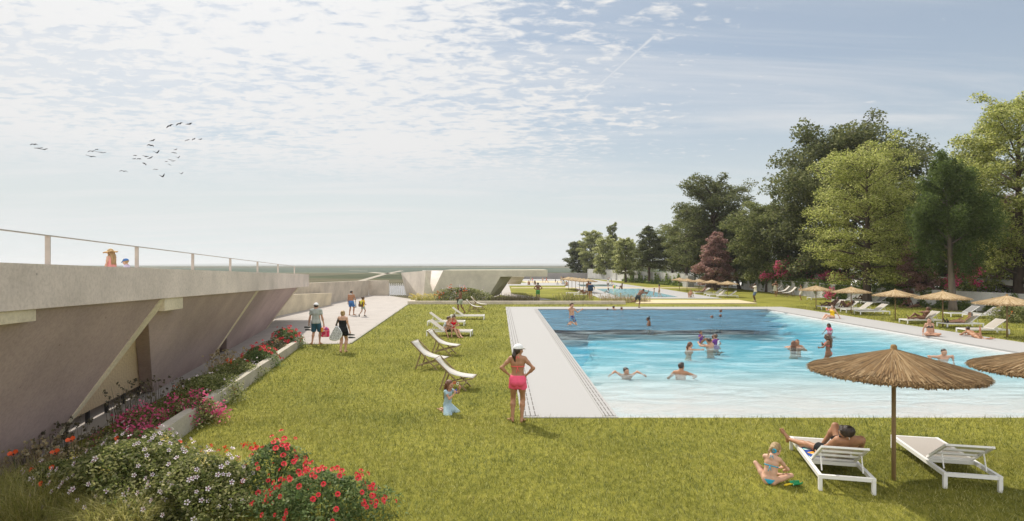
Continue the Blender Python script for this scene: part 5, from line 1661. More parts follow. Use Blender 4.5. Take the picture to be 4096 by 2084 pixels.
def person(label, loc, face=0, h=1.72, sex='m', skin='tan', pose=STAND, hair=('short', 'dark'), wear=(), lod=1, group=None, hands=(.5, .5), fat=1.0, child=False, vox=None, **ov):
    """face: bearing the person looks to (0 = away along the site axis, 90 = to the right)"""
    S = h / 1.75
    ps = dict(pose); ps.update(ov)
    vx = (vox or {0: .0062, 1: .0095, 2: .015}[lod]) / S
    hs = 1.36 if child else 1.09                                         # head size against the body
    th = (.86 if child else 1.0) * fat
    fem = sex == 'f' and not child
    t = thing('person', label, 'person', tuple(loc), -R(face), group, S)
    p0 = v3(*ps['p0']); Mp = eul(*ps['pel']); Mt = eul(*ps['tor']); Mh = Mt @ eul(*ps['head'])
    Mm = eul(*[(a + b) / 2 for a, b in zip(ps['pel'], ps['tor'])])
    sw = (.150 if fem else .178) * (.88 if child else 1); hw = .085 if fem else .082
    hip = {-1: p0 + Mp @ v3(-hw, 0, -.03), 1: p0 + Mp @ v3(hw, 0, -.03)}
    waist = p0 + Mm @ v3(0, .005, .13); chest = waist + Mt @ v3(0, 0, .20); neck = chest + Mt @ v3(0, -.015, .165)
    sho = {i: chest + Mt @ v3(i * sw, -.012, .125) for i in (-1, 1)}
    head = neck + Mt @ v3(0, .012, .022) + Mh @ v3(0, .02, .112 * hs)
    K = .016
    B = {}                                                              # prims by body region
    def c(reg, a, b, ra, rb, k=K): B.setdefault(reg, []).append((np.asarray(a, float), np.asarray(b, float), ra, rb, k))
    def e(reg, cc, rd, Mx, k=K): B.setdefault(reg, []).append(('e', np.asarray(cc, float), rd, Mx, k))
    P_ = lambda x, y, z: p0 + Mp @ v3(x, y, z)
    W_ = lambda x, y, z: waist + Mm @ v3(x, y, z)
    C_ = lambda x, y, z: chest + Mt @ v3(x, y, z)
    H_ = lambda x, y, z: head + Mh @ (v3(x, y, z) * hs)
    T1 = th
    c('pelvis', P_(-.072, -.01, .0), P_(.072, -.01, .0), (.100 if fem else .094) * T1, (.100 if fem else .094) * T1)
    for i in (-1, 1):
        c('pelvis', P_(i * .062, -.05, -.045), P_(i * .06, -.03, .03), (.088 if fem else .078) * T1, .07 * T1)
        c('belly', P_(i * .058, -.005, .04), W_(i * (.046 if fem else .058), .0, .02), .085 * T1, (.074 if fem else .084) * T1)
        c('ribs', W_(i * (.046 if fem else .060), 0, .02), C_(i * .062, -.005, .03), (.074 if fem else .084) * T1, (.086 if fem else .096) * T1)
        c('ribs', C_(i * .062, -.005, .03), C_(i * .075, -.015, .10), (.084 if fem else .094) * T1, .066 * T1)
        c('shoulder', C_(0, -.02, .13), sho[i], .06, .05 * T1)
        c('shoulder', neck + Mt @ v3(0, -.005, .02), sho[i] + Mt @ v3(-i * .03, -.005, .015), .045, .032)
        if fem: e('bust', C_(i * .070, .078, .005), (.058 * fat, .055 * fat, .056 * fat), Mt)
        elif not child: c('ribs', C_(i * .03, .062, .055), C_(i * .10, .05, .065), .045, .04)
    c('neck', C_(0, -.018, .13), H_(0, -.018, -.055), .052 if not fem else .045, .050 if not fem else .043)
    # head
    e('head', H_(0, -.012, .028), [q * hs for q in (.073, .092, .083)], Mh, .012)
    c('head', H_(0, .020, .010), H_(0, .042, -.075), .066 * hs, .034 * hs, .012)
    c('head', H_(-.036, .008, -.055), H_(.036, .008, -.055), .034 * hs, .034 * hs, .012)
    c('head', H_(-.028, .072, .022), H_(.028, .072, .022), .016 * hs, .016 * hs, .006)
    c('head', H_(0, .084, .008), H_(0, .104, -.027), .008 * hs, .0125 * hs, .005)
    c('head', H_(-.014, .086, -.055), H_(.014, .086, -.055), .010 * hs, .010 * hs, .005)
    for i in (-1, 1):
        e('head', H_(i * .077, -.008, -.008), [q * hs for q in (.009, .019, .031)], Mh, .005)
        e('head', H_(i * .038, .058, -.022), [q * hs for q in (.026, .022, .024)], Mh, .01)
    # arms
    J = dict(head=head, neck=neck, chest=chest, p0=p0, waist=waist)
    lu, lf = .285, .255
    for n_, i in (('armL', -1), ('armR', 1)):
        tg, pole = ps[n_][0], ps[n_][1]
        el, wr = ik(sho[i], v3(*tg), lu, lf, pole)
        ar = (.86 if fem or child else 1.0) * (fat ** .7)
        c('uarm' + n_[-1], sho[i], sho[i] * .6 + el * .4, .047 * ar, .041 * ar); c('uarm' + n_[-1], sho[i] * .6 + el * .4, el, .041 * ar, .031 * ar)
        m_ = el * .68 + wr * .32
        c('farm', el, m_, .031 * ar, .034 * ar); c('farm', m_, wr, .034 * ar, .022 * ar)
        J['el' + n_[-1]] = el; J['wr' + n_[-1]] = wr
        # hand
        d = nz_(ps[n_][2]) if len(ps[n_]) > 2 and ps[n_][2] is not None else nz_(wr - el)
        inw = ps[n_][3] if len(ps[n_]) > 3 else (-i, .25, 0)
        nn = np.asarray(inw, float); nn = nz_(nn - d * (nn @ d)); sd = np.cross(d, nn) * i       # thumb side
        fwd = 1.0
        cu = hands[0 if i < 0 else 1]
        if lod >= 2:
            c('hand', wr, wr + d * .08, .025, .032, .006); c('hand', wr + d * .08, wr + d * .15 + nn * .05 * cu, .026, .014, .006)
            c('hand', wr + d * .03 + sd * .02, wr + d * .085 + sd * .055, .014, .010, .006)
        else:
            for s_ in (-.022, 0, .022): c('hand', wr + d * .01 + sd * s_ * .6, wr + d * .085 + sd * s_, .018, .0145, .006)
            for q, (s_, ln, rr_) in enumerate(((.031, .073, .0088), (.0105, .082, .0092), (-.0105, .076, .0088), (-.031, .060, .0078))):
                b0 = wr + d * (.088 - .004 * abs(q - 1.2)) + sd * s_
                a1 = cu * .9; f1 = d * math.cos(a1) + nn * math.sin(a1) + sd * s_ * .9
                b1 = b0 + nz_(f1) * ln * .52
                a2 = cu * 2.1; f2 = d * math.cos(a2) + nn * math.sin(a2) + sd * s_ * .5
                b2 = b1 + nz_(f2) * ln * .5
                c('hand', b0, b1, rr_ * 1.08, rr_, .0035); c('hand', b1, b2, rr_, rr_ * .8, .0035)
            t0 = wr + d * .022 + sd * .022; t1 = t0 + nz_(d * .55 + sd * .75 + nn * .35) * .042; t2 = t1 + nz_(d * .9 + sd * .25 + nn * .45 * (.5 + cu)) * .034
            c('hand', t0, t1, .014, .0105, .004); c('hand', t1, t2, .0105, .0085, .004)
        J['hand' + n_[-1]] = wr + d * .09 + nn * .02
    # legs
    lt, lc = .435, .425
    for n_, i in (('legL', -1), ('legR', 1)):
        tg, pole, toe = ps[n_]
        kn, an = ik(hip[i], v3(*tg), lt, lc, pole)
        lr = (1.06 if fem else 1.0) * th
        u = nz_(kn - hip[i]); up = nz_(an - kn); bk = -nz_(np.asarray(pole, float) - up * (np.asarray(pole, float) @ up))
        c('thigh' + n_[-1], hip[i] + u * .03, hip[i] * .55 + kn * .45, .083 * lr, .067 * lr); c('thigh' + n_[-1], hip[i] * .55 + kn * .45, kn, .067 * lr, .046 * lr)
        mc = kn * .70 + an * .30 + bk * .016
        c('calf', kn, mc, .044 * lr, .048 * lr); c('calf', mc, an, .048 * lr, .029 * lr)
        td = nz_(toe); dn = nz_((an - kn) - td * ((an - kn) @ td))
        he = an - td * .035 + dn * .045; ba = an + td * .125 + dn * .055; te = an + td * .185 + dn * .062
        sdv = np.cross(td, dn)
        c('foot', an, he, .034, .030, .008); c('foot', an + td * .02, ba, .036, .024, .008)
        for s_ in (-.022, .022): c('foot', ba + sdv * s_, te + sdv * s_ - td * .012 * (s_ * i > 0), .021, .016, .006)
        J['kn' + n_[-1]] = kn; J['an' + n_[-1]] = an; J['hip' + n_[-1]] = hip[i]; J['toe' + n_[-1]] = te
    allp = [p for r_ in B.values() for p in r_]
    sm_ = skin_mat(skin, TONES[skin])
    V, Q = surf(allp, vx)
    np_mesh('body', V, Q, sm_, t, smooth=True)

    def loc_of(M_, o):
        Mi = M_.T
        def fn(X, Y, Z):
            a, b, d_ = X - o[0], Y - o[1], Z - o[2]
            return [Mi[j, 0] * a + Mi[j, 1] * b + Mi[j, 2] * d_ for j in range(3)]
        return fn
    hl, cl, plv = loc_of(Mh, head), loc_of(Mt, chest), loc_of(Mp, p0)
    def get(*names): return [p for n_ in names for r_, l_ in B.items() if r_.startswith(n_) for p in l_]
    def piece(name, prims, m, clip=None, off=.006, k=1.0):
        V, Q = surf(prims, vx * k, clip, off)
        if len(Q): return np_mesh(name, V, Q, m, t, smooth=True)
    # hair and head wear
    st, hc = hair[0], hair[1]
    if st != 'none':
        hm_ = hair_mat(hc)
        hp = [('e', H_(0, -.016, .030), [q * hs for q in (.083, .101, .092)], Mh, .012)]
        nape = -.045 if st in ('short', 'cap') else -.075
        if st == 'crop': hp = [('e', H_(0, -.014, .030), [q * hs for q in (.078, .097, .088)], Mh, .012)]
        def hclip(X, Y, Z):
            a, b, d_ = hl(X, Y, Z)
            cut = np.maximum((b - .045 * hs) - .55 * (d_ - .03 * hs), nape * hs - d_)
            return np.maximum(cut, np.maximum((b + .012 * hs), -d_ - .0 * hs) * 0 + np.minimum(b + .005 * hs, .01 * hs - d_) if st in ('short', 'crop', 'cap') else cut)
        if st in ('long', 'bun', 'ponytail', 'braid', 'wild', 'loose'):
            hp += [(H_(0, -.06, -.02), H_(0, -.062, -.07), .062 * hs, .042 * hs, .012)]
        if st == 'short': hp += [(H_(-.035, .03, .105), H_(.035, .035, .107), .022 * hs, .022 * hs, .012)]
        piece('hair', hp, hm_, hclip, .0)
        ex = []
        if st == 'bun': ex = [('e', H_(0, -.125, .055), [q * hs for q in (.042, .038, .042)], Mh, .01)]
        if st == 'topbun': ex = [('e', H_(0, -.08, .125), [q * hs for q in (.036, .036, .034)], Mh, .01)]
        if st == 'ponytail': ex = [(H_(0, -.10, .01), H_(.0, -.125, -.10), .026 * hs, .036 * hs, .01), (H_(0, -.125, -.10), H_(.02, -.10, -.23), .036 * hs, .012, .01)]
        if st == 'braid':
            pts = [H_(-.005, -.10, .0), H_(-.02, -.125, -.05), H_(-.028, -.12, -.10), H_(-.03, -.10, -.15), H_(-.03, -.09, -.19)]
            ex = [(a, b, ra, ra * .8, .006) for a, b, ra in zip(pts, pts[1:], (.028, .024, .018, .011))]
        if st in ('long', 'wild', 'loose'):
            ln = .34 if st != 'wild' else .30
            wv_ = 1.35 if st == 'wild' else 1.0
            for x in (-.055, -.02, .02, .055):
                b0 = H_(x, -.055, .02); m1 = neck + Mt @ v3(x * 1.25, -.085, .03) ; b1 = chest + Mt @ v3(x * 1.5 * wv_, -.115, .20 - ln)
                ex += [(b0, m1, .044 * wv_ * hs, .040 * wv_, .01), (m1, b1, .040 * wv_, .018 * wv_, .01)]
            if st in ('long', 'wild'):
                for i in (-1, 1):
                    b0 = H_(i * .066, -.005, .015); m1 = H_(i * .082, .0, -.08); b1 = chest + Mt @ v3(i * .10, .05, .02)
                    ex += [(b0, m1, .026 * wv_ * hs, .026 * wv_, .01), (m1, b1, .026 * wv_, .012, .01)]
        if ex: piece('hair_length', ex, hm_, None, 0)
    for w_ in wear:
        kd, m_ = w_[0], w_[1]
        if kd == 'cap':
            cp = [('e', H_(0, -.012, .040), [q * hs for q in (.092, .108, .090)], Mh, .01)]
            piece('cap', cp, m_, lambda X, Y, Z: .032 * hs - hl(X, Y, Z)[2], 0)
            def bc(X, Y, Z):
                a, b, d_ = hl(X, Y, Z); return np.maximum(np.abs(d_ - (.042 - .9 * np.maximum(0, b - .08) * .35) * hs) - .008, .055 * hs - b)
            piece('cap_brim', [('e', H_(0, .095, .04), [q * hs for q in (.078, .085, .05)], Mh, .01)], m_, bc, 0)
        elif kd == 'hat':
            piece('hat', [('e', H_(0, -.01, .05), [.098 * hs, .11 * hs, .105 * hs], Mh, .01)], m_, lambda X, Y, Z: .045 * hs - hl(X, Y, Z)[2], 0)
            def hb_(X, Y, Z):
                a, b, d_ = hl(X, Y, Z); return np.abs(d_ - (.055 + .012 * np.sin(np.arctan2(b, a) * 5) - .25 * (np.sqrt(a * a + b * b) - .1)) * hs) - .008
            piece('hat_brim', [('e', H_(0, 0, .05), [.24 * hs, .25 * hs, .1 * hs], Mh, .01)], m_, hb_, 0)
        elif kd in ('shorts', 'trunks'):
            fr = w_[2] if len(w_) > 2 else .62
            pr = get('pelvis') + [p for p in get('belly')]
            for s_ in 'LR':
                a, b = J['hip' + s_], J['kn' + s_]
                q = a * (1 - fr) + b * fr
                pr = pr + [(a + (b - a) * .05, q, .094 * th, (.088 if kd == 'shorts' else .080) * th, .012)]
            hips = [(J['hip' + s_], nz_(J['kn' + s_] - J['hip' + s_])) for s_ in 'LR']
            def sc_clip(X, Y, Z):
                a, b, d_ = plv(X, Y, Z)
                cut = d_ - .085
                for s_ in 'LR':
                    a0, u0 = J['hip' + s_], nz_(J['kn' + s_] - J['hip' + s_])
                    al = (X - a0[0]) * u0[0] + (Y - a0[1]) * u0[1] + (Z - a0[2]) * u0[2]
                    sgn = a if s_ == 'R' else -a
                    cut = np.maximum(cut, np.minimum(al - fr * .435, sgn + .02))
                return cut
            piece('shorts', pr, m_, sc_clip, .012)
        elif kd == 'tshirt':
            pr = get('pelvis', 'belly', 'ribs', 'shoulder', 'bust', 'uarm')
            el = {s_: (sho[i], nz_(J['el' + s_] - sho[i])) for s_, i in (('L', -1), ('R', 1))}
            def tc_clip(X, Y, Z):
                a, b, d_ = plv(X, Y, Z); a2, b2, d2 = cl(X, Y, Z)
                cut = np.maximum(-.06 - d_, np.minimum(.074 - np.sqrt(a2 * a2 + (b2 + .02) ** 2), d2 - .115)); cut = np.maximum(cut, d2 - .215)
                for s_, i in (('L', -1), ('R', 1)):
                    o_, u_ = el[s_]
                    al = (X - o_[0]) * u_[0] + (Y - o_[1]) * u_[1] + (Z - o_[2]) * u_[2]
                    far_ = np.sqrt((X - o_[0] - al * u_[0]) ** 2 + (Y - o_[1] - al * u_[1]) ** 2 + (Z - o_[2] - al * u_[2]) ** 2)
                    cut = np.maximum(cut, np.minimum(np.minimum(al - .17, .11 - far_), i * a2 - .10))
                return cut
            piece('tshirt', pr, m_, tc_clip, .016)
        elif kd == 'swimsuit':
            pr = get('pelvis', 'belly', 'ribs', 'bust', 'shoulder')
            def sw_clip(X, Y, Z):
                a, b, d_ = plv(X, Y, Z); a2, b2, d2 = cl(X, Y, Z)
                leg = (.05 + .9 * (np.abs(a) - .03)) * 1 - .12 - d_                     # high cut leg
                top = np.where(b2 > 0, d2 - .06, d2 + .02)
                strap = np.maximum(np.abs(np.abs(a2) - .085) - .016, d2 - .22)
                return np.maximum(leg, np.minimum(top, strap))
            piece('swimsuit', pr, m_, sw_clip, .006)
        elif kd == 'bikini_bottom':
            def bb_clip(X, Y, Z):
                a, b, d_ = plv(X, Y, Z)
                leg = .06 + 1.15 * (np.abs(a) - .02) - .135 - d_
                return np.maximum(d_ - .035, leg)
            piece('bikini_bottom', get('pelvis', 'belly'), m_, bb_clip, .006)
        elif kd == 'bikini_top':
            def bt_clip(X, Y, Z):
                a, b, d_ = cl(X, Y, Z)
                band = np.abs(d_ + .035) - .012
                cup = np.maximum(np.maximum(.02 - b, np.abs(a) - .135), np.maximum(-.045 - d_, d_ - .055 + .9 * np.maximum(0, np.abs(np.abs(a) - .07) - .015)))
                halter = np.maximum(np.maximum(np.abs(np.abs(a) - (.07 - .30 * np.maximum(0, d_ - .05))) - .009, -d_), .0 - b)
                return np.minimum(np.minimum(band, cup), halter)
            piece('bikini_top', get('ribs', 'bust', 'shoulder', 'neck', 'belly'), m_, bt_clip, .007, .8)
            if lod < 2:                                                   # knot and tails at the back, bow at the nape
                bw_ = MB()
                q = chest + Mt @ v3(0, -.115, -.035)
                for x, z in ((-.02, -.13), (.04, -.10)): bw_.tube([q, q + Mt @ v3(x * .4, -.012, z * .5), q + Mt @ v3(x, -.004, z)], [.006, .008, .007], 6)
                bw_.build('bikini_strap', m_, t, smooth=True); bw_ = MB()
                q = neck + Mt @ v3(0, -.062, .01)
                for x, z in ((-.035, -.06), (.045, -.05), (-.03, .012), (.03, .012)): bw_.tube([q, q + Mt @ v3(x * .6, -.018, z * .3), q + Mt @ v3(x, -.01, z)], [.007, .009, .006], 6)
                for i in (-1, 1): bw_.tube([q, neck + Mt @ v3(i * .05, -.02, .012), neck + Mt @ v3(i * .062, .03, -.02)], [.006, .006, .006], 6)
                bw_.build('bikini_strap', m_, t, smooth=True)
        elif kd in ('wrap', 'skirt', 'dress', 'towel_wrap'):
            fr = w_[2] if len(w_) > 2 else .5
            pr = list(get('pelvis', 'belly'))
            top_ = .10
            if kd in ('dress', 'towel_wrap'): pr += get('ribs', 'bust'); top_ = None
            fl_ = w_[3] if len(w_) > 3 else 0
            for s_ in 'LR':
                a, b = J['hip' + s_], J['kn' + s_]; q = a * (1 - fr) + b * fr
                i = -1 if s_ == 'L' else 1
                wr0 = .088 if kd == 'wrap' else .096
                pr += [(a, q + Mp @ v3(i * (.01 + fl_ * .35), 0, 0), wr0 * th, (wr0 + fl_) * th, .02)]
                pr += [((J['hipL'] + J['hipR']) / 2, (q + (J['hipL'] + J['hipR']) / 2 + (J['knL'] * fr + J['hipL'] * (1 - fr) + J['knR'] * fr + J['hipR'] * (1 - fr)) / 2 - q) / 2, .10 * th, .095 * th + fl_ * .4, .03)]
            uh = nz_((J['knL'] + J['knR']) / 2 - (J['hipL'] + J['hipR']) / 2); oh = (J['hipL'] + J['hipR']) / 2
            def wr_clip(X, Y, Z):
                a, b, d_ = plv(X, Y, Z); a2, b2, d2 = cl(X, Y, Z)
                al = (X - oh[0]) * uh[0] + (Y - oh[1]) * uh[1] + (Z - oh[2]) * uh[2]
                hem = al - fr * .435 + .012 * np.sin(a * 34)
                tp = d_ - top_ if top_ is not None else (d2 - .045 if kd == 'towel_wrap' or (len(w_) > 4 and w_[4] == 'strapless') else d2 - .15)
                return np.maximum(hem, tp)
            piece({'wrap': 'wrap_skirt', 'towel_wrap': 'towel', 'dress': 'dress', 'skirt': 'skirt'}[kd], pr, m_, wr_clip, .013)
        elif kd == 'sleeves':
            for s_, i in (('L', -1), ('R', 1)):
                piece('sleeve', [(sho[i], sho[i] * .72 + J['el' + s_] * .28, .06, .055, .01)], m_, None, .008)
        elif kd == 'neck_towel':
            pr = [(neck + Mt @ v3(i * .075, .035, -.02), neck + Mt @ v3(i * .055, -.055, .03), .028, .03, .015) for i in (-1, 1)] + [(neck + Mt @ v3(-.055, -.055, .03), neck + Mt @ v3(.055, -.055, .03), .03, .03, .015)]
            pr += [(neck + Mt @ v3(i * .075, .035, -.02), chest + Mt @ v3(i * .085, .10, -.02), .028, .03, .015) for i in (-1, 1)]
            piece('neck_towel', pr, m_, None, 0)
        elif kd == 'cape':                                                # towel round the shoulders
            pr = get('shoulder', 'ribs', 'uarm')
            lo_ = w_[2]
            pr = pr + [(C_(i * .12, -.06, .08), C_(i * .22, -.05, lo_), .07, .06, .03) for i in (-1, 1)] + [(C_(0, -.08, .08), C_(0, -.10, lo_), .06, .06, .03)]
            def cp_clip(X, Y, Z):
                a, b, d_ = cl(X, Y, Z)
                return np.maximum(np.maximum(d_ - .17, lo_ - d_ + .02 * np.sin(a * 30)), np.minimum(b - .02, .13 + .3 * np.maximum(0, -d_) - np.abs(a)))
            piece('towel', pr, m_, cp_clip, .018)
        elif kd == 'shoes':
            piece('shoe', B['foot'][:len(B['foot']) // 2], m_, None, .009); piece('shoe', B['foot'][len(B['foot']) // 2:], m_, None, .009)
        elif kd == 'glasses':
            gm_ = MB()
            for i in (-1, 1):
                o_ = H_(i * .034, .094, .004)
                gm_.box(o_, (.046 * hs, .012, .034 * hs), Matrix(Mh.tolist()))
                gm_.tube([H_(i * .056, .088, .008), H_(i * .08, .03, .008), H_(i * .08, -.02, 0)], .0035, 5)
            gm_.tube([H_(-.012, .10, .008), H_(.012, .10, .008)], .004, 5)
            gm_.build('sunglasses', m_, t)
    if lod < 2 and not any(w_[0] == 'glasses' for w_ in wear):
        for i in (-1, 1):
            q = H_(i * .030, .0795, .0035)
            me_ = MB(); me_.lathe([(.0005, -.0085 * hs), (.0075 * hs, -.005 * hs), (.0085 * hs, 0), (.0075 * hs, .005 * hs), (.0005, .0085 * hs)], 10, tuple(q)); me_.build('eye', mat('eye', (.03, .022, .018), .25, .1), t, smooth=True)
    if lod < 2:
        q = H_(0, .0945, -.056); me_ = MB(); me_.tube([H_(-.019, .088, -.055), q, H_(.019, .088, -.055)], [.003 * hs, .006 * hs, .003 * hs], 6); me_.build('mouth', mat('lips', (.38, .12, .10), .5, .1), t, smooth=True)
    Mw = Matrix.Translation(Vector(loc)) @ Matrix.Rotation(-R(face), 4, 'Z') @ Matrix.Scale(S, 4)
    J = {k_: Mw @ Vector(tuple(p_)) for k_, p_ in J.items()}
    J['root'] = t
    J['dir'] = Matrix.Rotation(-R(face), 3, 'Z')
    return J
# ================================================================== the people, one by one
CM = dict(coral=(.80, .15, .14), magenta=(.72, .06, .16), white=(.78, .78, .78), navy=(.03, .06, .12), teal=(.04, .12, .19), grey=(.40, .43, .40), black=(.018, .018, .02), red=(.62, .01, .03),
          blue=(.07, .18, .42), skyblue=(.04, .38, .56), paleblue=(.35, .52, .62), green=(.10, .30, .09), sage=(.36, .40, .32), yellow=(.78, .50, .02), pink=(.75, .32, .30), lilac=(.6, .55, .72), purple=(.16, .06, .25),
          olive=(.22, .2, .08), brown=(.16, .08, .04), cream=(.66, .62, .52), charcoal=(.06, .065, .06), slate=(.10, .14, .20), straw=(.50, .34, .17), hotpink=(.85, .12, .22), palegrey=(.55, .58, .58), citron=(.70, .60, .05), tan=(.35, .25, .15))


def CL(n): return cloth_mat(n, CM[n])


def striped(name, a, b, axis, n):
    m = cloth_mat(name, a); nt_ = m.node_tree
    tc_ = N(nt_, 'ShaderNodeTexCoord'); w_ = N(nt_, 'ShaderNodeTexWave', wave_type='BANDS', bands_direction=axis, i_Scale=n, i_Distortion=.3)
    nt_.links.new(tc_.outputs['Object'], w_.inputs['Vector']); r_ = ramp(nt_, [(.45, a), (.55, b)]); nt_.links.new(w_.outputs['Color'], r_.inputs[0]); nt_.links.new(r_.outputs[0], nt_.nodes['Principled BSDF'].inputs['Base Color'])
    return m


def patterned(name, cols, scale):
    m = cloth_mat(name, cols[0]); nt_ = m.node_tree
    tc_ = N(nt_, 'ShaderNodeTexCoord'); w_ = N(nt_, 'ShaderNodeTexVoronoi', i_Scale=scale); sp_ = N(nt_, 'ShaderNodeSeparateXYZ')
    nt_.links.new(tc_.outputs['Object'], w_.inputs['Vector']); nt_.links.new(w_.outputs['Color'], sp_.inputs[0])
    r_ = ramp(nt_, [((i + .02) / len(cols), c) for i, c in enumerate(cols)]); r_.color_ramp.interpolation = 'CONSTANT'
    nt_.links.new(sp_.outputs[0], r_.inputs[0]); nt_.links.new(r_.outputs[0], nt_.nodes['Principled BSDF'].inputs['Base Color'])
    return m


M_DRESS = striped('blue_striped', (.14, .32, .42), (.62, .70, .72), 'Z', 14)
M_TRUNK = patterned('floral_blue', [(.02, .07, .30), (.03, .25, .45), (.02, .05, .2), (.55, .25, .1), (.10, .4, .5)], 22)
M_TOWELP = patterned('beach_towel', [(.03, .08, .34), (.20, .50, .50), (.02, .06, .26), (.75, .35, .05), (.55, .66, .6)], 7)
M_YELL = striped('yellow_mottled', (.72, .60, .04), (.80, .74, .28), 'Z', 9)
hipA = dict(armL=((-.175, -.02, 1.02), (-1, -.35, 0), (.5, .6, -.4), (.6, .3, 0)), armR=((.175, -.02, 1.02), (1, -.35, 0), (-.5, .6, -.4), (-.6, .3, 0)))
WZ = -.05


def stand_at(u, v, z=.012): return tuple(G(u, v) + Vector((0, 0, z)))


# ---------------------------------------------------------------- foreground
person('woman in white cap, coral bikini top and pink wrap by the deck corner', stand_at(2071, 1691), 6, 1.73, 'f', 'tan', hair=('ponytail', 'dark'),
       wear=[('cap', CL('white')), ('bikini_top', CL('coral')), ('bikini_bottom', CL('coral')), ('wrap', CL('hotpink'), .36)], lod=0, vox=.006, hands=(.3, .3), head=(2, 0, 42), fat=1.02,
       legL=((-.115, 0, .085), (-.1, 1, 0), (-.5, .9, 0)), legR=((.09, -.03, .085), (.1, 1, 0), (.2, 1, 0)), **hipA)
KNEEL = dict(p0=(0, -.05, .27), pel=(0, 0, 0), tor=(4, 0, 0), head=(4, 0, 0), legL=((-.10, -.22, .06), (-.25, 1, -.35), (0, -1, -.15)), legR=((.10, -.22, .06), (.25, 1, -.35), (0, -1, -.15)),
             armL=((-.10, .36, .80), (-.8, -.2, -1), (-.1, .2, 1)), armR=((.02, .24, .66), (1, -.4, -.8), (-.35, .25, .9)))
J = person('girl in a pale blue dress kneeling on the lawn blowing bubbles', stand_at(1796, 1652), 118, 1.2, 'c', 'light', KNEEL, hair=('long', 'auburn'),
           wear=[('dress', M_DRESS, .86, .085), ('sleeves', M_DRESS)], lod=0, vox=.006, child=True, hands=(.9, .9))
q = J['handR']; t = thing('bubble_bottle', 'blue bottle of soap bubbles in the kneeling girl\'s hand', 'bottle', tuple(q))
mb = MB(); mb.lathe([(.001, -.05), (.016, -.05), (.016, .02), (.011, .03), (.011, .05), (.001, .05)], 10); mb.build('bottle', mat('blue_plastic', (.03, .05, .55), .3, .05), t, smooth=True)
q = J['handL']; t = thing('bubble_wand', 'white and red bubble wand held up by the kneeling girl', 'toy', tuple(q))
mb = MB(); mb.tube([(0, 0, -.05), (-.01, 0, .03), (-.04, -.01, .06)], .005, 6); mb.build('stick', mat('orange_plastic', (.7, .3, .05), .4, .05), t)
for k, (x, z) in enumerate(((-.055, .07), (-.125, .09))):
    mb = MB(); n = 14
    for i in range(n):
        a, b_ = 2 * math.pi * i / n, 2 * math.pi * (i + 1) / n
        mb.bar((x + .026 * math.cos(a), -.015, z + .026 * math.sin(a)), (x + .026 * math.cos(b_), -.015, z + .026 * math.sin(b_)), .01, .012, up=(0, 1, 0))
    mb.build('ring', mat('red_plastic', (.75, .05, .03), .4, .05) if k else M_WHITE, t)
# girl with the sand toys
SITG = dict(p0=(0, 0, .105), pel=(-6, 0, 0), tor=(14, 4, 12), head=(26, 0, 12), legL=((-.02, .34, .06), (-1, .2, 1.0), (.8, .6, 0)), legR=((.10, .52, .07), (1, .3, .3), (.3, 1, .3)),
            armL=((.16, .36, .26), (-.7, -.2, -.5), (.6, .8, .1), (0, 0, 1)), armR=((.26, .36, .22), (1, -.5, -.3), (.3, 1, .2), (-.2, 0, 1)))
J = person('girl in a turquoise bikini sitting on the grass with her back turned', stand_at(3080, 1938), 28, 1.22, 'c', 'fair', SITG, hair=('braid', 'blond'),
           wear=[('bikini_bottom', CL('skyblue')), ('bikini_top', CL('skyblue'))], lod=0, vox=.0055, child=True, hands=(.5, .4))
hd = J['head']; bk = J['dir'] @ Vector((-.01, -.098, .01))
sc_ = MB(); sc_.lathe([(.012, -.012), (.03, -.02), (.036, 0), (.03, .02), (.012, .012)], 14)
o = sc_.build('hair_tie', CL('skyblue'), None, smooth=True); o.matrix_world = Matrix.Translation(hd + bk); o.rotation_euler = (R(90), 0, R(-40))
o.parent = J['root']; o.matrix_parent_inverse = (Matrix.Translation(J['root'].location) @ Matrix.Rotation(J['root'].rotation_euler[2], 4, 'Z') @ Matrix.Scale(J['root'].scale[0], 4)).inverted()
q = (J['handL'] + J['handR']) / 2
t = thing('sand_mould', 'yellow sand mould held by the girl in the turquoise bikini', 'toy', tuple(q + Vector((.02, .02, .015))))
mb = MB(); mb.lathe([(.001, -.012), (.03, -.012), (.042, .014), (.036, .014), (.028, -.004), (.001, -.004)], 14); mb.build('cup', MATS['yellow_plastic'], t, smooth=True)
# man on the front lounger
L0 = FL[0]; Mz = Matrix.Rotation(L0.rotation_euler[2], 3, 'Z')
def onl(Lg, x, y, z=0):
    s_ = Lg.scale[0]
    return Lg.location + Matrix.Rotation(Lg.rotation_euler[2], 3, 'Z') @ Vector((x * s_, y * s_, z * s_))
def lbear(Lg): return 90 - math.degrees(Lg.rotation_euler[2]) + 180          # bearing from head to foot
hp_ = onl(L0, 1.16, .10, .26)
J = person('man in black shorts and sunglasses lying on the front lounger', tuple(hp_), lbear(L0) - 20, 1.80, 'm', 'tan', LIE_BACK, hair=('short', 'dark'),
           wear=[('shorts', CL('black'), .58), ('glasses', M_DARK)], lod=0, vox=.0065, p0=(0, 0, .085), pel=(-66, 0, 0), tor=(-44, 0, 6), head=(38, 0, -72),
           legL=((-.30, .88, .06), (-.3, .1, 1), (-.35, .25, 1)), legR=((.02, .42, .07), (.25, .1, 1), (0, 1, .1)),
           armL=((-.26, .10, .06), (-.6, -.5, .2)), armR=((.26, .06, .12), (.9, -.5, .1)))
e_ = MB(); h_ = J['head']; dl = J['dir']
pts_ = [h_ + dl @ Vector((-.02, -.075, -.01)), h_ + dl @ Vector((-.015, -.08, -.08)), J['neck'] + Vector((0, .0, .03)) + dl @ Vector((.02, .03, .0)), J['chest'] + Vector((0, 0, .12))]
e_.tube([p_ - J['root'].location for p_ in pts_], .0035, 5)
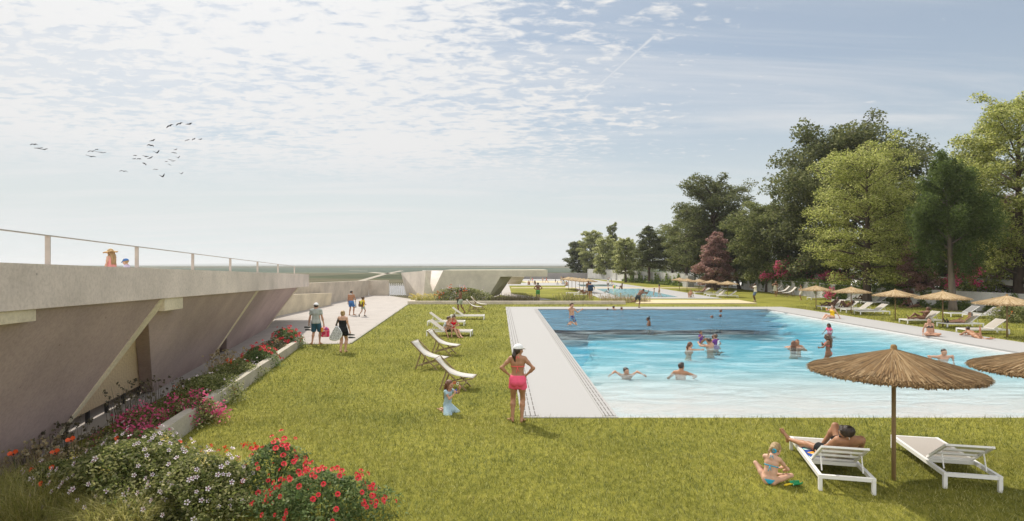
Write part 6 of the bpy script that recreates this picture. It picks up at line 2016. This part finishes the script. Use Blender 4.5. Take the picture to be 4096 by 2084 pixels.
o = e_.build('earphones', M_WHITE); o.location = J['root'].location; tag(o, 'white earphone cord of the man lying on the front lounger', 'earphones')
t = MB(); nx_, ny_ = 14, 5; zz = LH + .004
for i in range(nx_ + 1):
    for j in range(ny_ + 1):
        x = .50 + .80 * i / nx_; y = -.33 + .46 * j / ny_
        t.v.append((x, y if j < ny_ else y, zz + .004 * math.sin(x * 23 + j)))
for i in range(nx_):
    for j in range(ny_): q0_ = i * (ny_ + 1) + j; t.f.append((q0_, q0_ + 1, q0_ + ny_ + 2, q0_ + ny_ + 1)); t.m.append(0)
o = t.build('towel', M_TOWELP, None, smooth=True); o.location = L0.location; o.rotation_euler = L0.rotation_euler; o.modifiers.new('thickness', 'SOLIDIFY').thickness = .01
tag(o, 'blue beach towel with teal and orange pattern under the man on the front lounger', 'towel')

# ---------------------------------------------------------------- on the path
J = person('man in a white cap, grey t-shirt and blue shorts walking away barefoot', stand_at(1264, 1381, .02), -2, 1.83, 'm', 'light', hair=('short', 'dark'), wear=[('cap', CL('white')), ('tshirt', CL('grey')), ('shorts', CL('teal'), .86)], lod=1,
           legL=((-.15, -.02, .085), (-.1, 1, 0), (-.6, .8, 0)), legR=((.14, .02, .085), (.1, 1, 0), (.2, 1, 0)), armL=((-.30, .04, .82), (-.6, -1, 0)), armR=((.31, .04, .80), (.6, -1, 0)), hands=(1, 1), head=(4, 0, 0))
def shoe(name, label, p, rz, m, cat='shoes', n=2):
    t = thing(name, label, cat, tuple(p), rz)
    for k in range(n):
        mb = MB(); dz_ = -.05 * k
        for i, (x, w, h0, h1) in enumerate(((-.13, .035, -.03, .03), (-.06, .042, -.035, .035), (.03, .05, -.035, .02), (.11, .045, -.035, .0), (.14, .02, -.03, -.01))):
            mb.v += [(x, -w, dz_ + h0), (x, w, dz_ + h0), (x, w * .8, dz_ + h1), (x, -w * .8, dz_ + h1)]
            if i:
                b_ = (i - 1) * 4
                for a in range(4): mb.f.append((b_ + a, b_ + (a + 1) % 4, b_ + 4 + (a + 1) % 4, b_ + 4 + a)); mb.m.append(0)
        mb.f += [(3, 2, 1, 0), (16, 17, 18, 19)]; mb.m += [0, 0]
        for f_ in range(len(mb.f)): pass
        o = mb.build('shoe', m, t, smooth=False)
        o.location = (.03 * k, .02 * k, -.06 * k)
shoe('dark_shoes', 'dark grey shoes carried in the left hand of the man in the white cap', J['handL'] + Vector((-.07, 0, -.06)), R(10), CL('charcoal'))
# pink beach bag
q = J['handR']; t = thing('beach_bag', 'pink and red printed beach bag with towels carried by the man in the white cap', 'bag', tuple(q + Vector((.07, 0, -.48))))
mb = MB(); mb.box((0, 0, .15), (.33, .14, .30)); mb.build('bag', patterned('bag_print', [(.72, .04, .12), (.75, .2, .25), (.6, .5, .4), (.5, .03, .08), (.7, .08, .2)], 9), t, bevel=.03)
for s_ in (-.05, .05):
    mb = MB(); mb.tube([(-.11, s_, .29), (-.085, s_ * .5, .42), (-.07, 0, .49), (-.03, s_ * .5, .42), (.08, s_, .29)], .012, 6); mb.build('strap', CL('hotpink'), t)
mb = MB(); mb.tube([(-.13, -.04, .22), (-.13, -.04, .40)], [.055, .055], 12); mb.build('rolled_towel', mat('orange_towel', (.75, .28, .04), .9, .2, 20), t)
mb = MB(); mb.tube([(-.05, 0, .30), (.06, 0, .36), (.15, .0, .31)], [.05, .07, .04], 8); mb.build('bundle', patterned('bundle_print', [(.7, .1, .2), (.35, .12, .4), (.75, .3, .1)], 14), t)
J = person('woman in a black strapless dress walking away with a big lettered bag', stand_at(1371, 1411), 4, 1.68, 'f', 'fair', hair=('bun', 'blond'), wear=[('dress', CL('black'), .48, .0, 'strapless')], lod=1, fat=1.13,
           legL=((-.07, -.06, .10), (-.1, 1, 0), (-.1, 1, -.3)), legR=((.09, .05, .085), (.1, 1, 0), (.1, 1, 0)), armL=((-.27, .12, .90), (-.8, -1, 0)), armR=((.30, .02, .80), (.6, -1, 0)), hands=(.8, 1), head=(4, 0, -12))
sL = J['chest'] + Vector((-.16, 0, .12))
t = thing('shoulder_bag', 'white shoulder bag printed all over with black words, hanging on the woman\'s back', 'bag', (sL.x - .05, sL.y - .17, sL.z - .86))
mb = MB(); n = 24; prof = [(-.16, .02, .05), (-.24, .10, .08), (-.22, .22, .10), (-.12, .40, .10), (.0, .57, .05)]
ring = [(-.24, .05), (-.27, .12), (-.20, .26), (-.10, .44), (-.02, .57), (.08, .56), (.17, .44), (.24, .30), (.22, .17), (.13, .05), (.0, .0), (-.13, .0)]
mb.prism([(x, -.05, z) for x, z in ring], (0, .11, 0)); bag = mb.build('bag', mat('white_canvas_bag', (.74, .75, .76), .8, .05, 12), t, bevel=.03)
mb = MB(); mb.tube([(-.01, .02, .55), (.02, .08, .75), (.07, .17, .93), (.09, .24, .90)], [.025, .025, .022, .02], 8); mb.build('strap', CL('charcoal'), t)
for k, (txt, x, z) in enumerate((('CALL ME', -.035, .50), ('ME LOVE', -.07, .435), ('ME  KISS ME', -.11, .37), ('CALL ME  LOVE', -.13, .305), ('LOVE ME  LOVE INK', -.17, .24), ('LOVE ME  KISS ME', -.21, .175), ('ME  LOVE ME', -.23, .11), ('LOVE ME  CALL ME', -.21, .045))):
    cu_ = bpy.data.curves.new('lettering', 'FONT'); cu_.body = txt; cu_.size = .066; cu_.extrude = .0008
    to = bpy.data.objects.new('lettering_source', cu_); SC.collection.objects.link(to)
    bpy.context.view_layer.update()
    me = bpy.data.meshes.new_from_object(to.evaluated_get(bpy.context.evaluated_depsgraph_get()))
    SC.collection.objects.unlink(to); bpy.data.objects.remove(to)
    W_lim = {0: .12, 1: .19, 2: .29, 3: .35, 4: .40, 5: .42, 6: .42, 7: .33}[k]
    mx_ = max(v_.co.x for v_ in me.vertices); fx = min(1.0, W_lim / mx_)
    me.materials.append(M_DARK)
    o = bpy.data.objects.new('lettering', me); link(o, bag); o.location = (x, -.0525, z); o.rotation_euler = (R(90), R(-6), 0); o.scale = (fx, 1, 1)
shoe('sandals', 'dark sandals with pink straps in the right hand of the woman in black', J['handR'] + Vector((.05, 0, -.05)), R(30), CL('charcoal'))
J = person('bare backed man in blue shorts with a towel round his neck on the path', stand_at(1405, 1263, .02), 8, 1.72, 'm', 'tan', hair=('crop', 'dark'), wear=[('shorts', CL('blue'), .70), ('neck_towel', CL('palegrey'))], lod=1, head=(0, 0, 25),
           legL=((-.13, 0, .085), (-.1, 1, 0), (-.2, 1, 0)), legR=((.15, .04, .085), (.1, 1, 0), (.7, .7, 0)), armR=((.20, .22, .98), (.8, -1, 0)))
t = thing('towel', 'small pale towel hanging from the arm of the bare backed man', 'towel', tuple(J['handR'] + Vector((.04, -.02, -.42))))
mb = MB(); mb.tube([(0, 0, .0), (.0, 0, .2), (0, .0, .42)], [.07, .055, .035], 8); mb.build('cloth', CL('palegrey'), t, smooth=True)
J = person('child with a colourful backpack walking beside the bare backed man', stand_at(1452, 1267, .02), 38, 1.30, 'c', 'olive', hair=('bun', 'brown'), wear=[('shorts', CL('sage'), .55), ('tshirt', CL('yellow')), ('shoes', CL('charcoal'))], lod=1, child=True,
           legL=((-.09, -.34, .16), (-.1, 1, 0), (-.1, .6, -.8)), legR=((.09, .10, .085), (.1, 1, 0), (.1, 1, 0)), armL=((-.18, .16, 1.08), (-.8, -1, 0)), armR=((.18, .16, 1.05), (.8, -1, 0)))
t = thing('backpack', 'backpack in brown, yellow and red on the walking child', 'backpack', tuple(J['chest'] + J['dir'] @ Vector((0, -.17, -.30))), -R(38))
mb = MB(); mb.box((0, 0, .2), (.27, .17, .40)); mb.build('bag', patterned('pack_print', [(.12, .06, .04), (.55, .55, .08), (.3, .05, .06), (.1, .06, .05), (.6, .6, .5)], 6), t, bevel=.04)
mb = MB(); mb.box((0, -.11, .12), (.2, .06, .18)); mb.build('pocket', CL('brown'), t, bevel=.02)
# ---------------------------------------------------------------- on the roof
zr_ = 2.405
p = P(445, 1000, 21.0)
person('woman in a straw hat and pink dress up on the roof terrace', (p.x, p.y, zr_), -78, 1.60, 'f', 'fair', hair=('long', 'blond'), wear=[('hat', CL('straw')), ('dress', CL('pink'), .7, .04)], lod=1, head=(8, 0, 0))
p = P(507, 1000, 20.4)
person('small boy in a blue cap and white shirt on the roof terrace', (p.x, p.y, zr_), -95, 1.21, 'c', 'fair', hair=('short', 'blond'), wear=[('cap', CL('blue')), ('tshirt', CL('lilac')), ('shorts', CL('navy'))], lod=1, child=True, head=(12, 0, 0))
# ---------------------------------------------------------------- lawn loungers
J = person('man in pale grey shorts walking left across the lawn with a dark towel', stand_at(1842, 1255), -82, 1.76, 'm', 'brown', hair=('crop', 'black'), wear=[('shorts', CL('sage'), .62)], lod=1,
           legL=((-.09, .10, .085), (-.1, 1, 0), (0, 1, 0)), legR=((.09, -.28, .11), (.1, 1, 0), (.1, 1, -.4)), armL=((-.12, .26, 1.06), (-.6, -1, 0)), armR=((.12, .24, 1.04), (.6, -1, 0)))
t = thing('towel', 'dark towel slung over the arm of the man in pale grey shorts', 'towel', tuple(J['wrR'] + Vector((.02, .10, -.30))))
mb = MB(); mb.box((0, .02, .15), (.14, .06, .62)); mb.build('cloth', CL('charcoal'), t, bevel=.025)
L3 = LG['L3']; br_ = 158
p = onl(L3, .84, .34, .26); person('woman in a red swimsuit sitting on the edge of a lawn lounger', (p.x, p.y - .02, 0), 142, 1.68, 'f', 'light', SIT_SEAT, hair=('topbun', 'brown'), wear=[('swimsuit', CL('red'))], lod=1, p0=(0, -.06, .36),
       tor=(14, 0, 0), head=(22, 0, 20), legL=((-.03, .70, .085), (-.1, 1, .8), (0, 1, .1)), legR=((.09, .62, .085), (.1, 1, .8), (.1, 1, .1)), armL=((-.06, .26, .55), (-1, -.5, 0)), armR=((.14, .26, .56), (1, -.5, 0)))
p = onl(L3, 1.03, .36, .26); person('child wrapped in a pale towel sitting beside the woman in red', (p.x, p.y - .08, 0), 170, 1.38, 'c', 'light', SIT_SEAT, hair=('short', 'brown'), wear=[('shorts', CL('charcoal'), .6), ('cape', CL('palegrey'), -.28)], lod=1, child=True, p0=(0, 0, .42),
       tor=(6, 0, 0), head=(4, 0, -62), legL=((-.16, .44, .085), (-.3, 1, .5), (-.3, 1, 0)), legR=((.06, .52, .085), (.4, 1, .5), (0, 1, 0)), armL=((-.02, .24, .52), (-1, -.2, -.3)), armR=((.1, .22, .50), (1, -.2, -.3)))
# ---------------------------------------------------------------- middle distance
person('man in green shorts seen from behind, hands on hips, beyond the planter wall', stand_at(2152, 1204), -2, 1.80, 'm', 'brown', hair=('crop', 'black'), wear=[('shorts', CL('green'), .66), ('neck_towel', CL('sage'))], lod=1, **hipA)
J = person('person in a cap with a navy towel spread over the shoulders', stand_at(2362, 1197), -6, 1.74, 'm', 'tan', hair=('cap', 'dark'), wear=[('cap', CL('slate')), ('trunks', CL('black'), .2), ('cape', CL('navy'), -.42)], lod=1, armR=((.40, .0, 1.0), (.6, -1, 0)))
person('bare chested man facing the viewer behind the navy towel', stand_at(2354, 1194), 176, 1.86, 'm', 'brown', hair=('crop', 'black'), wear=[('towel_wrap', CL('cream'), .45) if False else ('wrap', CL('cream'), .5)], lod=1)
person('man in dark shorts balancing on one leg at the far pool edge', stand_at(2554, 1233, .03), 24, 1.80, 'm', 'brown', hair=('crop', 'black'), wear=[('shorts', CL('charcoal'), .55)], lod=1, p0=(-.02, 0, .88),
       pel=(22, 8, 0), tor=(34, 26, 18), head=(20, 0, 10), legL=((-.42, -.30, .52), (-.4, .5, -1), (-.3, -.8, -.6)), legR=((.02, .02, .085), (.1, 1, 0), (.3, 1, 0)), armL=((.42, .38, 1.22), (-.2, 1, .2)), armR=((.72, .12, 1.28), (.2, .6, -.6)))
# far group on the terrace
FARG = [(2115.5, 1140.5, 8, 1.55, 'm', 'olive', SIT_LEGS, ('crop', 'brown'), [('shorts', CL('tan'))], 'seated man leaning back, leftmost on the far terrace', {}, False),
        (2140, 1139, 20, 1.5, 'f', 'tan', SIT_LEGS, ('long', 'black'), [('swimsuit', CL('olive'))], 'seated woman with long black hair on the far terrace', {}, False),
        (2130, 1133, 60, 1.0, 'c', 'light', STAND, ('short', 'brown'), [('shorts', CL('lilac')), ('tshirt', CL('coral'))], 'small child in coral and lilac standing on the far sand', {}, True),
        (2123, 1128, 0, 1.05, 'c', 'tan', STAND, ('short', 'blond'), [('tshirt', CL('sage')), ('shorts', CL('sage'))], 'child in pale green at the far wall behind the seated man', {}, True),
        (2171, 1132.5, 0, 1.05, 'c', 'fair', STAND, ('bun', 'blond'), [('bikini_bottom', CL('skyblue'))], 'fair child in turquoise trunks standing on the far sand', {}, True),
        (2186, 1132.5, -70, 1.2, 'f', 'tan', STAND, ('bun', 'brown'), [('swimsuit', CL('coral'))], 'girl stepping with legs wide apart on the far sand', dict(p0=(0, 0, .82), legR=((.2, -.62, .1), (0, 1, 0), (0, 1, 0)), legL=((-.1, .2, .085), (0, 1, 0), (0, 1, 0))), False),
        (2222, 1133, 0, .72, 'c', 'olive', STAND, ('short', 'black'), [('tshirt', CL('charcoal')), ('shorts', CL('charcoal'))], 'toddler in dark clothes standing left of the six parasols', {}, True),
        (2230, 1138.5, 0, 1.0, 'c', 'olive', SIT_CROSS, ('short', 'brown'), [('tshirt', CL('palegrey'))], 'toddler sitting on the far terrace in front of the standing one', {}, True),
        (2245, 1132, 10, 1.28, 'f', 'fair', STAND, ('long', 'blond'), [('dress', CL('cream'), .9, .05)], 'blond woman in a long white dress behind the row of six parasols', {}, False),
        (2254, 1132, 170, 1.25, 'f', 'brown', STAND, ('short', 'black'), [('swimsuit', CL('black'))], 'dark haired person half hidden behind the farthest straw parasol', {}, False),
        (2253, 1137.5, 0, 1.45, 'm', 'brown', SIT_CROSS, ('crop', 'black'), [('tshirt', CL('palegrey'))], 'man in a grey shirt seated beside the farthest parasols', {}, False),
        (2267, 1144, -12, 1.6, 'm', 'tan', SIT_CROSS, ('crop', 'dark'), [('shorts', CL('olive'))], 'bare backed man in olive shorts seated next to the row of six parasols', {}, False),
        (2446, 1136.5, -90, 1.45, 'm', 'light', STAND, ('crop', 'brown'), [('tshirt', CL('palegrey')), ('trunks', CL('tan'))], 'person diving forward by the third pool with outstretched arms', dict(p0=(0, 0, .95), pel=(35, 0, 0), tor=(58, 0, 0), head=(-30, 0, 0), armL=((-.2, .95, 1.2), (0, 0, -1)), armR=((.2, .95, 1.15), (0, 0, -1)), legR=((.1, -.35, .16), (0, 1, 0), (0, .8, -.6))), False),
        (2432.5, 1150.5, -6, 1.25, 'c', 'olive', STAND, ('short', 'black'), [('tshirt', CL('white')), ('shorts', CL('charcoal'))], 'child in a white shirt and dark shorts standing by the beach ball', {}, True),
        (2432, 1172, -96, 1.1, 'c', 'brown', SIT_LEGS, ('long', 'black'), [('swimsuit', CL('white'))], 'long haired girl sitting at the left edge of the second pool', {}, True),
        (2487, 1157.5, -100, 1.65, 'f', 'brown', SIT_LEGS, ('bun', 'black'), [('bikini_bottom', CL('brown'))], 'woman hugging her knee seated at the far edge of the second pool', dict(legL=((-.08, .42, .08), (0, .2, 1), (0, 1, 0)), legR=((.10, .30, .08), (.3, .2, 1), (0, 1, 0)), armL=((-.05, .34, .42), (-1, 0, 0)), armR=((.12, .32, .40), (1, 0, 0))), False),
        (2616.5, 1188, -60, .92, 'c', 'light', STAND, ('bun', 'brown'), [('swimsuit', CL('sage'))], 'small child standing in the shallow water of the second pool', {}, True),
        (2637, 1189, -62, 1.28, 'c', 'light', STAND, ('cap', 'dark'), [('cap', CL('charcoal')), ('shorts', CL('tan'), .5)], 'boy in a dark cap and tan shorts wading in the second pool', dict(legR=((.12, -.3, .12), (0, 1, 0), (0, 1, -.3))), True),
        (2763, 1190.5, -142, 1.62, 'f', 'tan', SIT_LEGS, ('bun', 'brown'), [('towel_wrap', CL('cream'), .5)], 'woman in a pale wrap sitting at the front corner of the second pool deck', dict(legL=((-.08, .45, .08), (0, .2, 1), (0, 1, 0)), legR=((.10, .38, .08), (.3, .2, 1), (0, 1, 0)), armR=((.1, .3, .3), (1, 0, 0))), False)]
for u, v, fc, h_, sx_, sk, ps, hr, wr_, lab, ov, ch in FARG:
    person(lab, stand_at(u, v, .04), fc, h_, sx_, sk, ps, hair=hr, wear=wr_, lod=2, child=ch, **ov)


def on_lounger(k, lab, h_, sx_, sk, hr, wr_, lod=1, x=1.12, **ov):
    Lg = LG[k]; p = onl(Lg, x, 0, .255)
    d_ = dict(p0=(0, 0, .10), pel=(-72, 0, 0), tor=(-50, 0, 0), head=(22, 0, 0)); d_.update(ov)
    return person(lab, tuple(p), lbear(Lg), h_, sx_, sk, LIE_BACK, hair=hr, wear=wr_, lod=lod, **d_)


on_lounger('Lr', 'person lying on the white lounger behind the couple with towels', 1.7, 'f', 'brown', ('short', 'black'), [('swimsuit', CL('brown'))], 2, legL=((-.10, .42, .10), (0, .1, 1), (0, 1, 0)), legR=((.1, .75, .5), (0, .1, 1), (0, .5, 1)))
on_lounger('Ln', 'man reclining on the far lounger under the small parasols', 1.75, 'm', 'brown', ('crop', 'black'), [('shorts', CL('tan'))], 2, tor=(-38, 0, 0))
on_lounger('La', 'dark skinned man reclining beside the leftmost near parasol', 1.78, 'm', 'dark', ('crop', 'black'), [('shorts', CL('brown'))], 1, tor=(-38, 0, 0), head=(15, 0, 60), legR=((.1, .80, .09), (0, .1, 1), (0, .3, 1)))
on_lounger('Lb', 'person lying with raised knees behind the woman in the yellow swimsuit', 1.72, 'f', 'dark', ('bun', 'black'), [('swimsuit', CL('brown'))], 1, tor=(-62, 0, 0), legL=((-.1, .36, .06), (0, .1, 1), (0, 1, 0)), legR=((.12, .42, .06), (0, .1, 1), (0, 1, 0)), armL=((-.30, .1, .45), (-1, -.4, .6)))
on_lounger('Lm', 'person lying in the shade half hidden by the big tree trunk', 1.74, 'm', 'dark', ('crop', 'black'), [('shorts', CL('brown'))], 1, legR=((.1, .62, .06), (0, .1, 1), (0, .6, 1)))
on_lounger('Le', 'person with folded arms reclining on a white lounger in the half shade', 1.70, 'f', 'brown', ('bun', 'brown'), [('bikini_bottom', CL('brown'))], 1, tor=(-34, 0, 0), head=(10, 0, 20), armL=((.10, .06, .42), (-1, .4, -.2)), armR=((-.10, .10, .46), (1, .4, -.2)), legR=((.1, .72, .06), (0, .1, 1), (0, .4, 1)))
on_lounger('Lf', 'older woman in a yellow swimsuit asleep on a white lounger', 1.66, 'f', 'light', ('bun', 'grey'), [('swimsuit', M_YELL), ('glasses', M_DARK), ('shoes', CL('charcoal'))], 1, head=(-4, 0, 0))
# standing on the right lawn
person('man in a white t-shirt and blue shorts on the right lawn', stand_at(3021, 1207.5), -84, 1.78, 'm', 'dark', hair=('crop', 'black'), wear=[('tshirt', CL('cream')), ('shorts', CL('slate'), .8), ('shoes', CL('tan'))], lod=1,
       armL=((-.05, .42, 1.36), (-.6, .1, -1)), armR=((.06, .20, 1.42), (.8, .3, -1)))
J = person('woman in a black bikini holding a white towel, facing the viewer by the ivy wall', stand_at(3103, 1186), 184, 1.76, 'f', 'olive', hair=('long', 'black'), wear=[('bikini_top', CL('black')), ('bikini_bottom', CL('black'))], lod=1,
           armL=((.06, .22, 1.08), (-1, .2, -.3)), armR=((.22, .18, 1.16), (1, -.2, -.4)), legL=((-.02, .12, .085), (-.5, 1, 0), (0, 1, 0)), legR=((.06, -.02, .085), (.1, 1, 0), (0, 1, 0)))
t = thing('towel', 'white towel held against the hip of the woman in the black bikini', 'towel', tuple(J['handR'] + Vector((-.02, -.06, -.52))))
mb = MB(); mb.prism([(-.20, 0, -.05), (.20, 0, -.03), (.13, 0, .56), (-.11, 0, .58)], (0, .07, 0)); mb.build('cloth', CL('cream'), t, bevel=.025)
person('woman wrapped in a white towel standing left of a straw parasol', stand_at(3205, 1201.5), -62, 1.56, 'f', 'olive', hair=('bun', 'black'), wear=[('towel_wrap', CL('cream'), .72)], lod=1, armL=((.02, .24, 1.16), (-1, .1, -.6)), armR=((-.02, .26, 1.2), (1, .1, -.6)))
person('dark skinned man sitting on the grass in the shade of the wall', stand_at(3634, 1227.5), -90, 1.70, 'm', 'dark', SIT_LEGS, hair=('crop', 'black'), wear=[('trunks', CL('black'))], lod=1, armR=((.2, .3, .36), (1, 0, 0)))
person('dark skinned person lying face down in the shade next to the seated man', stand_at(3647, 1231.5), 92, 1.68, 'f', 'dark', LIE_FRONT, hair=('bun', 'black'), wear=[('bikini_bottom', CL('black'))], lod=1)
# on the right deck
zd = .031
p = G(3331, 1275)
J = person('woman in a yellow swimsuit drinking on the deck edge, feet in the water', (20.25, p.y, zd), -104, 1.72, 'f', 'fair', SIT_LEGS, hair=('long', 'brown'), wear=[('swimsuit', CL('yellow')), ('glasses', CL('palegrey'))], lod=1,
           tor=(-6, 0, 0), head=(6, 0, 0), legL=((-.08, .78, -.10), (0, .2, 1), (0, 1, -.6)), legR=((.10, .70, -.08), (0, .2, 1), (0, 1, -.6)), armL=((-.30, -.34, .03), (-.6, -1, 0)), armR=((.10, .36, .60), (1, 0, -.7)), hands=(.2, 1))
t = thing('drink', 'glass of orange drink in the hand of the woman in the yellow swimsuit', 'drink', tuple(J['handR'] + Vector((0, 0, -.05))))
mb = MB(); mb.lathe([(.001, 0), (.03, 0), (.04, .10), (.001, .10)], 12); mb.build('juice', mat('orange_juice', (.8, .3, .03), .2, .05), t, smooth=True)
mb = MB(); mb.lathe([(.043, .10), (.045, .13), (.03, .16), (.001, .17)], 12); mb.build('lid', M_WHITE, t, smooth=True)
person('woman in a dark bikini sitting cross-legged on the white deck', tuple(G(3719, 1343, zd)), 196, 1.68, 'f', 'light', SIT_CROSS, hair=('bun', 'brown'), wear=[('bikini_top', CL('charcoal')), ('bikini_bottom', CL('charcoal'))], lod=1, tor=(-6, 0, 0), head=(0, 0, 25),
       armL=((-.26, -.22, .03), (-.6, -1, 0)), armR=((.26, -.10, .05), (.6, -1, 0)))
person('tanned woman lying on her stomach on the deck near the right edge', (21.55, 27.3, zd), 4, 1.68, 'f', 'tan', LIE_FRONT, hair=('crop', 'dark'), wear=[('bikini_bottom', CL('brown'))], lod=1, legL=((-.10, -.44, .42), (0, 0, -1), (.1, -.3, 1)),
       armL=((-.10, .62, .05), (-1, .1, -.2)), armR=((.10, .62, .05), (1, .1, -.2)))
# ---------------------------------------------------------------- in the water
WATER = dict(p0=(0, 0, 0), pel=(0, 0, 0), tor=(6, 0, 0), head=(0, 0, 0), armL=((-.40, .20, .06), (-1, -.5, -.4)), armR=((.40, .20, .06), (1, -.5, -.4)), legL=((-.10, -.32, -.22), (0, 1, -.3), (0, -1, -.2)), legR=((.10, -.32, -.22), (0, 1, -.3), (0, -1, -.2)))


def swim(lab, u, v, w, fc, h_, sx_, sk, hr, wr_=(), child=False, lod=1, **ov):
    """v: waterline as sighted; w: height of the waterline above the hips"""
    p = G(u, v, WZ)
    return person(lab, (p.x, p.y, WZ - w * h_ / 1.75), fc, h_, sx_, sk, WATER, hair=hr, wear=wr_, lod=lod, child=child, **ov)


J = person('boy in blue patterned trunks jumping into the pool in mid air', (2.75, 27.0, .42), 168, 1.42, 'c', 'light', STAND, hair=('short', 'brown'), wear=[('trunks', M_TRUNK, .62)], lod=1, child=True, p0=(0, 0, .72), pel=(-6, 0, 0), tor=(4, 4, 0), head=(8, 0, -10),
           legL=((-.10, -.22, .40), (-.3, 1, -.2), (.2, -.6, -.8)), legR=((.12, -.18, .34), (.1, 1, -.2), (.2, -.6, -.8)), armR=((.05, .18, 1.36), (1, .2, -.9)), armL=((-.52, .12, 1.12), (-.4, -.2, -1)))
swim('swimmer at the far pool edge, head only, left of three', 2430, 1240, .62, 10, 1.6, 'f', 'tan', ('bun', 'auburn'), lod=2)
swim('swimmer at the far pool edge with bare shoulders, middle of three', 2453, 1239.5, .44, 30, 1.75, 'm', 'tan', ('crop', 'dark'), lod=2)
swim('swimmer at the far pool edge, right of three', 2488, 1240, .52, -20, 1.65, 'f', 'tan', ('short', 'auburn'), [('swimsuit', CL('coral'))], lod=2)
swim('woman with a top knot standing in the dark deep water, looking left', 2598, 1303, .24, -68, 1.68, 'f', 'brown', ('topbun', 'black'))
swim('uppermost of three heads in the deep water at the far right', 2881, 1249, .54, 60, 1.65, 'f', 'tan', ('ponytail', 'auburn'), lod=2)
swim('swimmer stretched out left of two other heads in the deep water', 2852, 1271, .60, -60, 1.65, 'm', 'tan', ('crop', 'auburn'), lod=2, armL=((-.5, .3, .5), (-1, 0, 0)))
swim('swimmer right of another head in the deep water', 2880, 1268, .58, 40, 1.65, 'f', 'tan', ('short', 'auburn'), lod=2)
swim('woman with a ponytail in the light water reaching out an arm to the right', 2754, 1399, .43, 78, 1.70, 'f', 'light', ('ponytail', 'auburn'), armR=((.08, .60, .42), (1, 0, -.4)))
swim('man seen from behind holding up a toddler in the pool', 2842, 1388.5, .40, -34, 1.80, 'm', 'light', ('short', 'dark'), armL=((-.10, .52, .52), (-1, 0, -.6)), armR=((.14, .50, .46), (1, 0, -.6)))
q = G(2803, 1384, WZ)
person('toddler in a purple top held up above the water by the man', (q.x, q.y - .1, .06), 140, .98, 'c', 'olive', SIT_LEGS, hair=('short', 'dark'), wear=[('tshirt', CL('purple'))], lod=1, child=True, p0=(0, 0, .16), pel=(-20, 0, 0), tor=(-8, 0, 0), armL=((-.22, .14, .55), (-1, 0, -1)), armR=((.22, .12, .6), (1, 0, -1)), legL=((-.12, .70, .2), (0, .2, 1), (0, .4, 1)), legR=((.12, .70, .16), (0, .2, 1), (0, .4, 1)))
J = swim('child in a purple jersey with a white mark, in the pool', 2866, 1377.5, .22, -24, 1.28, 'c', 'light', ('short', 'brown'), [('tshirt', CL('purple'))], True)
o = MB(); o.box((0, 0, 0), (.07, .012, .20), Matrix.Rotation(R(8), 3, 'Y')); o.box((.05, 0, .085), (.11, .011, .05)); o.box((.04, 0, .01), (.08, .013, .04))
mk = o.build('jersey_mark', CL('white')); p_ = J['chest'] + J['dir'] @ Vector((0, -.118, .0)); mk.location = p_; mk.rotation_euler = (0, 0, R(24)); mk.parent = J['root']
mk.matrix_parent_inverse = (Matrix.Translation(J['root'].location) @ Matrix.Rotation(J['root'].rotation_euler[2], 4, 'Z') @ Matrix.Scale(J['root'].scale[0], 4)).inverted()
swim('child whose head shows behind the purple jersey', 2851, 1369, .36, 70, 1.25, 'c', 'light', ('short', 'auburn'), (), True)
swim('woman swimming breaststroke towards the viewer with arms spread', 2504, 1489, .50, 186, 1.66, 'f', 'light', ('bun', 'dark'), tor=(30, 0, 0), head=(-26, 0, -20), armL=((-.56, .20, .46), (-.4, -.6, .5)), armR=((.54, .24, .44), (.4, -.6, .5)))
swim('dark haired man in the light water seen from behind, nearest of the bathers', 2722, 1496, .42, 26, 1.78, 'm', 'tan', ('short', 'dark'), armR=((.38, .30, .30), (1, -.6, 0)), head=(4, 0, 18))
swim('man facing the viewer in the couple embracing in the pool', 3188, 1384, .47, 200, 1.74, 'm', 'tan', ('crop', 'auburn'), armL=((-.10, .34, .36), (-1, 0, -.3)), armR=((.12, .34, .40), (1, 0, -.3)))
swim('red haired woman seen from behind in the embracing couple', 3174, 1391, .46, 24, 1.66, 'f', 'light', ('loose', 'auburn'), armL=((-.10, .30, .50), (-1, 0, -.3)), armR=((.12, .30, .48), (1, 0, -.3)))
p = G(3313, 1428, WZ)
person('woman with thick long brown hair standing thigh deep in the pool', (p.x, p.y, -.78), -58, 1.66, 'f', 'brown', STAND, hair=('wild', 'brown'), wear=[('bikini_top', CL('coral')), ('bikini_bottom', CL('coral'))], lod=1, head=(8, 0, 0),
       armL=((-.05, .30, 1.12), (-1, .1, -.5)), armR=((-.06, .20, 1.30), (1, .3, -.6)), legL=((-.12, .06, .085), (-.1, 1, 0), (-.25, 1, 0)))
swim('girl with wet plaited hair and a pink top near the right deck', 3318, 1319, .34, -104, 1.25, 'c', 'brown', ('long', 'black'), [('tshirt', CL('hotpink'))], True)
swim('bare chested man facing the viewer in the pool right of the big parasol tip', 3769, 1434, .40, 178, 1.80, 'm', 'light', ('crop', 'dark'), armL=((-.38, .05, .26), (-1, -.4, 0)), armR=((.38, .05, .26), (1, -.4, 0)))
